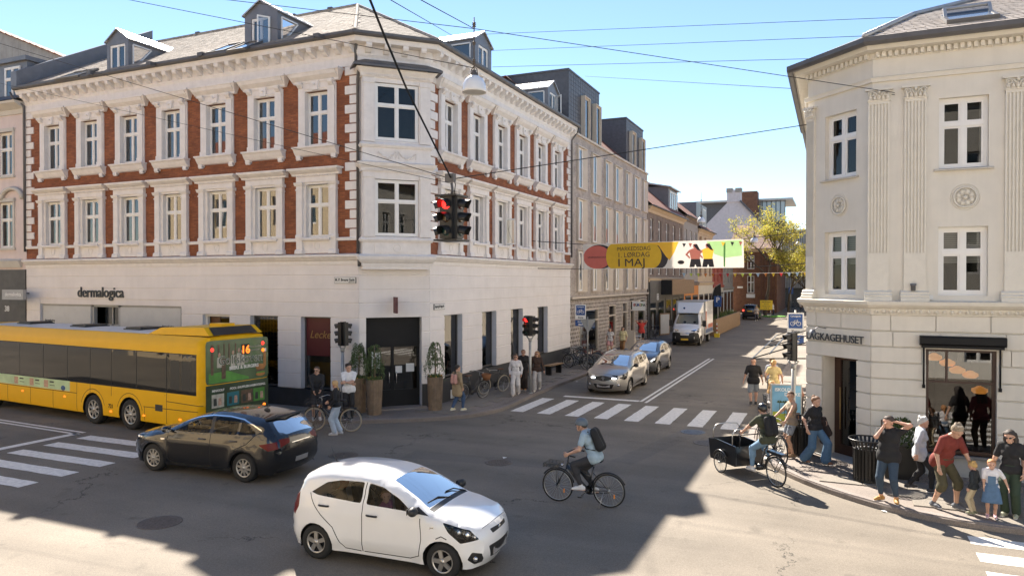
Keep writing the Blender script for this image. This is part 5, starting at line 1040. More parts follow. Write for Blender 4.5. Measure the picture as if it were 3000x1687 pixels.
def mirror_pair(root, W, x, z, mat, big=.1):
    for s_ in (-1, 1):
        w_ = W(x, z-.02)*s_; m = MB(); m.sph((x-.0, w_+s_*.13, z+.03), (.075, .11, .075), 12); m.bar((x-.01, w_-s_*.02, z-.02), (x, w_+s_*.1, z+.0), .07, .04); m.quad((x-.072, w_+s_*.05, z-.02), (x-.072, w_+s_*.21, z-.02), (x-.072, w_+s_*.21, z+.08), (x-.072, w_+s_*.05, z+.08), 1); lpart('door_mirror', m, [mat, 'chrome'], root)
def handle(root, W, x, z, mat):
    for s_ in (-1, 1):
        w_ = W(x, z)*s_; m = MB(); m.tube([(x-.1, w_+s_*.005, z), (x-.07, w_+s_*.03, z+.003), (x+.07, w_+s_*.03, z+.003), (x+.1, w_+s_*.005, z)], .016, 6); lpart('door_handle', m, mat, root)
def seats(root, xs, zf=.35, zb=1.05, wd=.5):
    for x in xs:
        for y in (-.36, .36):
            m = MB(); m.box(x-.25, x+.27, y-wd/2*.9, y+wd/2*.9, zf, zf+.18); m.prism([(x-.25, zf+.1), (x-.1, zf+.1), (x-.27, zb), (x-.37, zb)], y-wd/2*.85, y+wd/2*.85, ax='y'); m.sph((x-.33, y, zb+.12), (.05, .12, .09), 8); lpart('seat', m, 'seat_cloth', root)
def wiper(root, pts, r=.012): m = MB(); m.tube(pts, r, 5); lpart('wiper', m, 'black_plastic', root)
# ---- white city hatchback
K = dict(top=[(1.70, .2), (1.79, .36), (1.80, .56), (1.75, .72), (1.62, .835), (1.27, .95), (.93, 1.02), (.58, 1.21), (.20, 1.385), (-.12, 1.455), (-.6, 1.48), (-1.1, 1.455), (-1.48, 1.385), (-1.6, 1.2), (-1.69, .98), (-1.75, .8), (-1.79, .6), (-1.77, .38), (-1.68, .22)],
    sill=.2, wheels=(1.19, -1.19, .29, .335, .17, 5), W=[(-1.8, .66), (-1.55, .75), (-1.1, .795), (0, .79), (1.1, .79), (1.5, .735), (1.8, .60)], tumble=[(.2, .05), (.42, .0), (.85, .0), (1.0, .03), (1.2, .10), (1.48, .20)], r=.09, wn=.7, crown=[(0, .06), (3, .09), (4, .05), (6, .035), (9, .03), (12, .03), (14, .06), (18, .05)], paint='paint_white',
    side=[('side_window', chamfer_poly([(.66, 1.01), (.36, 1.19), (.08, 1.315), (-.20, 1.355), (-.21, 1.035)], .12)), ('side_window_rear', chamfer_poly([(-.31, 1.04), (-.30, 1.36), (-.75, 1.35), (-1.02, 1.30), (-1.32, 1.115), (-1.18, 1.085)], .12)), ('mirror_sail', [(.70, 1.0), (.95, .975), (.74, 1.09), (.66, 1.06)]),
          ('=door_seam', thin([(.80, .93), (.83, .6), (.79, .34), (.62, .27), (-.24, .26)])), ('=door_seam', thin([(-.255, 1.36), (-.27, 1.0), (-.27, .26)])), ('=door_seam', thin([(-1.34, 1.1), (-1.25, .95), (-1.08, .78), (-.84, .6), (-.70, .36), (-.6, .27), (-.3, .26)])), ('=door_seam', thin([(1.28, .66), (1.19, .7), (1.1, .655)])),
          ('headlight', chamfer_poly([(1.755, .66), (1.62, .815), (1.2, .915), (1.3, .76), (1.5, .61)], .15)), ('tail_light', chamfer_poly([(-1.56, 1.1), (-1.68, 1.0), (-1.755, .72), (-1.66, .7), (-1.55, .86)], .15)), ('fog_recess', chamfer_poly([(1.78, .28), (1.79, .44), (1.66, .47), (1.60, .36), (1.68, .27)], .2)), ('fuel_seam', thin([(.98, .80), (1.05, .815)], .03))],
    strip=[('windscreen', chamfer_poly([(6.15, -.63), (8.1, -.64), (8.1, .64), (6.15, .63)], .08)), ('cowl', [(5.85, -.66), (6.12, -.66), (6.12, .66), (5.85, .66)]), ('=bonnet_seam', [(3.35, -.58), (3.4, -.58), (3.4, .58), (3.35, .58)]), ('grille', chamfer_poly([(2.55, -.36), (2.62, .36), (2.95, .40), (2.85, 0), (2.95, -.40)], .1)), ('lower_grille', chamfer_poly([(.75, -.42), (1.75, -.55), (1.75, .55), (.75, .42)], .12)), ('rear_window', chamfer_poly([(12.35, -.56), (13.75, -.6), (13.75, .6), (12.35, .56)], .08))],
    mats=dict(side_window='car_glass', side_window_rear='car_glass', windscreen='car_glass', rear_window='dark_glass', door_seam='gap', bonnet_seam='gap', mirror_sail='black_plastic', headlight='lamp_glass', tail_light='tail_red', fog_recess='black_plastic', grille='black_plastic', lower_grille='black_plastic', cowl='black_plastic', fuel_seam='lamp_chrome'))
K['side'] = [(a.replace('side_window_rear', 'side_window'), b) for a, b in K['side']]
kia, KW, _ = vehicle('hatchback_car', 'small white hatchback car in the foreground with two people inside', 'car', K, (-6.83, 10.70, 0), radians(2.2), 1.0)
def lamp_units(root, W, pts, extra=None):
    for s_ in (-1, 1):
        m = MB()
        for (x, z, rr, mi) in pts: w_ = (W(x, z)-.07)*s_; m.sph((x-.02, w_, z), (rr, rr*.7, rr), 10, mi)
        m.box(pts[0][0]-.28, pts[0][0]-.05, *sorted((s_*(W(pts[0][0]-.2, pts[0][1])-.3), s_*(W(pts[0][0]-.2, pts[0][1])-.13))), pts[0][1]-.08, pts[0][1]+.06, 2); lpart('lamp_unit', m, ['lamp_chrome', 'chrome', 'dark'], root)
lamp_units(kia, KW, [(1.58, .72, .07, 1), (1.45, .75, .06, 0), (1.68, .68, .045, 0)])
mirror_pair(kia, KW, .74, 1.03, 'black_plastic'); handle(kia, KW, -.08, .87, 'black_plastic'); handle(kia, KW, -1.02, .93, 'black_plastic'); seats(kia, (.12, -.75))
m = MB(); m.box(.45, .9, -.62, .62, .55, .93); lpart('dashboard', m, 'seat_cloth', kia); m = MB(); m.tube([(.42+.05*sin(t*pi/8), .36+.17*cos(t*pi/8), .88+.16*sin(t*pi/8)) for t in range(16)], .015, 6, closed=True); lpart('steering_wheel', m, 'black_plastic', kia)
wiper(kia, [(.95, .1, 1.045), (.83, -.2, 1.12), (.80, -.5, 1.1)]); wiper(kia, [(.95, .6, 1.03), (.84, .35, 1.12), (.82, .1, 1.13)])
m = MB(); m.tube([(-1.3, 0, 1.46), (-1.42, 0, 1.72)], [.008, .004], 5); m.sph((-1.28, 0, 1.46), (.04, .02, .02), 8); lpart('aerial', m, 'black_plastic', kia)
m = MB(); m.box(1.845, 1.86, -.26, .26, .33, .45); lpart('number_plate', m, 'plate', kia); m = MB(); m.sph((1.845, 0, .70), (.015, .055, .035), 10); lpart('badge', m, 'chrome', kia)
for s_ in (-1, 1): m = MB(); m.sph((1.70, s_*(KW(1.70, .37)-.0), .36), (.05, .03, .045), 8); lpart('fog_lamp', m, 'lamp_chrome', kia)
# ---- black hatchback
A = dict(top=[(2.05, .2), (2.18, .36), (2.2, .56), (2.13, .72), (1.96, .82), (1.5, .925), (1.02, .995), (.55, 1.2), (.05, 1.385), (-.35, 1.455), (-.8, 1.465), (-1.3, 1.425), (-1.72, 1.35), (-1.94, 1.15), (-2.08, .98), (-2.15, .84), (-2.18, .6), (-2.15, .4), (-2.02, .24)],
    sill=.2, wheels=(1.33, -1.33, .325, .37, .2, 10), W=[(-2.2, .74), (-1.9, .86), (-1.2, .905), (0, .895), (1.3, .90), (1.8, .84), (2.2, .64)], tumble=[(.2, .05), (.42, .0), (.8, .0), (.95, .03), (1.2, .14), (1.48, .27)], r=.1, wn=.8, crown=[(0, .07), (3, .1), (4, .05), (6, .035), (9, .03), (12, .03), (14, .09), (18, .06)], paint='paint_black', rim='hubcap',
    side=[('side_window', chamfer_poly([(.70, 1.0), (.28, 1.21), (-.02, 1.325), (-.30, 1.37), (-.33, 1.015)], .1)), ('side_window', chamfer_poly([(-.43, 1.02), (-.40, 1.375), (-.9, 1.365), (-1.12, 1.34), (-1.1, 1.035)], .1)), ('side_window', chamfer_poly([(-1.15, 1.035), (-1.17, 1.33), (-1.42, 1.23), (-1.6, 1.08)], .1)), ('=window_trim', thin([(.98, 1.0), (.5, 1.215), (.12, 1.335), (-.3, 1.395), (-.8, 1.4), (-1.2, 1.36), (-1.5, 1.26), (-1.72, 1.15)], .024)), ('pillar', chamfer_poly([(-.335, 1.02), (-.305, 1.37), (-.395, 1.375), (-.425, 1.02)], .05)),
          ('=door_seam', thin([(.86, .95), (.9, .6), (.85, .32), (.7, .26), (-.36, .26)])), ('=door_seam', thin([(-.38, 1.01), (-.4, .26)])), ('=door_seam', thin([(-1.6, 1.05), (-1.4, .85), (-1.0, .68), (-.9, .3), (-.42, .26)])), ('headlight', chamfer_poly([(2.13, .68), (1.98, .8), (1.55, .87), (1.75, .74), (1.95, .65)], .12)), ('tail_light', chamfer_poly([(-1.72, .86), (-2.1, .93), (-2.15, .78), (-1.98, .74)], .12)), ('side_lamp', chamfer_poly([(.95, .78), (1.07, .78), (1.07, .82), (.95, .82)], .2))],
    strip=[('windscreen', chamfer_poly([(6.15, -.72), (8.2, -.73), (8.2, .73), (6.15, .72)], .08)), ('rear_window', chamfer_poly([(12.3, -.66), (13.85, -.68), (13.85, .68), (12.3, .66)], .08)), ('tail_light', [(14.1, -.8), (15.2, -.8), (14.9, -.48), (14.4, -.45)]), ('tail_light', [(14.1, .8), (15.2, .8), (14.9, .48), (14.4, .45)]), ('grille', chamfer_poly([(2.2, -.5), (2.9, -.55), (2.9, .55), (2.2, .5)], .1)), ('number_plate', [(16.35, -.27), (16.85, -.27), (16.85, .27), (16.35, .27)]), ('=chrome_strip', [(14.95, -.4), (15.02, -.4), (15.02, .4), (14.95, .4)]), ('headlight', [(2.8, -.8), (3.5, -.8), (3.3, -.55), (2.9, -.5)]), ('headlight', [(2.8, .8), (3.5, .8), (3.3, .55), (2.9, .5)])],
    mats=dict(side_window='car_glass', windscreen='car_glass', rear_window='dark_glass', window_trim='chrome', pillar='black_plastic', door_seam='gap', headlight='lamp_glass', tail_light='tail_red', side_lamp='lamp_chrome', grille='black_plastic', number_plate='plate', chrome_strip='chrome'))
opel, AW, _ = vehicle('black_hatchback_car', 'black hatchback car with silver hubcaps behind the bus', 'car', A, (-14.0, 13.82, 0), pi+radians(2.5), 1.05)
lamp_units(opel, AW, [(1.97, .74, .06, 1), (1.82, .76, .055, 0)]); mirror_pair(opel, AW, .82, 1.02, 'paint_black'); handle(opel, AW, -.15, .88, 'paint_black'); handle(opel, AW, -1.05, .9, 'paint_black'); seats(opel, (.1, -.85))
m = MB(); m.sph((-1.25, 0, 1.46), (.1, .02, .06), 8); lpart('shark_fin_aerial', m, 'black_plastic', opel); m = MB(); m.tube([(-2.17+.0, .06*cos(t*pi/8), .9+.06*sin(t*pi/8)) for t in range(16)], .012, 5, closed=True); lpart('badge', m, 'chrome', opel)
wiper(opel, [(-2.13, .0, 1.0), (-2.08, -.3, 1.06)]); m = MB(); m.tube([(-1.72, -.6, 1.37), (-1.85, 0, 1.39), (-1.72, .6, 1.37)], .03, 6); lpart('spoiler', m, 'black_plastic', opel)
# ---- silver estate, facing us
R_ = dict(top=[(1.98, .2), (2.1, .36), (2.12, .56), (2.07, .72), (1.95, .83), (1.5, .96), (1.05, 1.03), (.62, 1.22), (.2, 1.38), (-.2, 1.44), (-.8, 1.45), (-1.5, 1.43), (-1.98, 1.37), (-2.08, 1.2), (-2.14, 1.0), (-2.17, .82), (-2.18, .6), (-2.14, .4), (-2.05, .24)],
    sill=.2, wheels=(1.295, -1.295, .315, .36, .19, 5), W=[(-2.2, .74), (-1.9, .83), (-1.2, .865), (0, .85), (1.2, .865), (1.7, .81), (2.12, .62)], tumble=[(.2, .05), (.42, 0), (.85, 0), (1.0, .03), (1.2, .11), (1.45, .2)], r=.1, wn=.78, crown=[(0, .08), (3, .13), (4, .06), (6, .04), (9, .03), (12, .03), (14, .07), (18, .05)], paint='paint_silver',
    side=[('side_window', chamfer_poly([(.72, 1.02), (.3, 1.22), (0, 1.32), (-.25, 1.35), (-.28, 1.03)], .1)), ('side_window', chamfer_poly([(-.37, 1.035), (-.35, 1.355), (-1.0, 1.36), (-1.1, 1.06)], .1)), ('side_window', chamfer_poly([(-1.18, 1.07), (-1.12, 1.355), (-1.55, 1.33), (-1.85, 1.15)], .1)), ('=door_seam', thin([(.86, .95), (.88, .6), (.82, .32), (-.33, .27), (-.33, 1.03)])), ('=door_seam', thin([(-.34, .27), (-.8, .3), (-1.1, .7), (-1.16, 1.05)])), ('headlight', chamfer_poly([(2.05, .7), (1.9, .82), (1.5, .92), (1.62, .74), (1.85, .62)], .12)), ('tail_light', chamfer_poly([(-1.85, .95), (-2.14, 1.0), (-2.16, .75), (-2.0, .72)], .12)), ('sill_trim', chamfer_poly([(.75, .30), (-.7, .30), (-.75, .42), (.3, .36)], .1))],
    strip=[('windscreen', chamfer_poly([(6.15, -.70), (8.1, -.71), (8.1, .71), (6.15, .70)], .08)), ('rear_window', chamfer_poly([(12.3, -.6), (13.85, -.62), (13.85, .62), (12.3, .6)], .08)), ('grille', chamfer_poly([(2.35, -.5), (2.75, -.5), (2.95, -.1), (2.95, .1), (2.75, .5), (2.35, .5), (2.0, .1), (2.0, -.1)], .1)), ('lower_grille', chamfer_poly([(.7, -.5), (1.5, -.62), (1.5, .62), (.7, .5)], .12)), ('headlight', [(2.3, -.78), (3.6, -.78), (3.2, -.5), (2.5, -.5)]), ('headlight', [(2.3, .78), (3.6, .78), (3.2, .5), (2.5, .5)]), ('=bonnet_seam', [(3.5, -.6), (3.56, -.6), (3.56, .6), (3.5, .6)])],
    mats=dict(side_window='car_glass', windscreen='car_glass', rear_window='dark_glass', door_seam='gap', bonnet_seam='gap', headlight='lamp_glass', tail_light='tail_red', grille='black_plastic', lower_grille='black_plastic', sill_trim='black_plastic'))
ren, RW, _ = vehicle('estate_car', 'silver estate car with roof rails stopped at the zebra crossing', 'car', R_, (-8.62, 31.05, 0), -pi/2, 1.05)
lamp_units(ren, RW, [(1.9, .74, .07, 1), (1.74, .78, .06, 0)]); mirror_pair(ren, RW, .84, 1.05, 'black_plastic'); handle(ren, RW, -.1, .9, 'paint_silver'); seats(ren, (.1, -.85))
for s_ in (-1, 1):
    m = MB(); m.tube([(.1, s_*.56, 1.37), (-.1, s_*.57, 1.46), (-1.5, s_*.57, 1.48), (-1.75, s_*.56, 1.41)], .022, 6); lpart('roof_rail', m, 'alloy', ren); m = MB(); m.box(2.13, 2.16, *sorted((s_*.28, s_*.5)), .66, .71); lpart('running_light', m, 'led_white', ren); m = MB(); m.sph((2.08, s_*.58, .42), .045, 8); lpart('fog_lamp', m, 'lamp_chrome', ren)
m = MB(); m.add([(2.24, 0, .78), (2.24, .06, .69), (2.24, 0, .6), (2.24, -.06, .69)], [(0, 1, 2, 3)]); m.add([(2.22, 0, .8), (2.22, .08, .69), (2.22, 0, .58), (2.22, -.08, .69)], [(0, 1, 2, 3)]); lpart('badge', m, 'chrome', ren); m = MB(); m.box(2.19, 2.2, -.26, .26, .33, .44); lpart('number_plate', m, 'plate', ren); wiper(ren, [(1.08, .1, 1.06), (.95, -.3, 1.13), (.93, -.5, 1.12)])
# ---- grey hatchback behind it
import copy as _copy
D = _copy.deepcopy(R_); D['paint'] = 'paint_grey'; D['top'] = [(x, z*1.03) for x, z in D['top']]; D['top'][11] = (-1.35, 1.42); D['top'][12] = (-1.75, 1.3); D['top'][13] = (-1.95, 1.15); D['side'] = [(a, b) for a, b in D['side'] if a != 'sill_trim']; D['side'][2] = ('side_window', chamfer_poly([(-1.18, 1.07), (-1.12, 1.34), (-1.4, 1.27), (-1.6, 1.12)], .1))
ds, DW, _ = vehicle('grey_hatchback_car', 'dark blue-grey car queued behind the silver estate, headlights on', 'car', D, (-8.9, 37.75, 0), -pi/2, 1.02); lamp_units(ds, DW, [(1.9, .76, .09, 1), (1.74, .8, .08, 1)]); mirror_pair(ds, DW, .84, 1.08, 'paint_grey'); seats(ds, (.1, -.85))
for s_ in (-1, 1): m = MB(); m.tube([(2.06, s_*.5, .68), (1.98, s_*.64, .72), (1.8, s_*.74, .8)], .022, 6); lpart('running_light', m, 'led_white', ds)
m = MB(); m.box(2.19, 2.2, -.26, .26, .33, .44); lpart('number_plate', m, 'plate', ds)
# ---- far SUV from behind
U = _copy.deepcopy(R_); U['paint'] = 'paint_darkgrey'; U['top'] = [(x*1.04, .25+z*.96+max(0, z-.6)*.16) for x, z in R_['top']]; U['side'] = [(a, [(x*1.04, .25+z*.96+max(0, z-.6)*.16) for x, z in b]) for a, b in R_['side']]; U['tumble'] = [(z+.22, b) for z, b in R_['tumble']]; U['wheels'] = (1.35, -1.35, .36, .41, .23, 5); U['sill'] = .36; U['W'] = [(x*1.04, b*1.06) for x, b in R_['W']]
suv, UW, _ = vehicle('suv_car', 'dark grey SUV seen from behind beside the timber fence', 'car', U, (-9.2, 93.4, 0), pi/2, 1.05); m = MB(); m.box(-2.36, -2.33, -.26, .26, .95, 1.07); lpart('number_plate', m, 'plate_yellow', suv); seats(suv, (.1, -.85), .5, 1.25)
for s_ in (-1, 1): m = MB(); m.box(-2.30, -2.26, *sorted((s_*.62, s_*.8)), 1.0, 1.18); lpart('brake_light', m, 'tail_lit', suv)
# ---- box van
V = dict(top=[(2.72, .25), (2.86, .4), (2.88, .7), (2.80, 1.0), (2.68, 1.12), (2.25, 1.32), (1.98, 1.48), (1.7, 1.85), (1.42, 2.2), (1.2, 2.3), (.9, 2.32), (.55, 2.32), (.52, 1.5), (.52, .8), (.52, .3)], sill=.28, wheels=(2.05, -1.9, .35, .41, .22, 6), arches=(2.05,), W=[(.5, 1.0), (2.0, 1.02), (2.5, .96), (2.9, .78)], tumble=[(.25, .05), (.5, 0), (1.2, 0), (1.5, .03), (2.3, .16)], r=.12, wn=.9, crown=[(0, .08), (4, .1), (6, .06), (9, .05), (12, .0), (14, 0)], paint='paint_white', rim='hubcap',
    side=[('side_window', chamfer_poly([(1.75, 1.42), (1.42, 1.98), (1.2, 2.1), (.85, 2.1), (.85, 1.38), (1.6, 1.32)], .1)), ('=door_seam', thin([(1.85, 1.4), (1.85, .5), (.75, .4), (.75, 2.15)], .015)), ('bumper', [(2.88, .25), (2.88, .98), (2.66, .95), (2.5, .75), (2.42, .28)]), ('headlight', chamfer_poly([(2.74, 1.05), (2.5, 1.22), (2.3, 1.27), (2.45, 1.06), (2.62, .98)], .15))],
    strip=[('windscreen', chamfer_poly([(6.1, -.85), (8.4, -.84), (8.4, .84), (6.1, .85)], .06)), ('bumper', [(0, -.9), (3.0, -.9), (2.7, -.45), (2.2, -.4), (2.2, .4), (2.7, .45), (3.0, .9), (0, .9)]), ('=grille_bar', [(2.35, -.42), (2.5, -.42), (2.5, .42), (2.35, .42)]), ('=grille_bar', [(2.62, -.46), (2.75, -.46), (2.75, .46), (2.62, .46)]), ('headlight', [(3.1, -.9), (4.4, -.9), (3.9, -.62), (3.3, -.55)]), ('headlight', [(3.1, .9), (4.4, .9), (3.9, .62), (3.3, .55)])],
    mats=dict(side_window='car_glass', windscreen='car_glass', door_seam='gap', bumper='black_plastic', headlight='lamp_glass', grille_bar='lamp_chrome'), step=.12)
van, VW, _ = vehicle('box_van', 'white box van with roof fairing parked ahead of the timber fence', 'van', V, (-9.83, 55.9, 0), -pi/2, 1.0)
m = MB(); m.box(-3.35, .45, -1.05, 1.05, .72, 3.12); o = lpart('cargo_box', m, 'paint_white', van); m = MB(); m.box(-3.4, .5, -1.09, 1.09, 3.12, 3.17); m.box(-3.4, .5, -1.09, -1.05, .66, .74); m.box(-3.4, .5, 1.05, 1.09, .66, .74); m.box(.45, .5, -1.09, -1.03, .74, 3.12); m.box(.45, .5, 1.03, 1.09, .74, 3.12); lpart('box_rails', m, 'alloy', o)
m = MB(); n = 6; m.add([(1.5, -.78, 2.32), (1.5, .78, 2.32), (.5, -.98, 2.32), (.5, .98, 2.32), (.62, -.86, 3.06), (.62, .86, 3.06), (.5, -.98, 3.1), (.5, .98, 3.1)], [(0, 1, 5, 4), (0, 4, 6, 2), (1, 3, 7, 5), (4, 5, 7, 6)]); fa = lpart('roof_fairing', m, 'paint_white', van)
M('blue_print', (.03, .08, .2), .5, var=0); M('red_print', (.5, .12, .06), .6, var=.3, scale=6, obj=True); M('grey_print', (.42, .42, .43), .6, var=.3, scale=4, obj=True)
def vtext(s, size, mat, root, M4, **k):
    me = text_mesh(s, size, .006, k.get('bold', .004), k.get('align', 'CENTER'), k.get('shear', 0)).copy(); me.materials.clear(); me.materials.append(MAT[mat]); me.transform(Matrix.Rotation(pi/2, 4, 'X')); o = bpy.data.objects.new('lettering', me); COL.objects.link(o); o.parent = root; o.matrix_basis = M4; return o
vtext('OSCAR', .17, 'blue_print', van, TR(1.13, .12, 2.62) @ RZ(pi/2) @ Matrix.Rotation(-.88, 4, 'X')); m = MB(); m.sph((1.17, -.35, 2.66), (.03, .08, .08), 8); lpart('logo', m, 'blue_print', van)
m = MB(); m.box(-3.2, .3, 1.052, 1.058, .78, 1.05); lpart('side_stripe', m, 'blue_print', o); m = MB(); m.box(-.2, .25, 1.052, 1.058, 1.1, 2.4); m.box(-3.2, -1.0, 1.052, 1.058, 1.1, 1.4); lpart('side_print', m, 'red_print', o)
m = MB(); m.box(-3.1, -.6, 1.052, 1.058, 2.1, 2.5); lpart('side_print', m, 'grey_print', o)
for s_ in (-1, 1):
    m = MB(); m.box(1.72, 1.86, *sorted((s_*1.12, s_*1.34)), 1.35, 1.8); m.bar((1.75, s_*.95, 1.45), (1.78, s_*1.15, 1.5), .05); lpart('door_mirror', m, 'black_plastic', van)
    ty, rm = wheel_meshes(.35, .22, 6, 'hubcap'); w_ = put('wheel', ty, van, (-1.9, s_*.88, .35), 0 if s_ < 0 else pi, local=True); put('rim', rm, w_, local=True)
m = MB(); m.box(-3.2, .5, -.6, .6, .45, .7); lpart('chassis', m, 'dark', van); m = MB(); m.box(2.95, 2.97, -.26, .26, .42, .54); lpart('number_plate', m, 'plate_yellow', van); lamp_units(van, VW, [(2.55, 1.12, .08, 1), (2.42, 1.16, .07, 0)]); seats(van, (1.2,), .6, 1.5); m = MB(); m.box(1.6, 2.2, -.85, .85, .8, 1.35); lpart('dashboard', m, 'seat_cloth', van)
# ---- yellow bus
BL = 6.85
bx = lambda x: x-BL
SP = [('=side_glass', [(bx(.32), 1.32), (bx(14), 1.32), (bx(14), 2.5), (bx(.32), 2.5)])]
def rect(a, b, c, d): return [(a, c), (b, c), (b, d), (a, d)]
side = [('window_band', rect(bx(.28), bx(12.85), 1.31, 2.52)), ('side_glass', rect(bx(.30), bx(1.62), 1.33, 2.50))]
edges = [1.64, 3.1, 4.4, 5.55, 6.85, 8.3, 9.8, 11.3, 12.8]
side += [('side_glass', rect(bx(a+.015), bx(b-.015), 1.34, 2.50)) for a, b in zip(edges, edges[1:])]
side += [('=panel_seam', thin(P, .02)) for P in ([(bx(.05), 1.02), (bx(1.64), 1.05)], [(bx(1.64), .36), (bx(1.64), 1.32)], [(bx(2.7), .36), (bx(2.7), .8)], [(bx(.2), .84), (bx(2.75), .8)], [(bx(1.7), 1.22), (bx(1.72), 1.22)], [(bx(5.55), .8), (bx(5.55), 1.32)], [(bx(6.3), .36), (bx(6.3), 1.32)], [(bx(7.7), .36), (bx(7.7), .95)], [(bx(9.1), .36), (bx(9.1), .95)], [(bx(10.6), .36), (bx(10.6), .95)], [(bx(6.3), .95), (bx(13.2), .95)], [(bx(4.4), 1.0), (bx(4.4), 1.32)])]
side += [('=panel_seam', thin([(cx+.66*cos(a*pi/12), .5+.66*sin(a*pi/12)) for a in range(1, 12)], .018)) for cx in (bx(3.45), bx(5.4))]
side += [('louvre', rect(bx(.55+k*.5), bx(.95+k*.5), 1.45, 2.3)) for k in range(2)] + [('fuel_flap', rect(bx(1.82), bx(2.18), .72, .92)), ('ad_panel', rect(bx(6.7), bx(13.3), .98, 1.32))]
U_ = dict(top=[(BL-.15, .36), (BL, .6), (BL, 1.5), (BL-.1, 2.7), (BL-.3, 2.98), (BL-.8, 3.02), (2, 3.02), (-3, 3.02), (bx(.6), 3.02), (bx(.12), 3.0), (bx(.02), 2.9), (bx(0), 2.0), (bx(0), 1.0), (bx(.02), .5), (bx(.08), .34)], sill=.34, wheels=(5.0, bx(3.45), .48, .56, .29, 8), arches=(bx(3.45), bx(5.4), 5.0), W=[(-BL, 1.245), (-BL+.2, 1.275), (BL-.3, 1.275), (BL, 1.1)], tumble=[(.3, .02), (.5, 0), (2.4, .015), (2.75, .05), (3.02, .1)], r=.16, wn=1.1, crown=[(0, .02), (4, .06), (5, .05), (9, .05), (10, .01), (14, 0)], paint='bus_yellow', side=side, flare=0,
    strip=[('roof_sheet', [(5.1, -1.0), (8.7, -1.0), (8.7, 1.0), (5.1, 1.0)]), ('windscreen', [(1.6, -1.0), (3.4, -1.0), (3.4, 1.0), (1.6, 1.0)])], mats=dict(window_band='gap', side_glass='bus_glass', panel_seam='gap', louvre='louvre', fuel_flap='black_plastic', ad_panel='ad_green', roof_sheet='bus_roof', windscreen='bus_glass'), step=.2, rim='hubcap')
M('bus_glass', (.012, .012, .011), .03, var=0, spec=.55); M('louvre', (.02, .02, .02), .5, var=0); M('ad_green', (.42, .55, .33), .5, var=.15, scale=2.5); M('bus_roof', (.55, .58, .62), .35, var=.12, scale=3)
B0 = Vector((-16.85, 15.78)); al = radians(-5.3); ax_ = Vector((-cos(al), -sin(al))); pr_ = Vector((-sin(al), cos(al))); bc = B0+ax_*BL+pr_*1.275
bus, BW, _ = vehicle('city_bus', 'long yellow city bus with green advert on its rear', 'bus', U_, (bc.x, bc.y, 0), pi+al, 1.0)
def lside(x, z, out=.004): return Matrix.Translation((x, (BW(x, z)+out), z)) @ RZ(pi)      # on the left side, text reads from outside
vtext('721', .17, 'gap', bus, lside(bx(4.42), .62)); 
for x, z in ((bx(1.0), .55), (bx(2.72), .52), (bx(4.42), .5), (bx(7.0), .78), (bx(9.6), .78)): m = MB(); m.box(x-.05, x+.05, BW(x, z)-.01, BW(x, z)+.012, z-.02, z+.03); lpart('side_marker', m, 'orange_lit', bus)
M('ad_skin', (.45, .28, .2), .6, var=.3, scale=14, obj=True); M('ad_dark', (.03, .035, .03), .5, var=.3, scale=9, obj=True)
for k, x in enumerate((9.9, 8.9, 8.0)): m = MB(); m.box(bx(x), bx(x)+.25, BW(0, 1.1)+.001, BW(0, 1.1)+.004, 1.02, 1.27); lpart('ad_picture', m, 'ad_skin', bus); m = MB(); m.box(bx(x)-.35, bx(x)-.1, BW(0, 1.1)+.001, BW(0, 1.1)+.004, 1.2, 1.25); m.box(bx(x)-.4, bx(x)-.1, BW(0, 1.1)+.001, BW(0, 1.1)+.004, 1.1, 1.12); lpart('ad_caption', m, 'ad_dark', bus)
m = MB(); m.sph((bx(7.1), BW(0, 1.1), 1.06), (.14, .006, .09), 10); lpart('ad_picture', m, 'blue_print', bus)
# roof pod, hatches
m = MB(); m.add([(bx(2.9), -1.0, 3.03), (bx(2.9), 1.0, 3.03), (bx(2.35), .95, 3.24), (bx(2.35), -.95, 3.24), (bx(.35), .95, 3.3), (bx(.35), -.95, 3.3), (bx(.05), 1.0, 3.06), (bx(.05), -1.0, 3.06)], [(0, 1, 2, 3), (3, 2, 4, 5), (5, 4, 6, 7), (1, 6, 4, 2), (0, 3, 5, 7)]); pod = lpart('roof_pod', m, 'bus_yellow', bus); m = MB(); m.add([(bx(.03), -.8, 3.07), (bx(.03), .85, 3.07), (bx(.32), .8, 3.29), (bx(.32), -.78, 3.29)], [(0, 1, 2, 3)]); lpart('pod_grille', m, 'black_plastic', pod); m = MB(); m.box(bx(1.1), bx(.55), -.35, .15, 3.27, 3.37); lpart('pod_hump', m, 'bus_yellow', pod)
for x in (4.2, 7.3, 10.8): m = MB(); m.box(bx(x), bx(x)+.9, -.5, .4, 3.06, 3.1); m.box(bx(x)+.05, bx(x)+.85, -.45, .35, 3.1, 3.14); lpart('roof_hatch', m, 'black_plastic', bus)
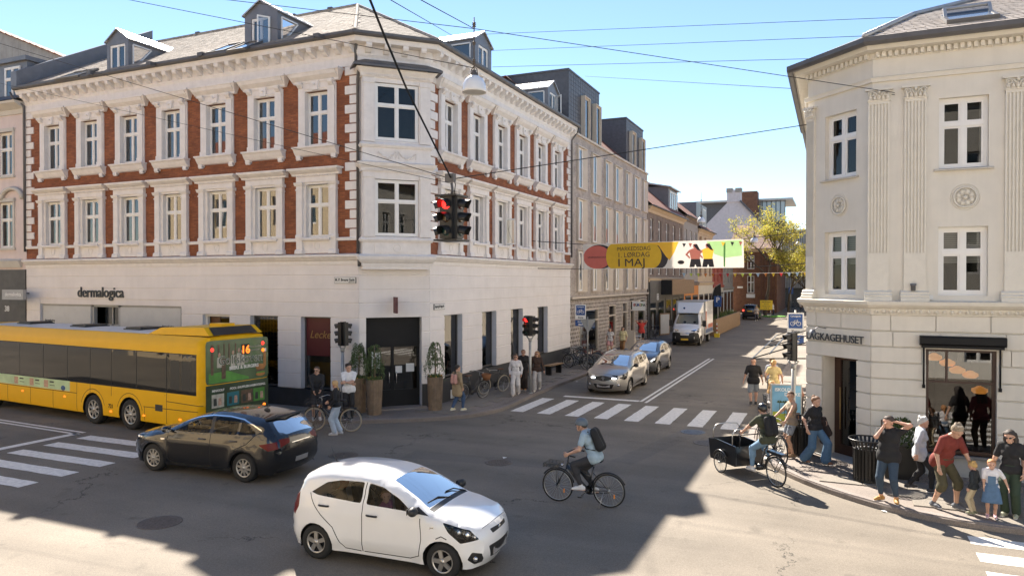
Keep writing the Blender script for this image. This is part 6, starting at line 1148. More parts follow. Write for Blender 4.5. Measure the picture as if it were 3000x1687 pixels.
# rear advert, flat print on the rear face; y runs left to right seen from behind as +y -> left
xr_ = bx(0)-.012
M('ad_bg', (.045, .10, .035), .35, var=.4, scale=1.3, obj=True, coat=.4); M('ad_bg2', (.018, .045, .018), .35, var=.4, scale=3, obj=True, coat=.4); M('ad_grass', (.07, .25, .035), .4, var=.3, scale=3, obj=True); M('ad_trunk', (.10, .06, .035), .5, var=.4, scale=9, obj=True); M('ad_pale', (.45, .42, .34), .5, var=.35, scale=7, obj=True); M('ad_teal', (.01, .14, .17), .4, var=.2, obj=True); M('ad_bun', (.35, .15, .04), .5, var=.3, scale=12, obj=True); M('ad_glow', (.75, .72, .66), .5, var=0)
def rpan(y0, y1, z0, z1, mat, name='ad_picture', o=.0): m = MB(); m.box(xr_-.004-o, xr_-o, *sorted((y0, y1)), z0, z1); return lpart(name, m, mat, bus)
def rpoly(P, mat, o=.004, name='ad_picture'): m = MB(); m.prism([(y, z) for y, z in P], xr_-.004-o, xr_-o, ax='x'); return lpart(name, m, mat, bus)
rpoly(chamfer_poly([(1.17, 1.62), (1.17, 2.92), (-1.17, 2.92), (-1.17, 1.62)], .1), 'ad_bg', 0, 'advert'); rpan(1.17, -1.17, .5, 1.6, 'ad_bg2', 'advert'); 
rpoly([(1.07, 1.66), (1.07, 1.95), (.4, 1.98), (-.4, 1.72), (-.4, 1.66)], 'ad_grass', .003)
for y, w_, z0 in ((.95, .09, 1.9), (.72, .05, 2.1), (.52, .04, 2.2), (.34, .05, 2.15), (.1, .04, 2.3)): rpan(y-w_/2, y+w_/2, z0, 2.8, 'ad_trunk', o=.005)
rpan(.62, .47, 1.75, 2.35, 'ad_trunk', o=.006)
for y, z, h in ((.7, 2.1, .45), (.2, 2.05, .55), (-.02, 2.1, .55), (-.14, 2.1, .5)):
    rpoly(chamfer_poly([(y+.09, z), (y+.07, z+h*.7), (y-.07, z+h*.7), (y-.09, z)], .2), 'ad_pale', .007); m = MB(); m.sph((xr_-.01, y, z+h*.85), (.004, .05, .07), 8); lpart('ad_picture', m, 'ad_skin', bus)
m = MB(); m.sph((xr_-.008, -.86, 1.98), (.004, .2, .1), 12); m.sph((xr_-.008, -.86, 1.76), (.004, .19, .07), 12); lpart('ad_picture', m, 'ad_bun', bus); rpan(-.68, -1.04, 1.83, 1.9, 'ad_trunk', o=.01); rpan(-.7, -1.02, 1.79, 1.83, 'ad_grass', o=.011); rpan(-.98, -1.08, 2.0, 2.5, 'ad_bun', o=.006); rpan(-.97, -1.09, 2.45, 2.55, 'ad_glow', o=.007)
for k, y in enumerate((.75, .2, -.32, -.8)): rpan(y+.22, y-.22, .92, 1.32, ('ad_pale', 'ad_teal', 'ad_trunk', 'ad_grass')[k], o=.003)
for k, y in enumerate((.85, .68, .3, .1, -.22, -.42, -.7, -.9)): rpoly(chamfer_poly([(y+.06, .98), (y+.05, 1.2), (y-.05, 1.2), (y-.06, .98)], .2), 'ad_skin' if k % 2 else 'ad_dark', .007)
RT = lambda y, z, o=.012: Matrix.Translation((xr_-o, y, z)) @ RZ(-pi/2)
vtext('Golfskoven', .37, 'ad_glow', bus, RT(-.1, 2.18, .012), bold=.008); vtext('Golfskoven', .37, 'ad_bg2', bus, RT(-.1, 2.18, .020), bold=0); vtext('BEERS & BURGERS', .14, 'ad_glow', bus, RT(-.22, 2.0), bold=.004); vtext('Byens bedste', .1, 'ad_pale', bus, RT(-.62, 2.62), bold=0, shear=.2); vtext('oplevelser', .1, 'ad_pale', bus, RT(-.6, 2.51), bold=0, shear=.2)
for s_, y in (('MINIGOLF', .75), ('POOL', .2), ('SHUFFLEBOARD', -.3), ('POOLBALL', -.82)): vtext(s_, .095, 'ad_glow', bus, RT(y, 1.40), bold=.002, shear=.15)
rpan(-.12, -.42, 2.42, 2.74, 'dark', 'route_display', .009); vtext('16', .34, 'orange_lit', bus, RT(-.27, 2.46, .016), bold=.008)
for y, z, mt in ((.95, 2.65, 'red_lit'), (-.95, 2.72, 'red_lit'), (-.96, 2.5, 'orange_lit'), (-.82, .72, 'red_lit'), (-1.0, .76, 'orange_lit'), (1.0, .76, 'red_lit')): m = MB(); m.sph((xr_-.012, y, z), (.02, .06, .06), 10); lpart('rear_lamp', m, mt, bus)
# ================================================================ people
def surfnet(f, org, h):
    s = f < 0; n = f.shape
    c = np.zeros((n[0]-1, n[1]-1, n[2]-1), np.int8)
    for i in (0, 1):
        for j in (0, 1):
            for k in (0, 1): c += s[i:n[0]-1+i, j:n[1]-1+j, k:n[2]-1+k]
    m = (c > 0) & (c < 8); idx = -np.ones(m.shape, int); ii = np.argwhere(m); idx[m] = np.arange(len(ii)); P = np.zeros((len(ii), 3)); W = np.zeros(len(ii)); I = ii
    for ax in range(3):
        for a in (0, 1):
            for b in (0, 1):
                o0 = [0, 0, 0]; oth = [q for q in range(3) if q != ax]; o0[oth[0]] = a; o0[oth[1]] = b; o1 = list(o0); o1[ax] = 1
                v0 = f[I[:, 0]+o0[0], I[:, 1]+o0[1], I[:, 2]+o0[2]]; v1 = f[I[:, 0]+o1[0], I[:, 1]+o1[1], I[:, 2]+o1[2]]; x = (v0 < 0) != (v1 < 0); t = np.where(x, v0/np.where(x, v0-v1, 1), 0)
                p = I+np.array(o0, float); p[:, ax] += t; P[x] += p[x]; W[x] += 1
    P /= np.maximum(W, 1)[:, None]; F = []
    for ax in range(3):
        o = [q for q in range(3) if q != ax]; sl0 = [slice(None)]*3; sl1 = [slice(None)]*3; sl0[ax] = slice(0, -1); sl1[ax] = slice(1, None); e = s[tuple(sl0)] != s[tuple(sl1)]; E_ = np.argwhere(e); ok = (E_[:, o[0]] > 0) & (E_[:, o[1]] > 0) & (E_[:, o[0]] < n[o[0]]-1) & (E_[:, o[1]] < n[o[1]]-1); E_ = E_[ok]
        q = []
        for da, db in ((-1, -1), (0, -1), (0, 0), (-1, 0)):
            c_ = E_.copy(); c_[:, o[0]] += da; c_[:, o[1]] += db; q.append(idx[c_[:, 0], c_[:, 1], c_[:, 2]])
        q = np.stack(q, 1); fl = s[E_[:, 0], E_[:, 1], E_[:, 2]]
        if ax == 1: fl = ~fl
        q[~fl] = q[~fl][:, ::-1]; F.append(q)
    return P*h+org, np.concatenate(F)
def sdf(prims, h, k=.03, clips=()):
    """prims: (a, b, ra, rb) round cones blended together; clips: (point, normal) keep the side the normal points to"""
    A = np.array([p[0] for p in prims]); B = np.array([p[1] for p in prims]); R = np.array([max(p[2], p[3]) for p in prims])[:, None]
    lo = np.minimum(A-R, B-R).min(0)-3*h-.01; hi = np.maximum(A+R, B+R).max(0)+3*h+.01; n = np.ceil((hi-lo)/h).astype(int)+1
    f = np.full(n, 1.); ax = [lo[i]+h*np.arange(n[i]) for i in range(3)]
    for a, b, ra, rb in prims:
        a = np.array(a, float); b = np.array(b, float); m = max(ra, rb)+k+2*h; l = np.maximum(0, np.floor((np.minimum(a, b)-m-lo)/h).astype(int)); u = np.minimum(n, np.ceil((np.maximum(a, b)+m-lo)/h).astype(int)+1)
        X, Y, Z = np.meshgrid(ax[0][l[0]:u[0]], ax[1][l[1]:u[1]], ax[2][l[2]:u[2]], indexing='ij'); d = b-a; L = (d*d).sum()+1e-12
        t = np.clip(((X-a[0])*d[0]+(Y-a[1])*d[1]+(Z-a[2])*d[2])/L, 0, 1); g = np.sqrt((X-a[0]-t*d[0])**2+(Y-a[1]-t*d[1])**2+(Z-a[2]-t*d[2])**2)-(ra+(rb-ra)*t)
        v = f[l[0]:u[0], l[1]:u[1], l[2]:u[2]]; hh = np.clip(.5+.5*(v-g)/k, 0, 1); v[...] = v*(1-hh)+g*hh-k*hh*(1-hh)
    if clips:
        X, Y, Z = np.meshgrid(*ax, indexing='ij')
        for p, nn in clips: f = np.maximum(f, -((X-p[0])*nn[0]+(Y-p[1])*nn[1]+(Z-p[2])*nn[2]))
    return surfnet(f, lo, h)
def ik(a, c, l1, l2, pole):
    a = Vector(a); c = Vector(c); d = c-a; L = min(d.length, (l1+l2)*.999); dn = d.normalized(); x = (L*L+l1*l1-l2*l2)/(2*L); hgt = sqrt(max(0, l1*l1-x*x)); p = Vector(pole); p = (p-dn*p.dot(dn)); p = p.normalized() if p.length > 1e-6 else Vector((0, 0, 1)); return a+dn*x+p*hgt, a+dn*L
M('eye_dark', (.02, .015, .012), .3, var=0); M('lips', (.35, .12, .1), .5, var=0); M('sunglass', (.01, .01, .012), .1, var=0, coat=1)
SK = {}
def colmat(prefix, c, rough=.85, bump=.25, bs=70):
    k = prefix+'_%02d%02d%02d' % tuple(int(x*99) for x in c)
    if k not in MAT: M(k, c, rough, var=.12, scale=14, bump=bump, bscale=bs, obj=True, sss=.0)
    return k
def person(label, loc, face, H=1.72, skin=(.52, .31, .22), top=(.05, .05, .06), sleeve=.45, legs=(.1, .13, .2), leglen=.97, shoes=(.5, .5, .5), hair=(.06, .04, .03), hairstyle='short', fem=False, lean=0, hip=None, hands={}, feet={}, look=0, nod=0, wide=0., toplen=.0, open_neck=0, glasses=False, skirt=None, fat=0., child=False, group=None, sole=None, twist=0, tz=0., pole={}, toe={}, curl=.5, cat='person', neckcut=.0):
    s = H/1.75; root = thing('person', label, cat, (loc[0], loc[1], loc[2] if len(loc) > 2 else 0), face, group); V3 = Vector
    hd = 1.25 if child else 1.0
    hz = .93 if hip is None else hip[1]; hx = 0 if hip is None else hip[0]; Rm = Matrix.Rotation(radians(lean), 3, 'Y'); Tw = Matrix.Rotation(radians(twist), 3, 'Z')
    H0 = V3((hx, 0, hz)); up = lambda x, y, z: H0+Rm @ (Tw @ V3((x, y, z)))
    shw = .165 if fem else .19; waist = up(.005, 0, .17); chest = up(.0, 0, .36); neck = up(-.005, 0, .53); hc = up(.03, 0, .675)+V3((.03*sin(radians(nod)), 0, 0))
    Rh = Matrix.Rotation(radians(look), 3, 'Z') @ Matrix.Rotation(radians(nod+lean*.5), 3, 'Y')
    hp = lambda x, y, z: tuple(hc+Rh @ (V3((x, y, z))*hd))
    sh = {q: up(-.01, sg*shw, .475) for q, sg in (('L', 1), ('R', -1))}; hi = {q: H0+V3((0, sg*.085, -.03)) for q, sg in (('L', 1), ('R', -1))}
    ela = {}; wr_ = {}; kn = {}; an = {}
    for q, sg in (('L', 1), ('R', -1)):
        t = hands.get(q); t = V3(t) if t else sh[q]+V3((.05, sg*.07, -.50)); ela[q], wr_[q] = ik(sh[q], t, .285, .25, pole.get(q, (-.8, sg*.5, -.2)))
        t = feet.get(q); t = V3(t) if t else V3((0, sg*.095, .085)); kn[q], an[q] = ik(hi[q], t, .435, .43, (1, sg*.12, 0))
    f = fat; body = []; T_ = tuple
    body += [(T_(up(0, -.075, 0)), T_(up(0, .075, 0)), .105+f*.4, .105+f*.4), (T_(waist+V3((0, -.05, 0))), T_(waist+V3((0, .05, 0))), .092+f, .092+f), (T_(chest+V3((0, -.08, 0))), T_(chest+V3((0, .08, 0))), .098+f*.5, .098+f*.5), (T_(up(-.01, -shw*.75, .455)), T_(up(-.01, shw*.75, .455)), .062, .062), (T_(up(0, 0, .2)), T_(up(0, 0, .42)), .1+f, .1+f*.4), (T_(neck), hp(-.015, 0, -.06), .058, .053)]
    trap = [(T_(up(-.01, sg*shw*.85, .475)), T_(up(-.012, sg*.03, .555)), .05, .05) for sg in (-1, 1)]; body += trap
    if fem: body += [(T_(up(.075, -.07, .33)), T_(up(.075, -.06, .34)), .055, .05), (T_(up(.075, .07, .33)), T_(up(.075, .06, .34)), .055, .05)]
    arm = {}; leg = {}
    for q in 'LR':
        arm[q] = [(T_(sh[q]), T_(ela[q]), .054, .041), (T_(ela[q]), T_(wr_[q]), .042, .027)]; leg[q] = [(T_(hi[q]), T_(kn[q]), .088+f*.3, .058), (T_(kn[q]), T_(kn[q].lerp(an[q], .35)+V3((-.015, 0, 0))), .055, .056), (T_(kn[q].lerp(an[q], .35)+V3((-.012, 0, 0))), T_(an[q]), .054, .036)]
        body += arm[q]+leg[q]
    sc = lambda v: v*s
    def mk(name, parts, mats, par):
        V = []; F = []; MI = []; o = 0
        for (v, fc), mi in parts: V.append(v*s); F += [tuple(r+o) for r in fc.tolist() for r in [np.array(r)]]; MI += [mi]*len(fc); o += len(v)
        me = bpy.data.meshes.new(name); me.from_pydata(np.concatenate(V).tolist(), [], F)
        for m in mats: me.materials.append(MAT[m])
        me.polygons.foreach_set('material_index', MI); me.polygons.foreach_set('use_smooth', [True]*len(F)); me.update(); return put(name, me, par, local=True)
    parts = [(sdf(body, .02 if not child else .022, .03), 0)]
    head = [(hp(-.025, 0, .025), hp(.012, 0, .03), .088*hd, .082*hd), (hp(.02, 0, -.02), hp(.03, 0, -.07), .07*hd, .05*hd), (hp(.045, 0, -.085), hp(.05, 0, -.09), .038*hd, .036*hd), (hp(.088, 0, .01), hp(.098, 0, -.026), .009*hd, .0125*hd), (hp(.075, -.035, .03), hp(.075, .035, .03), .02*hd, .02*hd), (hp(-.01, .082, .0), hp(-.015, .084, -.03), .018, .014), (hp(-.01, -.082, 0), hp(-.015, -.084, -.03), .018, .014), (hp(-.02, 0, -.05), T_(neck), .05, .054), (hp(.078, -.018, -.066), hp(.078, .018, -.066), .012, .012)]
    parts.append((sdf(head, .0085*hd, .018), 0))
    def ball(c, r, mi):
        m_ = MB(); m_.sph(c, r, 8, k=6); return ((np.array([tuple(p) for p in m_.v]), np.array(m_.f)), mi)
    for sg in (-1, 1): parts.append(ball(hp(.082, sg*.032, .006), .011*hd, 1))
    parts.append(ball(hp(.083, 0, -.066), (.008, .022, .009), 2))
    for q, sg in (('L', 1), ('R', -1)):   # hands with five fingers
        d = (wr_[q]-ela[q]).normalized(); n = V3((0, sg*1., 0)); n = (n-d*n.dot(d)); n = n.normalized() if n.length > .2 else V3((0, 0, 1)); sd = d.cross(n).normalized(); w0 = wr_[q]; c_ = curl*1.1
        pr = [(T_(w0-d*.03), T_(w0+d*.02), .026, .026), (T_(w0+d*.03-sd*.018), T_(w0+d*.075-sd*.026), .019, .015), (T_(w0+d*.03+sd*.018), T_(w0+d*.075+sd*.026), .019, .015), (T_(w0+d*.03), T_(w0+d*.08), .02, .016)]
        for i, (o_, L_) in enumerate(((-.031, .058), (-.011, .072), (.011, .078), (.031, .068))):
            b = w0+d*.082+sd*o_; m_ = b+(d*cos(c_*.5)-n*sin(c_*.5))*L_*.5; e = m_+(d*cos(c_*1.3)-n*sin(c_*1.3))*L_*.5; pr += [(T_(b), T_(m_), .0095, .009), (T_(m_), T_(e), .009, .0075)]
        b = w0+d*.035+sd*.03*1; b2 = b+(sd*.7+d*.7-n*.3)*.04; pr += [(T_(w0+d*.02+sd*.012), T_(b), .016, .013), (T_(b), T_(b2), .012, .011), (T_(b2), T_(b2+(d*.85+sd*.2-n*.45)*.03), .011, .009)]
        parts.append((sdf(pr, .0065, .006), 0))
    sk = colmat('skin', skin, .55, .06, 200); bo = mk('body', parts, [sk, 'eye_dark', 'lips'], root)
    # clothes
    g = .012+fat*.1; grow = lambda P, e: [(a, b, ra+e, rb+e) for a, b, ra, rb in P]
    tp = grow(body[:5], g+.004)+grow(body[:1], g+.016)
    tp += grow(trap, .007)
    if fem: tp += grow(body[8:10], g)
    if toplen: tp += [(T_(up(0, -.08, 0)), T_(up(0, -.08, -toplen)), .13+f*.5, .135+f*.5), (T_(up(0, .08, 0)), T_(up(0, .08, -toplen)), .13+f*.5, .135+f*.5), (T_(up(0, 0, .05)), T_(up(.0, 0, -toplen)), .135+f*.5, .14+f*.5)]
    for q in 'LR':
        a, b = arm[q]
        if sleeve > 0:
            t = min(1, sleeve/.53); e = ela[q] if t == 1 else sh[q].lerp(ela[q], t); tp += [(T_(sh[q]), T_(e), a[2]+.012, .041+.014+(.007 if t < 1 else 0))]
            if sleeve > .53: tp += [(T_(ela[q]), T_(ela[q].lerp(wr_[q], (sleeve-.53)/.47)), .055, .04)]
    hem = -.10-toplen+tz
    cl = [(T_(up(0, 0, hem)), T_(Rm @ V3((0, 0, 1)))), (T_(up(0, 0, .572-neckcut)), T_(Rm @ V3((0, 0, -1))))]
    if top: mk('top', [(sdf(tp, .018, .03, cl), 0)], [colmat('cloth', top, .85, .8, 17)], root)
    if skirt:
        c0 = H0+V3((0, 0, .06)); L_ = skirt[1]; pr = [(T_(H0+V3((0, y, .05))), T_((kn['L']+kn['R'])/2*L_+H0*(1-L_)+V3((0, y*2.2, 0))), .128, .14) for y in (-.06, 0, .06)]; e = ((kn['L']+kn['R'])/2*L_+H0*(1-L_)).z; mk('skirt', [(sdf(pr, .018, .04, [((0, 0, e-.03), (0, 0, 1)), ((0, 0, hz+.12), (0, 0, -1))]), 0)], [colmat('cloth', skirt[0], .85, .8, 17)], root)
    elif legs:
        pr = grow(body[:1], g+.006)+[(T_(waist+V3((0, -.05, -.05))), T_(waist+V3((0, .05, -.05))), .1+f, .1+f)]; cl = [(T_(up(0, 0, .11)), T_(Rm @ V3((0, 0, -1))))]
        for q in 'LR':
            a = leg[q][0]; e = .016+wide*.3
            if leglen <= .5: pr += [(a[0], T_(hi[q].lerp(kn[q], leglen/.5)), a[2]+.014, .058+.028+wide)]
            else:
                t = (leglen-.5)/.5; pr += [(leg[q][1][0], leg[q][1][1], .07, .072 if t > .4 else .06), (a[0], a[1], a[2]+.014, .058+e), (a[1], T_(kn[q].lerp(an[q], t)), .058+e, (.05 if t > .5 else .062)+wide)]
                if t > .9: cl += [((0, 0, min(an['L'].z, an['R'].z)-.06), (0, 0, 1))]
        mk('trousers' if leglen > .6 else 'shorts', [(sdf(pr, .018, .02, cl), 0)], [colmat('cloth', legs, .85, .8, 17)], root)
    for q, sg in (('L', 1), ('R', -1)):
        a = an[q]; ang = radians(toe.get(q, 6*sg)); fd = V3((cos(ang), sin(ang), toe.get('p'+q, 0))).normalized(); k = a-V3((0, 0, .045)); pr = [(T_(k-fd*.055), T_(k+fd*.10), .04, .042), (T_(k+fd*.10), T_(k+fd*.165-V3((0, 0, .006))), .042, .032), (T_(a), T_(k-fd*.02), .045, .042)]
        so = [(T_(k-fd*.06-V3((0, 0, .03))), T_(k+fd*.165-V3((0, 0, .03))), .035, .035)]
        ps = [(sdf(pr, .012, .02, [(T_(k-V3((0, 0, .035))), (0, 0, 1))]), 0), (sdf(so, .012, .01, [(T_(k-V3((0, 0, .041))), (0, 0, 1)), (T_(k-V3((0, 0, .018))), (0, 0, -1))]), 1)]
        mk('shoe', ps, [colmat('shoe', shoes, .6), colmat('sole', sole or (.6, .58, .55), .7)], root)
    # hair
    if hairstyle != 'bald':
        hn = Rh @ V3((-.62, 0, .78)); pr = [(hp(-.03, 0, .035), hp(.012, 0, .042), .096*hd, .088*hd), (hp(-.045, 0, .0), hp(-.05, 0, -.035), .078*hd, .06*hd)]; cl = [(T_(hc+hn*(.012)), T_(hn))]
        ps = [(sdf(pr, .01, .02, cl), 0)]; ex = []
        if hairstyle in ('long', 'curly'):
            for y in (-.07, 0, .07): ex += [(hp(-.045, y, .03), T_(hc+Rh @ V3((-.075, y*1.05, -.10))), .05, .05), (T_(hc+Rh @ V3((-.075, y*1.05, -.10))), T_(neck+V3((-.10, y*1.3, -.06 if hairstyle == 'curly' else -.14))), .05, .035)]
            for y in (-.085, .085): ex += [(hp(-.03, y, .04), hp(-.03, y*1.05, -.08), .026, .03), (hp(-.03, y*1.05, -.08), T_(neck+V3((.02, y*1.1, -.04 if hairstyle == 'curly' else -.12))), .034, .022)]
        if hairstyle == 'bun': ex += [(hp(-.075, 0, .11), hp(-.07, 0, .12), .045, .04)]
        if hairstyle == 'pony': ex += [(hp(-.1, 0, .07), hp(-.14, 0, .03), .03, .034), (hp(-.14, 0, .03), hp(-.15, 0, -.16), .034, .015)]
        if hairstyle == 'low': ex += [(hp(-.1, 0, -.03), T_(neck+V3((-.1, 0, -.1))), .035, .015)]
        if hairstyle == 'curls': ex += [(hp(-.03+.06*cos(i*2.4), .07*sin(i*2.4), .09+.03*sin(i*1.7)), hp(-.03+.06*cos(i*2.4), .07*sin(i*2.4), .1), .035, .03) for i in range(9)]
        if ex: ps.append((sdf(ex, .012, .025), 0))
        mk('hair', ps, [colmat('hair', hair, .6, .8, 90)], root)
    if glasses:
        m_ = MB()
        for sg in (-1, 1): m_.sph(hp(.094, sg*.033, .008), (.012, .03, .022), 10); m_.tube([hp(.09, sg*.06, .015), hp(-.01, sg*.088, .012)], .004, 4)
        m_.tube([hp(.1, -.01, .012), hp(.1, .01, .012)], .004, 4); m_.v = [(x*s, y*s, z*s) for x, y, z in m_.v]; put('sunglasses', m_.mesh('sunglass', 'sunglasses'), root, local=True)
    root['_'] = 0; del root['_']
    J = dict(hc=hc*s, Rh=Rh, neck=neck*s, chest=chest*s, up=lambda x, y, z: up(x, y, z)*s, wr={q: wr_[q]*s for q in 'LR'}, hp=lambda x, y, z: Vector(hp(x, y, z))*s, sh={q: sh[q]*s for q in 'LR'}, s=s, Rm=Rm)
    return root, J
def acc(root, name, mb, mat): return put(name, mb.mesh(mat, name), root, local=True)
def world_acc(root, name, label, cat, mb, mat, group=None):
    """something carried: a thing of its own standing in the carrier's frame"""
    o = bpy.data.objects.new(name, mb.mesh(mat, name)); COL.objects.link(o); o.location = root.location; o.rotation_euler = root.rotation_euler; return tag(o, label, cat, group)
def walk(a=.28, h=.93):  # stride with right foot forward when a>0
    return dict(feet={'R': (a, -.085, .085), 'L': (-a*.95, .085, .12)}, hip=(0, h-abs(a)*.12))
def helmet(root, J, col):
    m_ = MB(); m_.lathe([(.118, -.02), (.122, .03), (.105, .085), (.06, .122), (0, .132)], 18); R4 = Matrix.Translation(J['hc']) @ J['Rh'].to_4x4() @ Matrix.Translation((-.012, 0, .025)) @ Matrix.Diagonal((1.12, .93, 1, 1)); m_.v = [tuple(R4 @ Vector(p)) for p in m_.v]
    n = 6
    for i in range(n): a = -1+.4*i; p = R4 @ Vector((.1*cos(a)*.9, .1*sin(a)*.9, .085)); m_.sph(p, (.016, .012, .012), 6, 1)
    o = world_acc(root, 'helmet', None, 'helmet', m_, [col, 'dark']); st = MB(); hp = J['hp']
    for sg in (-1, 1): st.tube([hp(.01, sg*.095, .02), hp(.02, sg*.085, -.05), hp(.045, 0, -.125)], .006, 4)
    put('strap', st.mesh('black_plastic', 'strap'), o, local=True); return o
def backpack(root, J, mat, label, w=.27, h=.46, d=.17, roll=True):
    m_ = MB(); R4 = Matrix.Translation(J['up'](-.10, 0, .30)) @ J['Rm'].to_4x4() @ TR(-d/2, 0, 0); v, f = sdf([((0, y, z0), (0, y, z1), d*.5, d*.42) for y in (-w*.28, w*.28) for z0, z1 in ((-h*.32, h*.3),)]+([((0, -w*.3, h*.42), (0, w*.3, h*.42), .04, .04)] if roll else []), .016, .05); m_.add([tuple(R4 @ Vector(p)) for p in v], [tuple(q) for q in f.tolist()], 0, True); o = world_acc(root, 'backpack', label, 'backpack', m_, mat); st = MB()
    for sg in (-1, 1): P = [J['up'](-.1, sg*.09, .50), J['up'](.02, sg*.1, .535), J['up'](.115, sg*.11, .40), J['up'](.06, sg*.16, .22), J['up'](-.1, sg*.13, .12)]; st.tube(P, .012, 5)
    put('strap', st.mesh(mat, 'strap'), o, local=True); return o
# ================================================================ bicycles
M('tyre_cream', (.42, .36, .26), .8, var=.1, obj=True); M('rim_steel', (.45, .45, .44), .3, .9, var=0); M('bike_black', (.012, .012, .013), .3, var=.05, coat=.5, obj=True); M('bike_grey', (.12, .13, .14), .35, .3, obj=True); M('bike_red', (.25, .03, .02), .35, obj=True); M('bike_blue', (.03, .07, .14), .35, obj=True); M('leather', (.11, .045, .02), .55, var=.2, obj=True); M('wicker', (.24, .10, .04), .8, var=.35, scale=60, bump=.8, bscale=90, obj=True); M('reflector', (.9, .3, .03), .3, var=0)
def bike_wheel(r, tm='tyre', rm='rim_steel', cache={}):
    k = (r, tm, rm)
    if k in cache: return cache[k]
    t = MB(); t.tube([(r*.965*cos(a*pi/18), 0, r*.965*sin(a*pi/18)) for a in range(36)], r*.05, 7, closed=True)
    q = MB(); q.tube([(r*.90*cos(a*pi/18), 0, r*.90*sin(a*pi/18)) for a in range(36)], r*.028, 5, closed=True); q.cyl((0, -.04, 0), (0, .04, 0), .025, n=8)
    for i in range(24): a = i*pi/12; q.tube([(0, .03*(-1)**i, 0), (r*.9*cos(a), 0, r*.9*sin(a))], .0022, 3, cap=False)
    cache[k] = (t.mesh(tm, 'tyre'), q.mesh(rm, 'spoked_rim')); return cache[k]
def add_wheel(root, x, y, r, tm, rm='rim_steel'):
    a, b = bike_wheel(r, tm, rm); o = put('wheel', a, root, (x, y, r), local=True); put('spoked_rim', b, o, local=True); o.rotation_euler = (0, random.uniform(0, 6), 0); return o
def bicycle(label, loc, rz, col='bike_black', style='step', basket=None, tm='tyre', lean=0, group=None, rack=True, saddle='black_plastic', steer=0, wb=1.1, r=.345):
    root = thing('bicycle', label, 'bicycle', loc, rz, group); root.rotation_euler = (radians(lean), 0, rz); f, b = wb/2, -wb/2
    add_wheel(root, b, 0, r, tm); wf = add_wheel(root, f, 0, r, tm)
    m = MB(); bbk = (-.1, 0, .3); st = (-.24, 0, .82); hd0 = (f-.2, 0, .72); hd1 = (f-.235, 0, .9)
    m.tube([bbk, st], .018, 7); m.tube([(b, 0, r), bbk], .012, 6); m.tube([(b, 0, r), (-.21, 0, .7)], .010, 6); m.tube([hd0, hd1], .022, 7)
    if style == 'step': m.tube([hd0, (.1, 0, .42), bbk], .024, 8); m.tube([(hd0[0]-.01, 0, .8), (.08, 0, .55), (-.17, 0, .48)], .016, 7)
    elif style == 'ebike': m.tube([(hd0[0]-.01, 0, .78), (.12, 0, .52), bbk], [.035, .05, .05], 8); m.tube([(hd0[0]-.02, 0, .86), (-.05, 0, .62), (-.2, 0, .6)], .018, 7)
    else: m.tube([hd0, bbk], .018, 7); m.tube([(hd1[0]+.01, 0, .85), (-.235, 0, .8)], .018, 7)
    m.tube([hd0, (f-.06, 0, .5), (f, .055, r)], .014, 6); m.tube([(f-.06, 0, .5), (f, -.055, r)], .014, 6); m.cyl((bbk[0], -.05, .3), (bbk[0], .05, .3), .035, n=10)
    lpart('frame', m, col, root)
    m = MB(); hz = 1.05 if style != 'diamond' else .98; m.tube([hd1, (f-.25, 0, hz-.02)], .014, 6); m.tube([(f-.48, -.3, hz), (f-.3, -.28, hz+.03), (f-.2, -.1, hz), (f-.2, .1, hz), (f-.3, .28, hz+.03), (f-.48, .3, hz)], .012, 6); hb = lpart('handlebar', m, 'rim_steel' if style != 'ebike' else 'bike_black', root)
    for s_ in (-1, 1): m = MB(); m.tube([(f-.5, s_*.3, hz), (f-.38, s_*.295, hz+.015)], .017, 7); lpart('grip', m, 'black_plastic', hb)
    m = MB(); m.tube([st, (-.26, 0, .94)], .013, 6); v = [((-.40, y, .96), (-.22, y*.5, .965), .035, .025) for y in (-.05, .05)]+[((-.25, 0, .965), (-.1, 0, .96), .028, .015)]; V_, F_ = sdf(v, .012, .03); m.add([tuple(p) for p in V_], [tuple(q) for q in F_.tolist()], 1, True); lpart('saddle', m, ['rim_steel', saddle], root)
    for x, a0, a1 in ((b, .1, 2.7), (f, .6, 2.9)): m = MB(); m.tube([(x+(r+.03)*cos(a0+(a1-a0)*i/12), 0, r+(r+.03)*sin(a0+(a1-a0)*i/12)) for i in range(13)], .018, 5); lpart('mudguard', m, col, root)
    m = MB(); m.lathe([(.09, -.008), (.09, .008), (0, .01)], 16, c=(bbk[0], -.06, .3), ax='y')
    for s_ in (-1, 1): m.tube([(bbk[0], s_*.07, .3), (bbk[0]+s_*.12, s_*.08, .3-s_*.11)], .01, 5); m.box(bbk[0]+s_*.12-.04, bbk[0]+s_*.12+.04, s_*.13-.045, s_*.13+.045, .3-s_*.11-.012, .3-s_*.11+.012)
    m.tube([(bbk[0], -.06, .39), (b, -.05, r+.05)], .012, 5); m.tube([(bbk[0], -.06, .21), (b, -.05, r-.05)], .012, 5); lpart('crank', m, 'bike_black', root)
    if rack: m = MB(); [m.tube([(b-.2, y, .74), (b+.28, y, .74)], .007, 5) for y in (-.06, 0, .06)]; m.tube([(b-.15, -.06, .74), (b, -.06, r)], .007, 5); m.tube([(b-.15, .06, .74), (b, .06, r)], .007, 5); [m.tube([(b-.2+.16*i, -.06, .74), (b-.2+.16*i, .06, .74)], .006, 5) for i in range(4)]; lpart('carrier', m, 'bike_black', root)
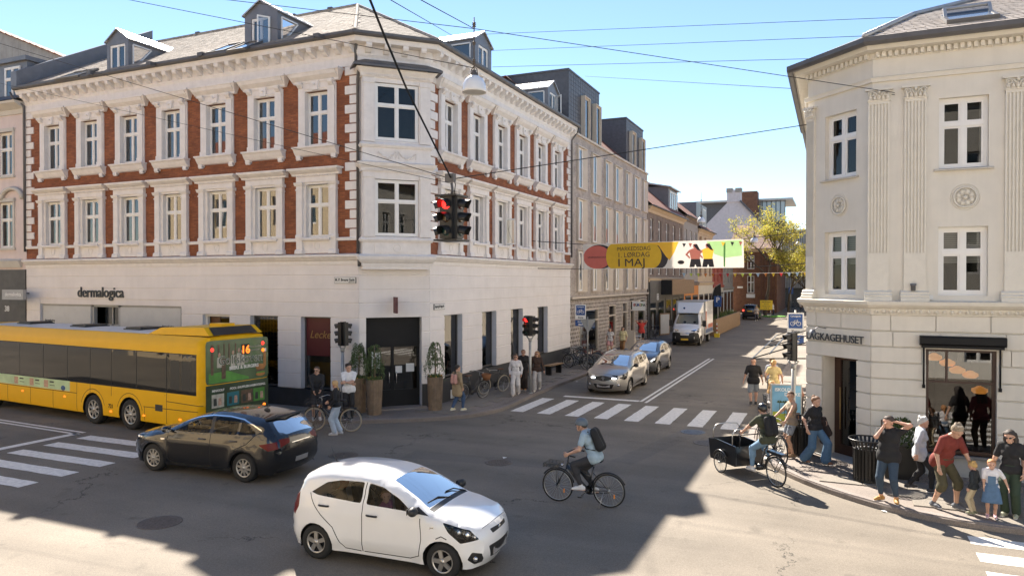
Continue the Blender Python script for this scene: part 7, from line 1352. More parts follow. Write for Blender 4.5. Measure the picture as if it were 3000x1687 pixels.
    if basket in ('wire', 'rack'):
        m = MB(); x0, x1, y0, z0, z1 = f-.06, f+.26, .19, .76, .96 if basket == 'wire' else .82
        for z in (z0, (z0+z1)/2, z1): m.tube([(x0, -y0, z), (x1, -y0, z), (x1, y0, z), (x0, y0, z)], .006, 4, closed=True)
        for i in range(7):
            y = -y0+2*y0*i/6; m.tube([(x0, y, z1), (x0, y, z0), (x1, y, z0), (x1, y, z1)], .004, 4)
        for i in range(5): x = x0+(x1-x0)*i/4; m.tube([(x, -y0, z1), (x, -y0, z0), (x, y0, z0), (x, y0, z1)], .004, 4)
        m.tube([(f+.02, -.05, z0), (f, -.06, r)], .007, 5); m.tube([(f+.02, .05, z0), (f, .06, r)], .007, 5); lpart('basket', m, 'bike_black', root)
    if basket == 'wicker': m = MB(); m.lathe([(0, 0), (.15, 0), (.2, .22), (.185, .22), (.14, .02), (0, .02)], 14, c=(f+.12, 0, .72)); lpart('basket', m, 'wicker', root)
    m = MB(); m.tube([(b+.1, .06, .32), (b+.16, .2, .01)], .008, 5); lpart('kickstand', m, 'rim_steel', root)
    m = MB(); m.sph((f-.1, 0, .78), .035, 8); lpart('front_lamp', m, 'lamp_chrome', root)
    return root
def sit_on(label, bike, H, **k): return person(label, tuple(bike.location), bike.rotation_euler.z, H, **k)
# ---- cyclist in the middle of the crossing
cy = bicycle('black electric bicycle ridden across the junction, wire rack in front', (-4.82, 14.6, 0), pi, style='ebike', basket='rack', wb=1.13, rack=False)
for x in (.42, -.68): m = MB(); m.box(x-.012, x+.012, -.01, .01, .2, .28); lpart('spoke_reflector', m, 'reflector', cy)
s = 1.84/1.75
pr, J = person('cyclist in light blue shirt, grey helmet and black backpack riding left', (-4.82, 14.6, 0), pi, 1.84, top=(.33, .43, .50), sleeve=.33, legs=(.035, .035, .04), leglen=.93, shoes=(.7, .7, .7), sole=(.6, .35, .25), hair=(.05, .04, .03), lean=24, hip=(-.27/s, 1.03/s), hands={'L': (.22/s, .29/s, 1.1/s), 'R': (.2/s, -.29/s, 1.1/s)}, feet={'L': (.0, .13, .42/s), 'R': (-.22/s, -.13, .33/s)}, nod=-14, pole={'L': (-.5, .5, -.8), 'R': (-.5, -.5, -.8)}, curl=1.1, toplen=.02, toe={'pL': -.12, 'pR': -.3}, glasses=True)
M('helmet_grey', (.11, .14, .17), .5, var=.05, obj=True); M('pack_black', (.015, .015, .016), .8, var=.15, bump=.4, bscale=90, obj=True)
tag(helmet(pr, J, 'helmet_grey'), 'matt grey-blue helmet on the cyclist in the junction'); backpack(pr, J, 'pack_black', 'black roll-top backpack on the cyclist in the blue shirt', .28, .5, .19)
# ---- cargo trike
ct_ = Vector((-1.70, 18.15, 0)); ch = radians(133)
cg = thing('cargo_bike', 'black three-wheeled cargo bike with wooden box and two hoops', 'cargo bike', tuple(ct_), ch)
add_wheel(cg, -.74, 0, .345, 'tyre')
for s_ in (-1, 1): add_wheel(cg, .74, s_*.46, .26, 'tyre'); m = MB(); m.tube([(.74+.29*cos(a*pi/10), s_*.46, .26+.29*sin(a*pi/10)) for a in range(1, 9)], .025, 5); lpart('mudguard', m, 'bike_black', cg)
m = MB(); P = [(.22, .26), (1.22, .26), (1.3, .74), (.95, .78), (.2, .74)]; k = len(P)
for y0, y1 in ((-.41, -.385), (.385, .41)): m.prism(P, y0, y1, ax='y')
m.box(.22, 1.22, -.385, .385, .26, .285); m.add([(1.22, -.385, .28), (1.22, .385, .28), (1.3, .385, .74), (1.3, -.385, .74)], [(0, 1, 2, 3)]); m.add([(.2, -.385, .28), (.2, .385, .28), (.2, .385, .74), (.2, -.385, .74)], [(0, 1, 2, 3)]); lpart('box', m, 'bike_black', cg)
for x in (.35, 1.12):
    m = MB(); m.tube([(x, -.39, .72), (x, -.39, 1.0), (x, -.3, 1.1), (x, 0, 1.13), (x, .3, 1.1), (x, .39, 1.0), (x, .39, .72)], .014, 6); lpart('hoop', m, 'rim_steel', cg)
m = MB(); m.tube([(.2, 0, .4), (-.05, 0, .36), (-.2, 0, .35), (-.36, 0, .8)], .026, 7); m.tube([(-.74, 0, .345), (-.2, 0, .33)], .015, 6); m.tube([(-.74, 0, .345), (-.34, 0, .72)], .012, 6); m.tube([(.74, -.46, .26), (.74, .46, .26)], .02, 6); lpart('frame', m, 'bike_black', cg)
m = MB(); m.tube([(.16, -.36, 1.02), (.16, .36, 1.02)], .014, 6); m.tube([(.16, -.3, 1.02), (.2, -.3, .7)], .012, 5); m.tube([(.16, .3, 1.02), (.2, .3, .7)], .012, 5); lpart('handlebar', m, 'bike_black', cg)
m = MB(); v = [((-.54, y, .96), (-.36, y*.5, .965), .04, .03) for y in (-.05, .05)]; V_, F_ = sdf(v, .012, .03); m.add([tuple(p) for p in V_], [tuple(q) for q in F_.tolist()], 0, True); m.tube([(-.4, 0, .8), (-.42, 0, .94)], .014, 6); lpart('saddle', m, 'black_plastic', cg)
m = MB(); m.box(-1.02, -.5, -.07, .07, .74, .80); m.tube([(-.98, .06, .74), (-.74, .06, .345)], .008, 5); m.tube([(-.98, -.06, .74), (-.74, -.06, .345)], .008, 5); lpart('battery_carrier', m, 'bike_black', cg); m = MB(); m.tube([(-.74+.38*cos(.1+2.6*i/12), 0, .345+.38*sin(.1+2.6*i/12)) for i in range(13)], .022, 5); lpart('mudguard', m, 'bike_black', cg); m = MB(); m.cyl((-.2, -.09, .33), (-.2, .09, .33), .075, n=12); m.box(-.12, -.04, .1, .2, .2, .22); m.tube([(-.2, .1, .33), (-.08, .1, .21)], .012, 5); m.tube([(-.2, -.1, .33), (-.32, -.1, .45)], .012, 5); lpart('motor', m, 'bike_black', cg)
s = 1.8/1.75
pr, J = person('cargo bike rider in olive shirt, jeans and black helmet', tuple(ct_), ch, 1.8, top=(.055, .06, .035), sleeve=.4, legs=(.16, .27, .40), leglen=.93, shoes=(.65, .63, .6), hair=(.05, .03, .02), lean=14, hip=(-.45/s, 1.02/s), hands={'L': (.12/s, .33/s, 1.07/s), 'R': (.12/s, -.33/s, 1.07/s)}, feet={'L': (-.08/s, .14, .31/s), 'R': (-.32/s, -.14, .55/s)}, look=-12, curl=1.1, pole={'L': (-.5, .7, -.5), 'R': (-.5, -.7, -.5)})
tag(helmet(pr, J, 'bike_black'), 'black helmet on the cargo bike rider'); backpack(pr, J, 'pack_black', 'black backpack worn by the cargo bike rider', .3, .5, .17, False)
# ---- bicycles standing about
wbk = bicycle('black step-through bicycle with cream tyres held by the woman in jeans', (-14.35, 18.58, 0), radians(194.6), style='step', basket='wire', tm='tyre_cream', wb=1.2, r=.355)
b2 = bicycle('bicycle with a wire rear basket held by the woman in the tan top', (-1.45, 19.75, .11), radians(119), style='diamond', basket=None, col='bike_black'); m = MB(); 
for z in (.78, .98):
    m.tube([(-.75, -.15, z), (-.4, -.15, z), (-.4, .15, z), (-.75, .15, z)], .006, 4, closed=True)
for i in range(6): x = -.75+.07*i; m.tube([(x, -.15, .98), (x, -.15, .78), (x, .15, .78), (x, .15, .98)], .004, 4)
lpart('rear_basket', m, 'bike_black', b2)
GP = 'bicycles parked along the left pavement'
pa = bicycle('old bicycle with brown wicker basket leaning at the white wall', (-12.75, 25.1, .11), radians(70), basket='wicker', style='step', group=GP, lean=4, saddle='leather'); pb = bicycle('black bicycle with cream tyres and brown saddle behind the wicker basket', (-12.75, 27.0, .11), radians(250), tm='tyre_cream', saddle='leather', style='diamond', group=GP, lean=-5)
labs = ['parked bicycle with wire basket nearest the wooden bench', 'second parked bicycle of the cluster beside the grey block', 'third parked bicycle of the cluster beside the grey block', 'fourth parked bicycle of the cluster, under the blue zone sign', 'farthest parked bicycle of the cluster by the grey block']
pc = bicycle(labs[0], (-12.3, 36.2, .11), radians(165), basket='wire', style='step', group=GP, lean=3, col='bike_grey')
for i in range(1, 5):
    c = copy_tree(pc, (-12.3+random.uniform(-.1, .25), 36.2+i*.62+random.uniform(-.1, .1), .11), radians(165+random.uniform(-12, 10)), labs[i], GP); c.rotation_euler = (radians(random.uniform(-4, 5)), 0, c.rotation_euler.z)
    mt = ('bike_black', 'bike_blue', 'bike_black', 'bike_red')[i-1]
    for ch_ in c.children:
        if ch_.name.split('.')[0] in ('frame', 'mudguard'): ch_.data = ch_.data.copy(); ch_.data.materials[0] = MAT[mt]
        if i in (2, 4) and ch_.name.startswith('wheel'): ch_.data = bike_wheel(.345, 'tyre_cream')[0]
copy_tree(pc, (-12.9, 56.8, .11), radians(80), 'bicycle parked by the man in the red shirt', GP)
for i, (px, py) in enumerate(((2290, 900), (2310, 898), (2325, 903))): p = G(px, py); copy_tree(pa if i == 1 else pc, (p.x, p.y, 0), radians(10+70*i), ('left', 'middle', 'right')[i]+'most bicycle parked at the far end under the tree', 'bicycles at the far end')
# ================================================================ street furniture
M('signal_black', (.014, .014, .015), .45, var=.08, obj=True); M('lens_off_amber', (.07, .035, .01), .25, var=0, coat=1); M('lens_off_green', (.015, .05, .045), .25, var=0, coat=1); M('lens_off_red', (.06, .008, .006), .25, var=0, coat=1); M('galv', (.34, .34, .33), .45, .6, var=.12, scale=8); M('lens_red', (1, .015, .012), .3, var=0, emit=1.6)
def signal_head(root, T, red=True, back=False, h=.3):
    """a three-lens head facing local -y, centre of the middle lens at the origin"""
    m = MB(T); m.box(-.155, .155, .0, .16, -.47, .47); m.box(-.17, .17, .155, .175, -.49, .49); hd_ = put('signal_head', m.mesh('signal_black', 'signal_head'), root, local=True)
    for k, z in enumerate((.3, 0, -.3)):
        l = MB(T); l.lathe([(.115, .01), (.105, .03), (.07, .045), (0, .05)], 16, c=(0, .01, z), ax='y'); put('lens', l.mesh(('lens_red' if red else 'lens_off_red', 'lens_off_amber', 'lens_off_green')[k], 'lens'), hd_, local=True)
        v = MB(T); n = 14
        for ri in (.125, .118):
            v.add([(ri*cos(-.5+(pi+1.0)*i/n), 0, z+ri*sin(-.5+(pi+1.0)*i/n)) for i in range(n+1)]+[(ri*cos(-.5+(pi+1.0)*i/n), -.26+(.10*(1-sin(max(0, min(pi, -.5+(pi+1.0)*i/n))))), z+ri*sin(-.5+(pi+1.0)*i/n)-.03) for i in range(n+1)], [(i, i+1, n+2+i, n+1+i) for i in range(n)], 0, True)
        put('visor', v.mesh('signal_black', 'visor'), hd_, local=True)
SGP = Vector((-7.95, 14.6, 6.12))
sg = thing('hanging_traffic_signal', 'black hanging traffic signal showing red above the junction', 'traffic light', tuple(SGP), radians(YAW-25))
for k, a in enumerate((-.1, pi/2+.05, -pi/2-.05, pi)): signal_head(sg, RZ(a) @ TR(0, -.22, 0), red=(k in (0, 3)))
m = MB(); m.cyl((0, 0, -.5), (0, 0, .5), .09, n=8); m.box(-.3, .3, -.3, .3, -.53, -.49); m.box(-.28, .28, -.28, .28, .47, .51); lpart('core', m, 'signal_black', sg); m = MB(); m.tube([(0, 0, .5), (.02, 0, .65), (0, 0, .8)], .03, 6); m.box(-.14, .08, -.06, .06, .82, 1.0); m.tube([(.06, 0, .5), (.1, 0, .75), (.04, 0, .95)], .012, 5); lpart('hanger', m, 'zinc_dark', sg)
HNG = SGP+Vector((0, 0, .88))
def signal_post(label, p, rz, zc, reds, heads, hgt=None):
    t = thing('traffic_signal_post', label, 'traffic light', tuple(p), rz, 'traffic signal posts'); m = MB(); m.cyl((0, 0, 0), (0, 0, zc-.5), .06, .055, n=10); m.cyl((0, 0, 0), (0, 0, .06), .11, n=10); lpart('post', m, 'galv', t)
    m = MB(); m.tube([(-.14, 0, zc-.4), (0, 0, zc-.62), (.14, 0, zc-.4)], .035, 6); m.cyl((0, 0, zc-.62), (0, 0, zc-.5), .07, n=8); lpart('yoke', m, 'galv', t)
    for (a, off), r_ in zip(heads, reds): signal_head(t, TR(*off, zc) @ RZ(a) @ Matrix.Diagonal((.85, .85, .85, 1)), r_)
    return t
signal_post('grey traffic signal post with red light among the walking women', (-11.29, 27.37, .11), radians(8), 2.75, (True, False), ((-.25, (-.16, 0)), (pi/2-.2, (.16, 0))))
m_ = signal_post('traffic signal post on the left beside the tall planters', (-15.6, 20.75, .11), 0, 2.75, (False, False), ((-pi/2, (-.1, 0)), (pi*.9, (.12, .05))))
signal_post('dark traffic signal post beside the bakery corner, seen from behind', (-1.05, 22.15, .11), radians(20), 2.72, (False,), ((-pi/2+.25, (-.1, 0)),))
# hanging street lamps
def hang_lamp(label, p, sc=1., cable=1.2):
    t = thing('street_lamp', label, 'lamp', tuple(p), 0, 'suspended street lamps'); t.scale = (sc,)*3; m = MB(); m.lathe([(.05, .30), (.10, .27), (.2, .20), (.26, .08), (.275, -.05), (.28, -.11), (.265, -.11), (.25, .05), (.1, .2)], 24); lpart('shade', m, 'paint_white', t); m = MB(); m.lathe([(.262, -.09), (0, -.12)], 20); lpart('diffuser', m, 'panel_grey', t); m = MB(); m.lathe([(.1, .26), (.09, .33), (.05, .36), (.05, .40)], 12); m.tube([(-.09, 0, .3), (-.07, 0, .42), (0, 0, .5), (.07, 0, .42), (.09, 0, .3)], .012, 5); m.cyl((0, 0, .36), (0, 0, .36+cable), .014, n=6)
    for z in (.56, .6, .64, 1.0, 1.04, 1.4, 1.44, 1.48):
        if z < .36+cable: m.lathe([(.02, z-.02), (.05, z), (.02, z+.02)], 8)
    lpart('hanger', m, 'iron', t); return t
hang_lamp('white dome street lamp hanging on a cable above the junction', PY(1389, 258, 15), 1., 1.25); hang_lamp('white dome lamp hanging above the street before the brown house', PY(2054, 648, 72), 1.4, 1.6); hang_lamp('white dome lamp hanging in front of the yellow tree, left one', PY(2210, 706, 84), 1.5, .9); hang_lamp('white dome lamp hanging in front of the tree, nearer the cream corner', PY(2339, 715, 110), 1.3, .9)
# overhead wires
M('wire', (.03, .032, .036), .9, var=0, spec=.05)
def cable(label, pts, r=.0085, sag=.0):
    P = [Vector(p) for p in pts]; Q = []
    for a, b in zip(P, P[1:]):
        for i in range(10): t = i/10; q = a.lerp(b, t); q.z -= sag*4*t*(1-t); Q.append(q)
    Q.append(P[-1]); m = MB(); m.tube(Q, r, 5); return tag(m.build('overhead_wire', 'wire'), label, 'wire', 'overhead wires')
crA = PY(2621, 272, 19.72); ltop = PY(1389, 85, 15)
cable('overhead wire running over the roof peak to the cream pilasters', [PY(560, -12, 13), ltop, crA]); cable('upper left overhead wire sloping down to the hanging lamp', [PY(250, -25, 13.6), PY(1389, 200, 15)]); cable('steep wire from the top edge to the right dormer, left one', [PY(1100, -25, 9), PX(1330, 108, XR-.5)]); cable('steep wire from the top edge to the lamp hanger', [PY(1180, -28, 9), ltop])
cable('thick dark cable dropping from the top edge to the hanging signal', [PY(1060, -60, 8.5), PY(1130, 115, 10), PY(1190, 258, 11.8), HNG], .02)
cable('level wire high across the street, topmost', [PX(1376, 103, XR-.3), PY(2700, 49, 24)]); cable('level wire high across the street, second down', [PX(1440, 149, XR-.3), PY(2570, 105, 24)]); cable('level wire high across the street, third down', [PX(1443, 197, XR+.1), PY(2410, 172, 24)]); cable('wire from the grey block roof to the cream pilasters', [PX(1715, 224, XR-.3), crA+Vector((0, 0, -.05))])
cable('long wire across the brick facade down to the hanging signal', [PY(-120, 92, 18.5), HNG], .009); cable('pale double wire from the left down to the hanging signal', [PY(-200, 200, 19.5), HNG-Vector((0, 0, .1))], .006); cable('wire with insulators from the hanging signal to the cream corner', [HNG, PY(2362, 366, 21.1)], .011)
# banner
BY = 38.0; b0 = PY(1708, 716, BY); b1 = PY(2178, 700, BY); b2_ = PY(2180, 784, BY); b3 = PY(1710, 789, BY); BWD = (b1-b0).length; BHT = b0.z-b3.z
bn = thing('street_banner', 'wide cloth banner with yellow lettering panel hung across the street', 'banner', tuple((b0+b2_)/2))
def bmap(u, v, o=0.): p = b3.lerp(b2_, u/BWD).lerp(b0.lerp(b1, u/BWD), v/BHT); return (p.x, p.y+.05*sin(u*1.1)+.02*sin(u*3.1+v*2)-o, p.z)
h_ = BHT; C_c = lambda cx, cy, rx, ry, n=24: [(cx+rx*cos(i*2*pi/n), cy+ry*sin(i*2*pi/n)) for i in range(n)]
clipb = lambda P: [(min(max(x, .02), BWD-.02), min(max(y, .03), h_-.03)) for x, y in P]
pill = lambda x0, x1, r, cy: [(x1-r*.9+r*.9*cos(a*pi/12-pi/2), cy+r*sin(a*pi/12-pi/2)) for a in range(13)]+[(x0+.35*cos(a*pi/12+pi/2), cy+r*sin(a*pi/12+pi/2)) for a in range(13)]
k9 = BWD/9.3
pol = [('ink_shape', clipb(C_c(1.0*k9, h_*.48, .85, h_*.49))), ('red_disc', clipb(C_c(.85*k9, h_*.47, .78, h_*.46))), ('ink_shape', clipb([(x+.12, y) for x, y in pill(1.75*k9, 5.0*k9, h_*.52, h_*.45)])), ('yellow_shape', clipb(pill(1.8*k9, 4.75*k9, h_*.5, h_*.48))), ('sun_shape', clipb([(4.0*k9, h_), (5.75*k9, h_), (5.5*k9, h_*.6), (5.2*k9, h_*.3), (5.0*k9, h_*.45), (4.6*k9, h_*.85)])), ('green_shape', clipb([(7.3*k9, h_*.95), (9.2*k9, h_*.97), (9.2*k9, h_*.42), (8.3*k9, h_*.36), (7.7*k9, h_*.5)])), ('green_stem', clipb([(8.2*k9, .05), (8.28*k9, .05), (8.33*k9, h_*.9), (8.22*k9, h_*.9)]))]
for cx, tc in ((6.65, 'coral_shape'), (7.35, 'sun_shape')):
    cx *= k9; pol += [('ink_shape', clipb([(cx-.3, .05), (cx-.06, .05), (cx, .2), (cx+.06, .05), (cx+.3, .05), (cx+.24, h_*.33), (cx-.22, h_*.33)])), (tc, clipb([(cx-.22, h_*.33), (cx+.22, h_*.33), (cx+.3, h_*.66), (cx+.1, h_*.72), (cx-.1, h_*.72), (cx-.3, h_*.66)])), ('coral_shape', C_c(cx, h_*.8, .1, .12)), ('coral_shape', clipb([(cx-.3, h_*.66), (cx-.5, h_*.5), (cx-.28, h_*.34), (cx-.25, h_*.4), (cx-.38, h_*.5), (cx-.24, h_*.6)]))]
    pol += [('ink_shape', clipb([(cx-.1, h_*.85), (cx+.1, h_*.88), (cx+.28, h_*.62), (cx+.12, h_*.66)]))]
for i, x in enumerate((5.95, 6.3, 8.1, 8.6, 9.05)): pol.append((('ink_shape', 'coral_shape', 'sun_shape', 'ink_shape', 'coral_shape')[i], [(x*k9, h_*.92), ((x+.2)*k9, h_*.9), ((x+.08)*k9, h_*.76)]))
pol.append(('ink_shape', C_c(5.85*k9, h_*.22, .17, .1)))
for n_, c in (('banner_cloth', (.70, .66, .60)), ('red_disc', (.55, .15, .12)), ('ink_shape', (.045, .04, .045)), ('yellow_shape', (.66, .42, .04)), ('sun_shape', (.78, .45, .05)), ('green_shape', (.38, .60, .26)), ('green_stem', (.16, .42, .12)), ('coral_shape', (.80, .27, .2))): M(n_, c, .85, var=.05, scale=3)
for n_ in ('banner_cloth', 'red_disc', 'yellow_shape', 'sun_shape', 'green_shape'):   # thin cloth lets light through
    nt_ = MAT[n_].node_tree; b_ = nt_.nodes['Principled BSDF']; tl = nt_.nodes.new('ShaderNodeBsdfTranslucent'); mx = nt_.nodes.new('ShaderNodeMixShader'); mx.inputs[0].default_value = .35; src = b_.inputs['Base Color'].links[0].from_socket; nt_.links.new(src, tl.inputs[0]); nt_.links.new(b_.outputs[0], mx.inputs[1]); nt_.links.new(tl.outputs[0], mx.inputs[2]); nt_.links.new(mx.outputs[0], nt_.nodes['Material Output'].inputs[0])
pol = [('%s#%d' % (a, i), b) for i, (a, b) in enumerate(pol)]
P3, keep, N = sheet([(0, 0), (BWD, 0), (BWD, h_), (0, h_)], pol, .25, lambda u, v: bmap(u, v), .15); B = Body(); B.add(P3, keep, N)
for nm, (V_, F_, N_) in B.d.items(): nm = nm.split('#')[0]; m = MB(); m.add(V_, F_, 0, True); m.build('cloth' if nm == 'body' else nm, 'banner_cloth' if nm == 'body' else nm, bn)
def btext(s_, size, u, v, mat='ink_shape', bold=0, sx=1.):
    me = text_mesh(s_, size, .0, bold).copy(); me.materials.clear(); me.materials.append(MAT[mat])
    for vt in me.vertices: vt.co = bmap(u+vt.co.x*sx, v+vt.co.y, .02)
    put('lettering', me, bn)
btext('MARKEDSDAG', .30, 2.1*k9, h_*.70, sx=.93); btext('1. LØRDAG', .36, 2.1*k9, h_*.45, sx=.98); btext('I MAJ', .58, 2.1*k9, h_*.1, sx=1.2); btext('JÆGERGAARDSGADE', .12, .28*k9, h_*.44, bold=.001, sx=.9)
for a, b, l in ((b0, PX(1560, 706, XR+.05), 'upper left cord holding the banner to the white building'), (b1, PY(2366, 677, 40), 'upper right cord holding the banner to the cream building'), (b2_, PY(2366, 771, 40), 'lower right cord holding the banner to the cream building'), (b3, PX(1575, 786, XR+.05), 'lower left cord holding the banner to the white building')): o = cable(l, [a, b], .018); o.name = 'banner_cord'; o['group'] = 'banner cords'; o['category'] = 'cord'
# bunting
bt = thing('bunting', 'string of small coloured triangular flags across the far street', 'bunting', (-7.5, 70, 5.4)); Pb = [Vector((-13.4, 70, 5.42)), Vector((-.7, 70, 5.5))]; m = MB(); m.tube([Pb[0].lerp(Pb[1], i/12)-Vector((0, 0, .3*4*(i/12)*(1-i/12)*.3)) for i in range(13)], .012, 4); m.build('cord', 'paper', bt)
FC_ = [('flag_yellow', (.8, .55, .05)), ('flag_orange', (.8, .28, .06)), ('flag_blue', (.35, .5, .65)), ('flag_red', (.65, .05, .06)), ('flag_lime', (.5, .62, .1))]
for n_, c in FC_: M(n_, c, .8, var=.05)
for i in range(19): t = (i+.5)/19; p = Pb[0].lerp(Pb[1], t)-Vector((0, 0, .36*t*(1-t))); m = MB(); m.add([(-.16, 0, 0), (.16, 0, 0), (.02, .02, -.36), (-.16, .01, 0), (.16, .01, 0)], [(0, 1, 2), (3, 2, 4)]); m.build('flag', random.choice(FC_)[0], bt, tuple(p), random.uniform(-.5, .5))
# round timber planters with weeping plants
M('leaf_dark', (.045, .075, .02), .6, var=.35, scale=6); M('leaf_mid', (.075, .115, .03), .6, var=.35, scale=6); M('soil', (.03, .02, .014), .9, var=.2); M('flower', (.6, .3, .05), .6, var=.2)
def leaf(m, p, d, L, w, mi=0):
    d = Vector(d).normalized(); s_ = d.cross(Vector((random.uniform(-1, 1), random.uniform(-1, 1), random.uniform(-1, 1)))).normalized()*w/2; p = Vector(p); m.add([p, p+d*L*.5+s_, p+d*L, p+d*L*.5-s_], [(0, 1, 2, 3)], mi)
def planter(label, p, hgt, r):
    t = thing('wooden_planter', label, 'planter', tuple(p), 0, 'tall round timber planters'); n = 22
    for i in range(n):
        a = 2*pi*i/n; m = MB(); w_ = r*sin(pi/n)*.94; m.add([(r*.82-.02, -w_*.82, 0), (r*.82+.015, -w_*.82, 0), (r*.82+.015, w_*.82, 0), (r*.82-.02, w_*.82, 0), (r-.02, -w_, hgt), (r+.015, -w_, hgt), (r+.015, w_, hgt), (r-.02, w_, hgt)], [(0, 3, 2, 1), (4, 5, 6, 7), (0, 1, 5, 4), (1, 2, 6, 5), (2, 3, 7, 6), (3, 0, 4, 7)]); o = put('stave', m.mesh('wood_grey', 'stave'), t, (0, 0, 0), a, local=True)
    m = MB(); m.lathe([(r*.95, hgt-.06), (0, hgt-.05)], 16); lpart('soil', m, 'soil', t)
    q = thing('weeping_shrub', 'weeping evergreen shrub in '+label, 'plant', (p[0], p[1], p[2]+hgt-.05), 0, 'shrubs in the timber planters'); m = MB(); m.tube([(0, 0, 0), (.02, .01, .6), (0, 0, 1.2)], [.03, .022, .012], 6); lpart('trunk', m, 'wood_grey', q); m = MB()
    for i in range(60):
        z = random.uniform(.45, 1.25); a = random.uniform(0, 2*pi); x, y = .05*cos(a), .05*sin(a); R0 = .12+.26*(1.3-z)/.9*random.uniform(.6, 1.1); L_ = random.uniform(.3, .75)
        for k in range(16):
            t_ = k/15; px, py, pz = x+cos(a)*R0*min(1, t_*2.2), y+sin(a)*R0*min(1, t_*2.2), z+.06*sin(min(1, t_*2.2)*pi*.6)-L_*max(0, t_-.2)
            for _ in range(2): leaf(m, (px, py, pz), (random.uniform(-.7, .7), random.uniform(-.7, .7), -1), random.uniform(.05, .09), .022, random.randint(0, 1))
    for i in range(260): a = random.uniform(0, 2*pi); R0 = r*sqrt(random.random()); leaf(m, (R0*cos(a), R0*sin(a), 0), (random.uniform(-.6, .6), random.uniform(-.6, .6), 1), random.uniform(.06, .2), .03, 1)
    for i in range(14): a = random.uniform(0, 2*pi); m.sph((r*.9*cos(a), r*.9*sin(a), random.uniform(.02, .12)), .022, 5, 2, 3)
    lpart('foliage', m, ['leaf_dark', 'leaf_mid', 'flower'], q)
planter('timber planter left of the corner doors, front one', (-14.42, 20.95, .12), 1.2, .27); planter('timber planter left of the corner doors, rear one', (-15.15, 21.05, .12), 1.2, .27); planter('timber planter right of the corner doors', (-12.95, 22.55, .12), 1.18, .27)
# litter bins
M('bin_black', (.012, .012, .012), .35, .2, var=.1, obj=True); M('bin_bag', (.5, .5, .5), .4, var=.1)
def litter_bin(label, p):
    t = thing('litter_bin', label, 'bin', tuple(p), 0, 'black slatted litter bins'); n = 26
    me = MB(); me.add([(.30, -.022, .06), (.312, -.022, .06), (.312, .022, .06), (.30, .022, .06), (.30, -.022, .78), (.312, -.022, .78), (.312, .022, .78), (.30, .022, .78), (.39, -.028, .96), (.40, -.028, .96), (.40, .028, .96), (.39, .028, .96)], [(0, 1, 5, 4), (1, 2, 6, 5), (2, 3, 7, 6), (3, 0, 4, 7), (4, 5, 9, 8), (5, 6, 10, 9), (6, 7, 11, 10), (7, 4, 8, 11)]); sm_ = me.mesh('bin_black', 'slat')
    for i in range(n): put('slat', sm_, t, (0, 0, 0), 2*pi*i/n, local=True)
    m = MB(); m.tube([(.4*cos(i*pi/16), .4*sin(i*pi/16), .965) for i in range(32)], .02, 6, closed=True); lpart('rim', m, 'bin_black', t); m = MB(); m.tube([(.31*cos(i*pi/16), .31*sin(i*pi/16), .76) for i in range(32)], .012, 5, closed=True); lpart('hoop', m, 'bin_black', t); m = MB(); m.lathe([(.3, .04), (.3, .1), (.0, .06)], 20); lpart('base', m, 'bin_black', t); m = MB(); m.lathe([(.26, .08), (.27, .72), (.28, .74), (.1, .70), (0, .69)], 18); lpart('liner', m, 'bin_black', t); m = MB(); m.lathe([(.27, .735), (.29, .75), (.2, .745)], 18); lpart('bag_edge', m, 'bin_bag', t)
litter_bin('black slatted litter bin by the poster stand', (-.78, 20.75, .11)); litter_bin('black slatted litter bin behind the man on the phone', (.72, 18.55, .11))
# box planter with a bush under the bakery window
q = thing('box_planter', 'black box planter with a dark green bush by the bakery wall', 'planter', (1.45, 19.2, .11)); m = MB(); m.box(-.35, .35, -.22, .22, 0, .75); m.box(-.38, .38, -.25, .25, .72, .78); lpart('box', m, 'bin_black', q); m = MB()
for i in range(900): a = random.uniform(0, 2*pi); z = random.uniform(.7, 1.35); rr = .38*(1-((z-.7)/.75)**2)*sqrt(random.random()); leaf(m, (rr*cos(a)*1.1, rr*sin(a)*.8, z), (cos(a)*.7, sin(a)*.7, random.uniform(.1, 1.2)), random.uniform(.05, .1), .04, random.randint(0, 1))
lpart('bush', m, ['leaf_dark', 'leaf_mid'], q)
# poster stand
ps = thing('poster_stand', 'pavement poster stand advertising cold drinks with palm trees', 'sign', (-1.32, 23.6, .11), radians(14)); M('poster_blue', (.14, .33, .50), .45, var=.25, scale=2, obj=True); M('poster_sand', (.5, .42, .25), .5, var=.2, obj=True); M('poster_green', (.30, .36, .04), .5, var=.2, obj=True); m = MB(); m.box(-.45, .45, -.03, .03, .18, 1.45); m.box(-.4, .4, -.3, .3, 0, .06); m.bar((-.3, 0, .05), (-.3, 0, .2), .05); m.bar((.3, 0, .05), (.3, 0, .2), .05); lpart('frame', m, 'galv', ps); m = MB(); m.box(-.41, .41, -.036, -.03, .22, 1.41); lpart('poster', m, 'poster_blue', ps)
for s_, x, z in (('ISKOLDE', -.34, 1.24), ('DRIKKE', -.06, 1.1)): vtext(s_, .135, 'sign_white', ps, TR(x, -.04, z), align='LEFT', bold=.002)
m = MB(); m.box(-.41, .41, -.041, -.036, .22, .55); lpart('print', m, 'poster_sand', ps)
for x, w_, h0 in ((-.28, .12, .62), (-.08, .1, .56), (.26, .13, .6)): m = MB(); m.prism([(x-w_*.8, .3), (x+w_*.8, .3), (x+w_, h0), (x-w_, h0)], -.045, -.041, ax='y'); lpart('print', m, 'poster_green' if x < 0 else 'leather', ps)
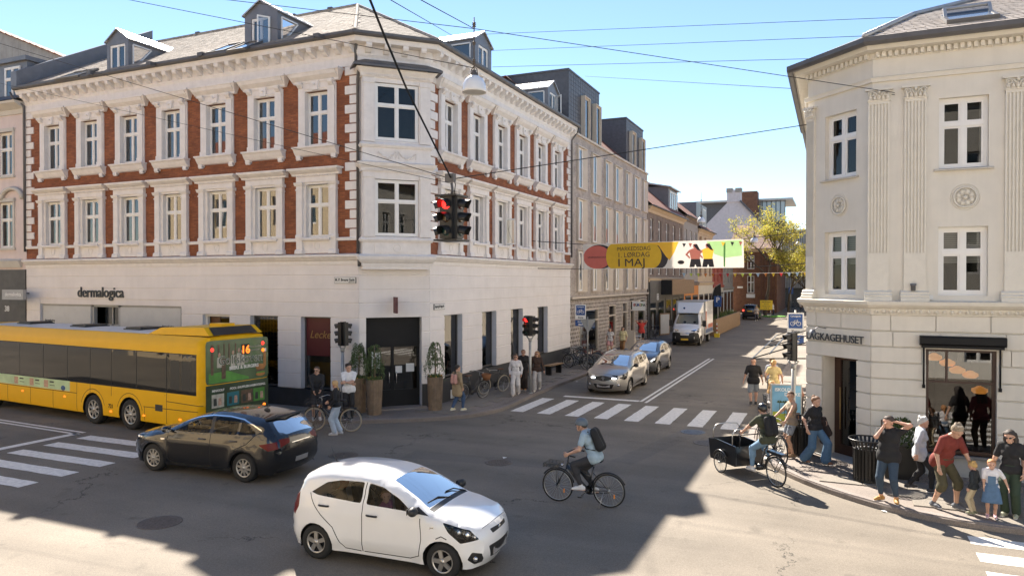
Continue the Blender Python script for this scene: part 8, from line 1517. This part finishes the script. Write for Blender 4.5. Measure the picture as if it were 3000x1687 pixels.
for x in (-.2, -.05, .1):
    m = MB(); m.prism([(x-.008, .5), (x+.008, .5), (x+.006, .9), (x-.006, .9)], -.046, -.042, ax='y')
    for k in range(6): a = k*pi/5-.1; m.prism([(x, .88), (x+.09*cos(a), .9+.05*sin(a)), (x+.04*cos(a), .93+.04*sin(a))], -.046, -.043, ax='y')
    lpart('print', m, 'leaf_dark', ps)
# awning frame over the cafe seats
af = thing('awning_frame', 'black metal awning frame sticking out from the bakery over the seats', 'awning', (-.7, 26, 2.6)); 
def bars(name, segs, w_=.035, h=.035):
    for a, b in segs: m = MB(); m.bar(a, b, w_, h); m.build(name, 'bin_black', af)
bars('beam', [((-2.25, 23.0, 2.35), (-2.25, 33.5, 2.35)), ((-1.75, 23.0, 2.52), (-1.75, 33.5, 2.52))]); bars('arm', [((-.68, y, 2.9), (-2.25, y, 2.35)) for y in (23.2, 26.5, 30, 33.3)]); bars('brace', [((-.68, y, 2.4), (-2.25, y, 2.33)) for y in (23.25, 28.25)])
# cafe chairs and table
def chair(label, p, rz, mat='bin_black', grp='cafe chairs by the bakery'):
    t = thing('cafe_chair', label, 'chair', tuple(p), rz, grp); m = MB(); [m.box(-.2, .2, -.2+i*.082, -.13+i*.082, .44, .455) for i in range(5)]; lpart('seat', m, mat, t)
    m = MB(); [m.bar((-.2-.02*i, -.19, .6+i*.1), (-.2-.02*i, .19, .6+i*.1), .012, .06) for i in range(3)]; lpart('backrest', m, mat, t)
    for s_ in (-1, 1):
        m = MB(); m.tube([(.2, s_*.19, .45), (.23, s_*.2, 0)], .011, 5); lpart('leg', m, mat, t); m = MB(); m.tube([(-.24, s_*.2, 0), (-.19, s_*.19, .45), (-.25, s_*.19, .86)], .011, 5); lpart('leg', m, mat, t)
    return t
c0 = chair('empty black slatted cafe chair tilted by the bakery wall', (-1.15, 26.2, .11), 2.6); chair('black cafe chair under the blonde seated woman', (-1.85, 25.3, .11), .3); chair('black cafe chair under the seated woman nearest the signal post', (-1.0, 24.6, .11), 2.9)
tb = thing('cafe_table', 'small round black cafe table by the seated women', 'table', (-1.45, 25.1, .11)); m = MB(); m.lathe([(.32, .7), (.32, .725), (0, .725)], 18); lpart('top', m, 'bin_black', tb); m = MB(); m.cyl((0, 0, 0), (0, 0, .7), .025, n=8); m.lathe([(.22, 0), (.2, .025), (.03, .05)], 14); lpart('pedestal', m, 'bin_black', tb)
# signs on posts
M('sign_blue', (.015, .07, .26), .4, var=.04); M('sign_yellow', (.72, .52, .03), .5, var=.04)
def zone_sign(label, p, rz, z0, post=True):
    t = thing('zone_sign', label, 'sign', tuple(p), rz, 'bicycle street zone signs'); m = MB(); m.cyl((0, .04, 0), (0, .04, z0+1.3), .032, n=8); lpart('post', m, 'galv', t)
    m = MB(); m.box(-.3, .3, -.02, 0, z0+.38, z0+1.2); lpart('panel', m, 'sign_white', t); m = MB(); m.box(-.25, .25, -.026, -.021, z0+.6, z0+1.15); lpart('blue_field', m, 'sign_blue', t); m = MB(); m.box(-.3, .3, -.02, 0, z0, z0+.33); lpart('lower_panel', m, 'sign_blue', t)
    m = MB(); zc = z0+.78
    for x in (-.11, .11): m.tube([(x+.075*cos(i*pi/8), -.03, zc+.075*sin(i*pi/8)) for i in range(16)], .01, 4, closed=True)
    for a, b in (((-.11, zc), (-.04, zc+.12)), ((-.04, zc+.12), (.07, zc+.12)), ((.07, zc+.12), (.11, zc)), ((.07, zc+.12), (0, zc)), ((0, zc), (-.04, zc+.13)), ((.07, zc+.12), (.07, zc+.16)), ((-.11, zc), (0, zc))): m.tube([(a[0], -.03, a[1]), (b[0], -.03, b[1])], .009, 4)
    lpart('bicycle_symbol', m, 'sign_white', t); vtext('Zone', .14, 'sign_dark', t, TR(0, -.024, z0+.43)); vtext('Cykelgade', .09, 'sign_white', t, TR(0, -.03, z0+1.04), bold=.001); vtext('Kørsel', .12, 'sign_white', t, TR(0, -.024, z0+.19)); vtext('tilladt', .12, 'sign_white', t, TR(0, -.024, z0+.05)); return t
p = G(1701, 1062, .12); zone_sign('bicycle zone sign on a post before the grey block', p, radians(6), 2.05); zone_sign('bicycle zone sign above the street beside the cream corner', (-1.36, 30.2, .11), radians(4), 2.15)
p = G(1722, 1085, .12); t = thing('triangle_sign', 'back of a triangular road sign on a thin grey post', 'sign', tuple(p), radians(186)); m = MB(); m.cyl((0, .04, 0), (0, .04, 2.75), .03, n=8); lpart('post', m, 'galv', t); m = MB(); m.prism([(-.42, 2.62), (.42, 2.62), (0, 1.9)], -.01, .01, ax='y'); lpart('plate', m, 'galv', t)
def p_sign(label, p, z0):
    t = thing('parking_sign', label, 'sign', tuple(p), 0, 'parking signs'); m = MB(); m.cyl((0, .05, 0), (0, .05, z0+1.0), .035, n=8); lpart('post', m, 'galv', t); m = MB(); m.box(-.32, .32, -.02, .01, z0+.3, z0+.94); lpart('panel', m, 'sign_blue', t); m = MB(); m.box(-.3, .3, -.02, .01, z0, z0+.27); lpart('lower_panel', m, 'sign_blue', t); vtext('P', .6, 'sign_white', t, TR(0, -.03, z0+.42), bold=.012)
p = PY(2103, 880, 66); p_sign('blue parking sign behind the white box van', (p.x, 66, 0), 2.4); p = PY(2317, 850, 112); p_sign('blue parking sign at the far end of the street', (p.x, 112, 0), 2.8)
p = G(2245, 935); t = thing('notice_board', 'yellow temporary notice board on two legs at the far crossing', 'sign', (p.x, p.y, 0)); m = MB(); m.box(-.72, .72, -.03, 0, 1.15, 2.3); lpart('panel', m, 'sign_yellow', t); m = MB(); m.cyl((-.5, .02, 0), (-.5, .02, 1.2), .03, n=6); m.cyl((.5, .02, 0), (.5, .02, 1.2), .03, n=6); lpart('legs', m, 'galv', t)
for i, s_ in enumerate(('Jægergårdsgade', 'spærret', 'lørdag 4. maj', 'kl. 08-18')): vtext(s_, .17, 'sign_dark', t, TR(0, -.04, 2.07-i*.26), bold=.001)
M('lawn', (.10, .30, .03), .9, var=.2, bump=.5, bscale=60); p = G(2268, 928); m = MB(); m.lathe([(1.5, 0), (1.5, .12), (1.35, .13), (0, .16)], 20); o = m.build('grass_island', 'lawn', None, (p.x, p.y, 0)); tag(o, kind='structure')
# timber terrace fence, sail flag
tf = thing('timber_fence', 'fence of upright timber boards around a terrace by the van', 'fence', (-9.1, 72, 0)); bdm = MB(); bdm.box(-.012, .012, -.09, .09, .04, 1.42); bdme = bdm.mesh('wood', 'board')
for i in range(88): put('board', bdme, tf, (-9.08+random.uniform(-.004, .004), 63.2+i*.195, random.uniform(-.01, .01)))
for i in range(10): put('board', bdme, tf, (-9.2-i*.195, 63.1, 0), pi/2); put('board', bdme, tf, (-9.2-i*.195, 80.4, 0), pi/2)
m = MB(); m.box(-9.2, -9.1, 63.1, 80.3, 1.38, 1.45); m.build('rail', 'wood_grey', tf)
t = thing('terrace_plants', 'tall grasses in troughs behind the timber fence', 'plant', (-9.6, 73, 0)); m = MB()
for i in range(700): leaf(m, (random.uniform(-10.3, -9.4), random.uniform(66, 80), 1.0), (random.uniform(-.3, .3), random.uniform(-.3, .3), 1), random.uniform(.3, .9), .05)
m.build('grasses', 'leaf_mid', t); m = MB(); m.box(-10.4, -9.3, 65.8, 80.2, 0, 1.05); m.build('trough', 'wood_grey', t)
t = thing('sail_flag', 'black sail flag on a pole behind the van', 'flag', (-10.2, 68, 0)); m = MB(); m.tube([(0, 0, 0), (0, 0, 3.2), (.25, 0, 4.1), (.8, 0, 4.45)], .025, 5); lpart('pole', m, 'galv', t); m = MB(); P = [(.02, 1.2), (.03, 3.2), (.28, 4.08), (.8, 4.42), (.85, 3.6), (.7, 1.3)]; m.prism(P, -.008, .008, ax='y'); lpart('sail', m, 'bin_black', t)
t = thing('traffic_post', 'red and white striped marker post in a yellow foot by the van', 'post', (-8.9, 62.3, 0)); m = MB(); m.box(-.2, .2, -.2, .2, 0, .32); lpart('foot', m, 'sign_yellow', t)
for i in range(5): m = MB(); m.box(-.05, .05, -.02, .02, .32+i*.17, .49+i*.17); lpart('stripe', m, 'red_print' if i % 2 else 'sign_white', t)
# a-boards and seats before the grey block, bench
t = thing('a_board', 'tan pavement board before the grey block shop', 'sign', (-12.6, 48.2, .11), radians(-8)); m = MB(); m.add([(-.4, -.25, 0), (.4, -.25, 0), (.36, 0, 1.25), (-.36, 0, 1.25), (-.4, .25, 0), (.4, .25, 0)], [(0, 1, 2, 3), (5, 4, 3, 2), (1, 5, 2), (4, 0, 3)]); lpart('board', m, 'beige_frame', t)
for i, (y, a) in enumerate(((49.6, .4), (50.9, -2.4))): chair('white cafe chair %s before the grey block' % ('nearer the pavement board' if i == 0 else 'farther along'), (-12.8, y, .11), a, 'sign_white', 'white chairs before the grey block')
t = thing('cafe_table', 'small white cafe table before the grey block', 'table', (-12.75, 50.3, .11)); m = MB(); m.box(-.35, .35, -.3, .3, .7, .73); lpart('top', m, 'sign_white', t); m = MB(); m.cyl((0, 0, 0), (0, 0, .7), .03, n=8); lpart('leg', m, 'sign_white', t)
t = thing('bench', 'low bench with one wooden plank beside the parked bicycles', 'bench', (-12.6, 33.6, .11), radians(84)); m = MB(); m.box(-.75, .75, -.16, .16, .45, .5); lpart('seat', m, 'wood', t)
for x in (-.55, .55): m = MB(); m.box(x-.05, x+.05, -.14, .14, 0, .45); lpart('leg', m, 'bin_black', t)
t = thing('chalk_board', 'large leaning notice board by the brown house entrance', 'sign', (-12.9, 60.6, .1), radians(70)); m = MB(); m.box(-.75, .75, -.04, .04, .1, 1.9); lpart('frame', m, 'wood', t); m = MB(); m.box(-.66, .66, -.05, -.04, .2, 1.8); lpart('panel', m, 'panel_grey', t)
# litter
for i, (px, py) in enumerate(((1690, 1118), (1478, 1341), (2590, 1498), (1735, 1070))): p = G(px, py); m = MB(); m.add([(-.06, -.04, .006), (.05, -.05, .02), (.07, .03, .008), (-.03, .05, .025)], [(0, 1, 2, 3)]); tag(m.build('paper_scrap', 'paper', None, (p.x, p.y, .0 if i in (0, 1, 2) else .12), i), ('paper scrap on the road by the left kerb', 'paper scrap on the road near the brown manhole cover', 'paper scrap on the road below the phone man', 'paper scrap on the pavement by the parked bicycles')[i], 'litter', 'scraps of paper')
# ================================================================ trees
M('bark', (.10, .075, .05), .9, var=.3, scale=8, bump=.6, bscale=20); M('spring_leaf', (.50, .42, .07), .6, var=.3, scale=1.2); M('spring_leaf2', (.36, .37, .06), .6, var=.3, scale=1.2)
for n_ in ('spring_leaf', 'spring_leaf2'):
    nt_ = MAT[n_].node_tree; b_ = nt_.nodes['Principled BSDF']; tl = nt_.nodes.new('ShaderNodeBsdfTranslucent'); mx = nt_.nodes.new('ShaderNodeMixShader'); mx.inputs[0].default_value = .5; nt_.links.new(b_.inputs['Base Color'].links[0].from_socket, tl.inputs[0]); nt_.links.new(b_.outputs[0], mx.inputs[1]); nt_.links.new(tl.outputs[0], mx.inputs[2]); nt_.links.new(mx.outputs[0], nt_.nodes['Material Output'].inputs[0])
def tree(label, p, H, spread, seed, dens=1.):
    rnd = random.Random(seed); t = thing('street_tree', label, 'tree', tuple(p), 0, 'street trees'); m = MB(); lf = MB(); tips = []
    def grow(a, d, L, r, lvl):
        n = 4; P = [a]; q = a
        for i in range(n): d = (d+Vector((rnd.uniform(-.18, .18), rnd.uniform(-.18, .18), rnd.uniform(-.04, .1)))).normalized(); q = q+d*L/n; P.append(q)
        m.tube(P, [r*(1-.6*i/n) for i in range(n+1)], 6 if lvl < 2 else 4, cap=False)
        if lvl >= 2: tips.extend(P[1:])
        if lvl < 4:
            for k in range((5, 4, 4, 3)[lvl]): i = rnd.randint(2 if lvl else 3, n); ang = rnd.uniform(0, 2*pi); o = Vector((cos(ang), sin(ang), rnd.uniform(.1, .8))).normalized(); grow(P[i], (d*.5+o*spread).normalized(), L*rnd.uniform(.5, .72), r*.5, lvl+1)
    grow(Vector((0, 0, 0)), Vector((0, 0, 1)), H*.42, H*.016, 0)
    for q in tips:
        for _ in range(int(4*dens)):
            o = Vector((rnd.gauss(0, .28), rnd.gauss(0, .28), rnd.gauss(0, .22))); leaf(lf, q+o, (rnd.uniform(-1, 1), rnd.uniform(-1, 1), rnd.uniform(-.8, .4)), rnd.uniform(.16, .3), .14, rnd.randint(0, 1) if rnd.random() < .5 else 0)
    lpart('trunk', m, 'bark', t); lpart('crown', lf, ['spring_leaf', 'spring_leaf2'], t); return t
p = PY(2235, 900, 104); tree('large tree with yellow spring leaves at the end of the street', (p.x+.3, 104, 0), 17.5, 1.05, 5, 1.1); p = PY(2310, 900, 108); tree('slimmer yellow tree nearer the cream corner at the street end', (p.x, 108, 0), 12.5, .75, 9, .9); p = PY(2362, 900, 118); tree('third yellow tree half hidden behind the cream corner', (p.x, 118, 0), 11, .8, 13, .8)
# ================================================================ people on the street
def toward(p, q): return atan2(q[1]-p[1], q[0]-p[0])
Z = .125
def bag(root, J, name, label, q, col, w=.26, h=.3, d=.06, dz=-.1):
    m = MB(); p = J['wr'][q]; m.box(p.x-w/2, p.x+w/2, p.y-d/2, p.y+d/2, p.z+dz-h, p.z+dz); m.tube([(p.x-w*.3, p.y, p.z+dz), (p.x-w*.2, p.y, p.z), (p.x+w*.2, p.y, p.z), (p.x+w*.3, p.y, p.z+dz)], .006, 4); return world_acc(root, name, label, 'bag', m, col)
# by the corner doors
person('blonde woman in black top and pale blue jeans holding a bicycle', (-13.9, 18.2, 0), radians(200), 1.68, fem=True, top=(.015, .015, .017), sleeve=.97, legs=(.42, .50, .60), wide=.035, leglen=.95, shoes=(.55, .55, .58), hair=(.50, .33, .16), hairstyle='low', look=-35, hands={'R': (.35, -.28, 1.02), 'L': (.12, .26, .95)}, feet={'L': (.04, .1, .085), 'R': (-.08, -.12, .085)}, lean=3, tz=.06)
person('man in white t-shirt with folded arms in front of the planters', (-14.75, 19.95, Z), radians(-55), 1.84, top=(.72, .72, .73), sleeve=.42, legs=(.02, .02, .022), shoes=(.03, .03, .03), hair=(.035, .025, .02), hairstyle='curls', hands={'R': (.26, .08, 1.14), 'L': (.27, -.1, 1.17)}, pole={'R': (-.1, -1, -.4), 'L': (-.1, 1, -.4)}, look=25, toplen=.03)
person('man in dark open jacket and sunglasses behind the held bicycle', (-15.55, 19.3, Z), radians(-50), 1.78, top=(.02, .02, .024), sleeve=.97, legs=(.025, .025, .03), leglen=.42, shoes=(.65, .65, .66), hair=(.06, .04, .03), glasses=True, look=-20, hands={'L': (.3, .12, 1.0), 'R': (.3, -.1, .98)})
pr, J = person('woman in beige coat with pink backpack walking away with a paper bag', (-12.1, 22.62, Z), radians(75), 1.66, fem=True, top=(.33, .25, .15), sleeve=.97, toplen=.26, legs=(.05, .09, .17), shoes=(.65, .6, .42), hair=(.02, .016, .014), hairstyle='low', look=-30, hands={'L': (.1, .27, .82)}, **walk(.2)); M('pack_pink', (.55, .30, .25), .8, var=.1, bump=.3, bscale=90, obj=True); backpack(pr, J, 'pack_pink', 'pink backpack worn by the woman in the beige coat', .26, .38, .14, False); bag(pr, J, 'paper_bag', 'white paper bag carried by the woman in the beige coat', 'L', 'paper')
# three women at the signal post
fc = radians(-72)
person('woman in white hoodie and pale trousers walking left of the signal post', (-11.6, 26.62, Z), fc, 1.7, fem=True, skin=(.48, .27, .19), top=(.62, .60, .60), sleeve=.97, legs=(.58, .55, .54), wide=.045, shoes=(.5, .42, .36), hair=(.10, .06, .035), hairstyle='bun', glasses=True, neckcut=.03, **walk(.2))
person('woman in black walking behind the signal post', (-11.85, 28.0, Z), fc, 1.74, fem=True, skin=(.48, .27, .19), top=(.018, .016, .016), sleeve=.5, legs=(.03, .02, .017), wide=.06, shoes=(.35, .16, .05), hair=(.13, .06, .03), hairstyle='short', glasses=True, look=10, **walk(-.15))
person('long haired woman in brown top and grey trousers right of the signal post', (-11.3, 28.15, Z), fc, 1.7, fem=True, skin=(.5, .29, .2), top=(.05, .028, .02), sleeve=.97, legs=(.40, .385, .38), wide=.04, shoes=(.62, .58, .5), hair=(.24, .13, .055), hairstyle='long', glasses=True, look=-15, hands={'L': (.12, .32, .82)}, **walk(.27))
# by the grey block
person('woman in white top and pink shorts walking before the grey block', (-12.75, 44.0, Z), radians(-95), 1.68, fem=True, top=(.6, .58, .58), sleeve=.25, legs=(.50, .27, .27), leglen=.3, wide=.04, shoes=(.45, .35, .3), hair=(.12, .06, .03), hairstyle='long', **walk(.2))
person('woman in pale yellow top and brown trousers with shoulder strap', (-12.1, 44.6, Z), radians(-95), 1.72, fem=True, top=(.58, .52, .31), sleeve=.5, legs=(.25, .13, .05), wide=.05, shoes=(.3, .2, .12), hair=(.07, .04, .025), hairstyle='curly', glasses=True, **walk(-.16))
person('man in red t-shirt and black shorts with both hands to his ears', (-12.55, 51.3, Z), radians(-85), 1.86, top=(.62, .06, .045), sleeve=.42, toplen=.08, legs=(.018, .018, .02), leglen=.46, shoes=(.4, .3, .25), hair=(.04, .03, .025), hands={'L': (.06, .12, 1.62), 'R': (.06, -.12, 1.62)}, pole={'L': (.2, 1, -.1), 'R': (.2, -1, -.1)}, lean=2)
# walking away on the right pavement
person('bald man in black t-shirt and denim shorts walking away on the road edge', (-2.78, 28.9, 0.0), radians(97), 1.8, top=(.018, .018, .02), sleeve=.45, toplen=.04, legs=(.33, .37, .42), leglen=.44, wide=.02, shoes=(.04, .04, .04), hairstyle='bald', skin=(.55, .32, .23), fat=.02, look=-25, hands={'R': (.1, -.34, .8), 'L': (-.05, .36, .82)}, **walk(.13))
person('woman in dark trousers walking beside the blonde woman in yellow', (-2.12, 28.95, Z), radians(92), 1.7, fem=True, top=(.40, .43, .5), sleeve=.3, legs=(.03, .028, .03), shoes=(.5, .45, .4), hair=(.32, .24, .15), hairstyle='curls', **walk(-.18))
person('blonde woman in yellow top and white trousers walking away', (-2.0, 28.2, Z), radians(92), 1.72, fem=True, top=(.72, .56, .26), sleeve=.28, legs=(.74, .71, .68), wide=.02, shoes=(.2, .16, .13), hair=(.48, .29, .11), hairstyle='pony', glasses=True, look=-25, hands={'L': (.16, .16, 1.2), 'R': (.05, -.3, .9)}, **walk(.22))
# seated
s = 1.66/1.75
person('blonde seated woman with sunglasses behind the poster stand', (-1.85, 25.3, Z), .3, 1.66, fem=True, top=(.45, .42, .40), sleeve=.97, legs=(.06, .06, .08), hair=(.50, .30, .12), hairstyle='long', glasses=True, hip=(-.02, .56), feet={'L': (.42, .1, .085), 'R': (.42, -.1, .085)}, hands={'L': (.3, .15, .72), 'R': (.3, -.15, .72)}, look=-20)
person('seated person with reddish hair next to the signal post', (-1.0, 24.6, Z), 2.9, 1.64, fem=True, top=(.05, .03, .03), sleeve=.5, legs=(.3, .1, .08), hair=(.2, .07, .035), hairstyle='curly', hip=(-.02, .56), feet={'L': (.42, .1, .085), 'R': (.42, -.1, .085)}, hands={'L': (.3, .15, .72), 'R': (.3, -.15, .72)})
# the bakery corner
person('woman in tan strap top standing with her bicycle at the corner', (-1.0, 20.25, Z), radians(205), 1.72, fem=True, skin=(.55, .33, .22), top=(.27, .22, .16), sleeve=0, legs=(.25, .28, .32), leglen=.3, shoes=(.25, .15, .08), hair=(.10, .05, .025), hairstyle='low', look=60, hands={'R': (.42, -.12, 1.02), 'L': (.3, .34, 1.0)}, neckcut=.06)
pr, J = person('woman in black t-shirt and wide blue jeans walking past the bakery door', (-.42, 19.72, Z), radians(-38), 1.74, fem=True, skin=(.55, .33, .24), top=(.015, .015, .017), sleeve=.4, legs=(.07, .14, .23), wide=.075, leglen=.97, shoes=(.22, .10, .05), hair=(.20, .10, .05), hairstyle='bun', look=12, hands={'R': (-.02, -.27, .9), 'L': (-.02, .34, 1.05)}, **walk(-.26), tz=.06)
m = MB(); p = J['wr']['L']; V_, F_ = sdf([((p.x-.02, p.y+.02, p.z+.04), (p.x-.05, p.y+.1, p.z-.5), .07, .13), ((p.x, p.y, p.z), (p.x+.1, p.y+.06, p.z-.3), .06, .09)], .018, .05); m.add([tuple(q) for q in V_], [tuple(q) for q in F_.tolist()], 0, True); M('coat_dark', (.025, .014, .012), .85, var=.2, bump=.3, obj=True); world_acc(pr, 'folded_coat', 'dark coat carried over the arm of the woman in wide jeans', 'coat', m, 'coat_dark')
pr, J = person('man in black t-shirt and jeans talking on a phone at the kerb', (1.05, 16.97, Z), radians(-110), 1.8, skin=(.55, .31, .22), top=(.014, .014, .017), sleeve=.46, toplen=.04, legs=(.035, .06, .095), leglen=.9, shoes=(.42, .22, .06), hair=(.06, .04, .025), fat=.035, look=-25, nod=6, hands={'R': (.15, -.055, 1.52), 'L': (.02, .155, 1.62)}, pole={'R': (.3, -.6, -1), 'L': (.1, 1, .1)}, feet={'L': (.02, .15, .085), 'R': (0, -.14, .085)}, toe={'L': 22, 'R': -22})
m = MB(); p = J['hp'](.05, -.1, -.03); m.box(p.x-.012, p.x+.07, p.y-.012, p.y+.0, p.z-.07, p.z+.08); world_acc(pr, 'phone', 'dark phone held to the ear of the man at the kerb', 'phone', m, 'black_plastic')
person('grey haired woman in pale grey blouse walking behind the bent man', (1.72, 18.1, Z), radians(8), 1.66, fem=True, top=(.42, .44, .47), sleeve=.95, toplen=.1, legs=(.015, .015, .017), shoes=(.04, .04, .045), sole=(.7, .7, .7), hair=(.52, .52, .50), hairstyle='curls', hands={'R': (-.12, -.24, .88)}, lean=4, **walk(.22))
person('man in dark red t-shirt and olive shorts bending down to the child', (2.08, 16.95, Z), radians(-50), 1.86, skin=(.5, .3, .21), top=(.17, .028, .02), sleeve=.48, legs=(.075, .066, .035), leglen=.58, wide=.03, shoes=(.10, .11, .13), hair=(.30, .24, .17), hairstyle='curls', toplen=.05, lean=26, hip=(-.1, .90), nod=22, fat=.02, hands={'L': (.40, .22, .78), 'R': (.16, -.34, .84)}, feet={'L': (.08, .16, .085), 'R': (-.14, -.15, .085)}, glasses=False)
person('small curly blond boy in dark jumper and beige trousers', (2.52, 16.72, Z), radians(150), 1.02, child=True, top=(.02, .025, .03), sleeve=.97, legs=(.5, .42, .28), shoes=(.2, .2, .12), hair=(.48, .32, .12), hairstyle='curls', nod=20)
pr, J = person('small girl in denim pinafore and white t-shirt', (2.80, 16.62, Z), radians(-95), 1.12, child=True, fem=False, top=(.68, .66, .68), sleeve=.4, skirt=((.09, .16, .26), .95), shoes=(.55, .35, .38), hair=(.42, .2, .08), hairstyle='low', hands={'L': (.02, .42, .95), 'R': (.1, -.2, .82)}); m = MB(); q = J['up']; m.box(q(.11, 0, .2).x, q(.135, 0, .2).x, -.065, .065, q(0, 0, .05).z, q(0, 0, .34).z); M('denim', (.09, .16, .26), .85, var=.15, bump=.3, bscale=90, obj=True); acc(pr, 'pinafore_bib', m, 'denim')
person('smiling woman in black with sunglasses holding the little girl by the hand', (3.16, 16.85, Z), radians(-115), 1.72, fem=True, top=(.016, .016, .017), sleeve=.4, legs=(.03, .05, .03), skirt=None, shoes=(.42, .42, .3), hair=(.04, .03, .025), hairstyle='long', glasses=True, nod=14, lean=6, hands={'R': (.12, -.34, .82)}, wide=.03)
person('person in red top at the right edge of the pavement', (3.62, 16.95, Z), radians(-100), 1.75, fem=True, top=(.3, .06, .06), sleeve=.5, legs=(.02, .04, .03), shoes=(.3, .3, .3), hair=(.06, .04, .03), hairstyle='long')
# far people
for i, (px, py, c, l) in enumerate(((2216, 940, (.45, .4, .36), 'distant woman with shoulder bag behind the dark SUV'), (2264, 925, (.6, .6, .62), 'distant man in white shirt beside the yellow notice board'), (2345, 915, (.7, .7, .72), 'distant person in white shirt beside the cream corner'))):
    p = G(px, py); person(l, (p.x, p.y, 0), radians(-90+60*i), 1.76, top=c, sleeve=.5, legs=(.05, .05, .07), fem=i == 0, hair=(.3, .2, .1) if i == 0 else (.04, .03, .03), hairstyle='long' if i == 0 else 'short', **walk(.18))
# inside the white car
kx = lambda x, y, z: tuple(kia.matrix_basis @ Vector((x, y, z)))
person('driver in pale top seen through the white car windscreen', kx(.12, .36, -.02), radians(2.2), 1.66, fem=True, top=(.45, .35, .33), sleeve=.9, legs=(.05, .05, .06), hair=(.15, .08, .04), hairstyle='long', hip=(-.1, .56), feet={'L': (.55, .1, .3), 'R': (.55, -.08, .3)}, hands={'L': (.3, .15, .92), 'R': (.3, -.12, .92)}, lean=-12)
person('child passenger looking out of the white car side window', kx(.05, -.36, .12), radians(2.2), 1.3, child=True, top=(.32, .1, .17), sleeve=.9, legs=(.08, .1, .15), hair=(.25, .15, .08), hairstyle='short', hip=(-.1, .62), feet={'L': (.5, .1, .35), 'R': (.5, -.1, .35)}, look=-55, lean=-8)
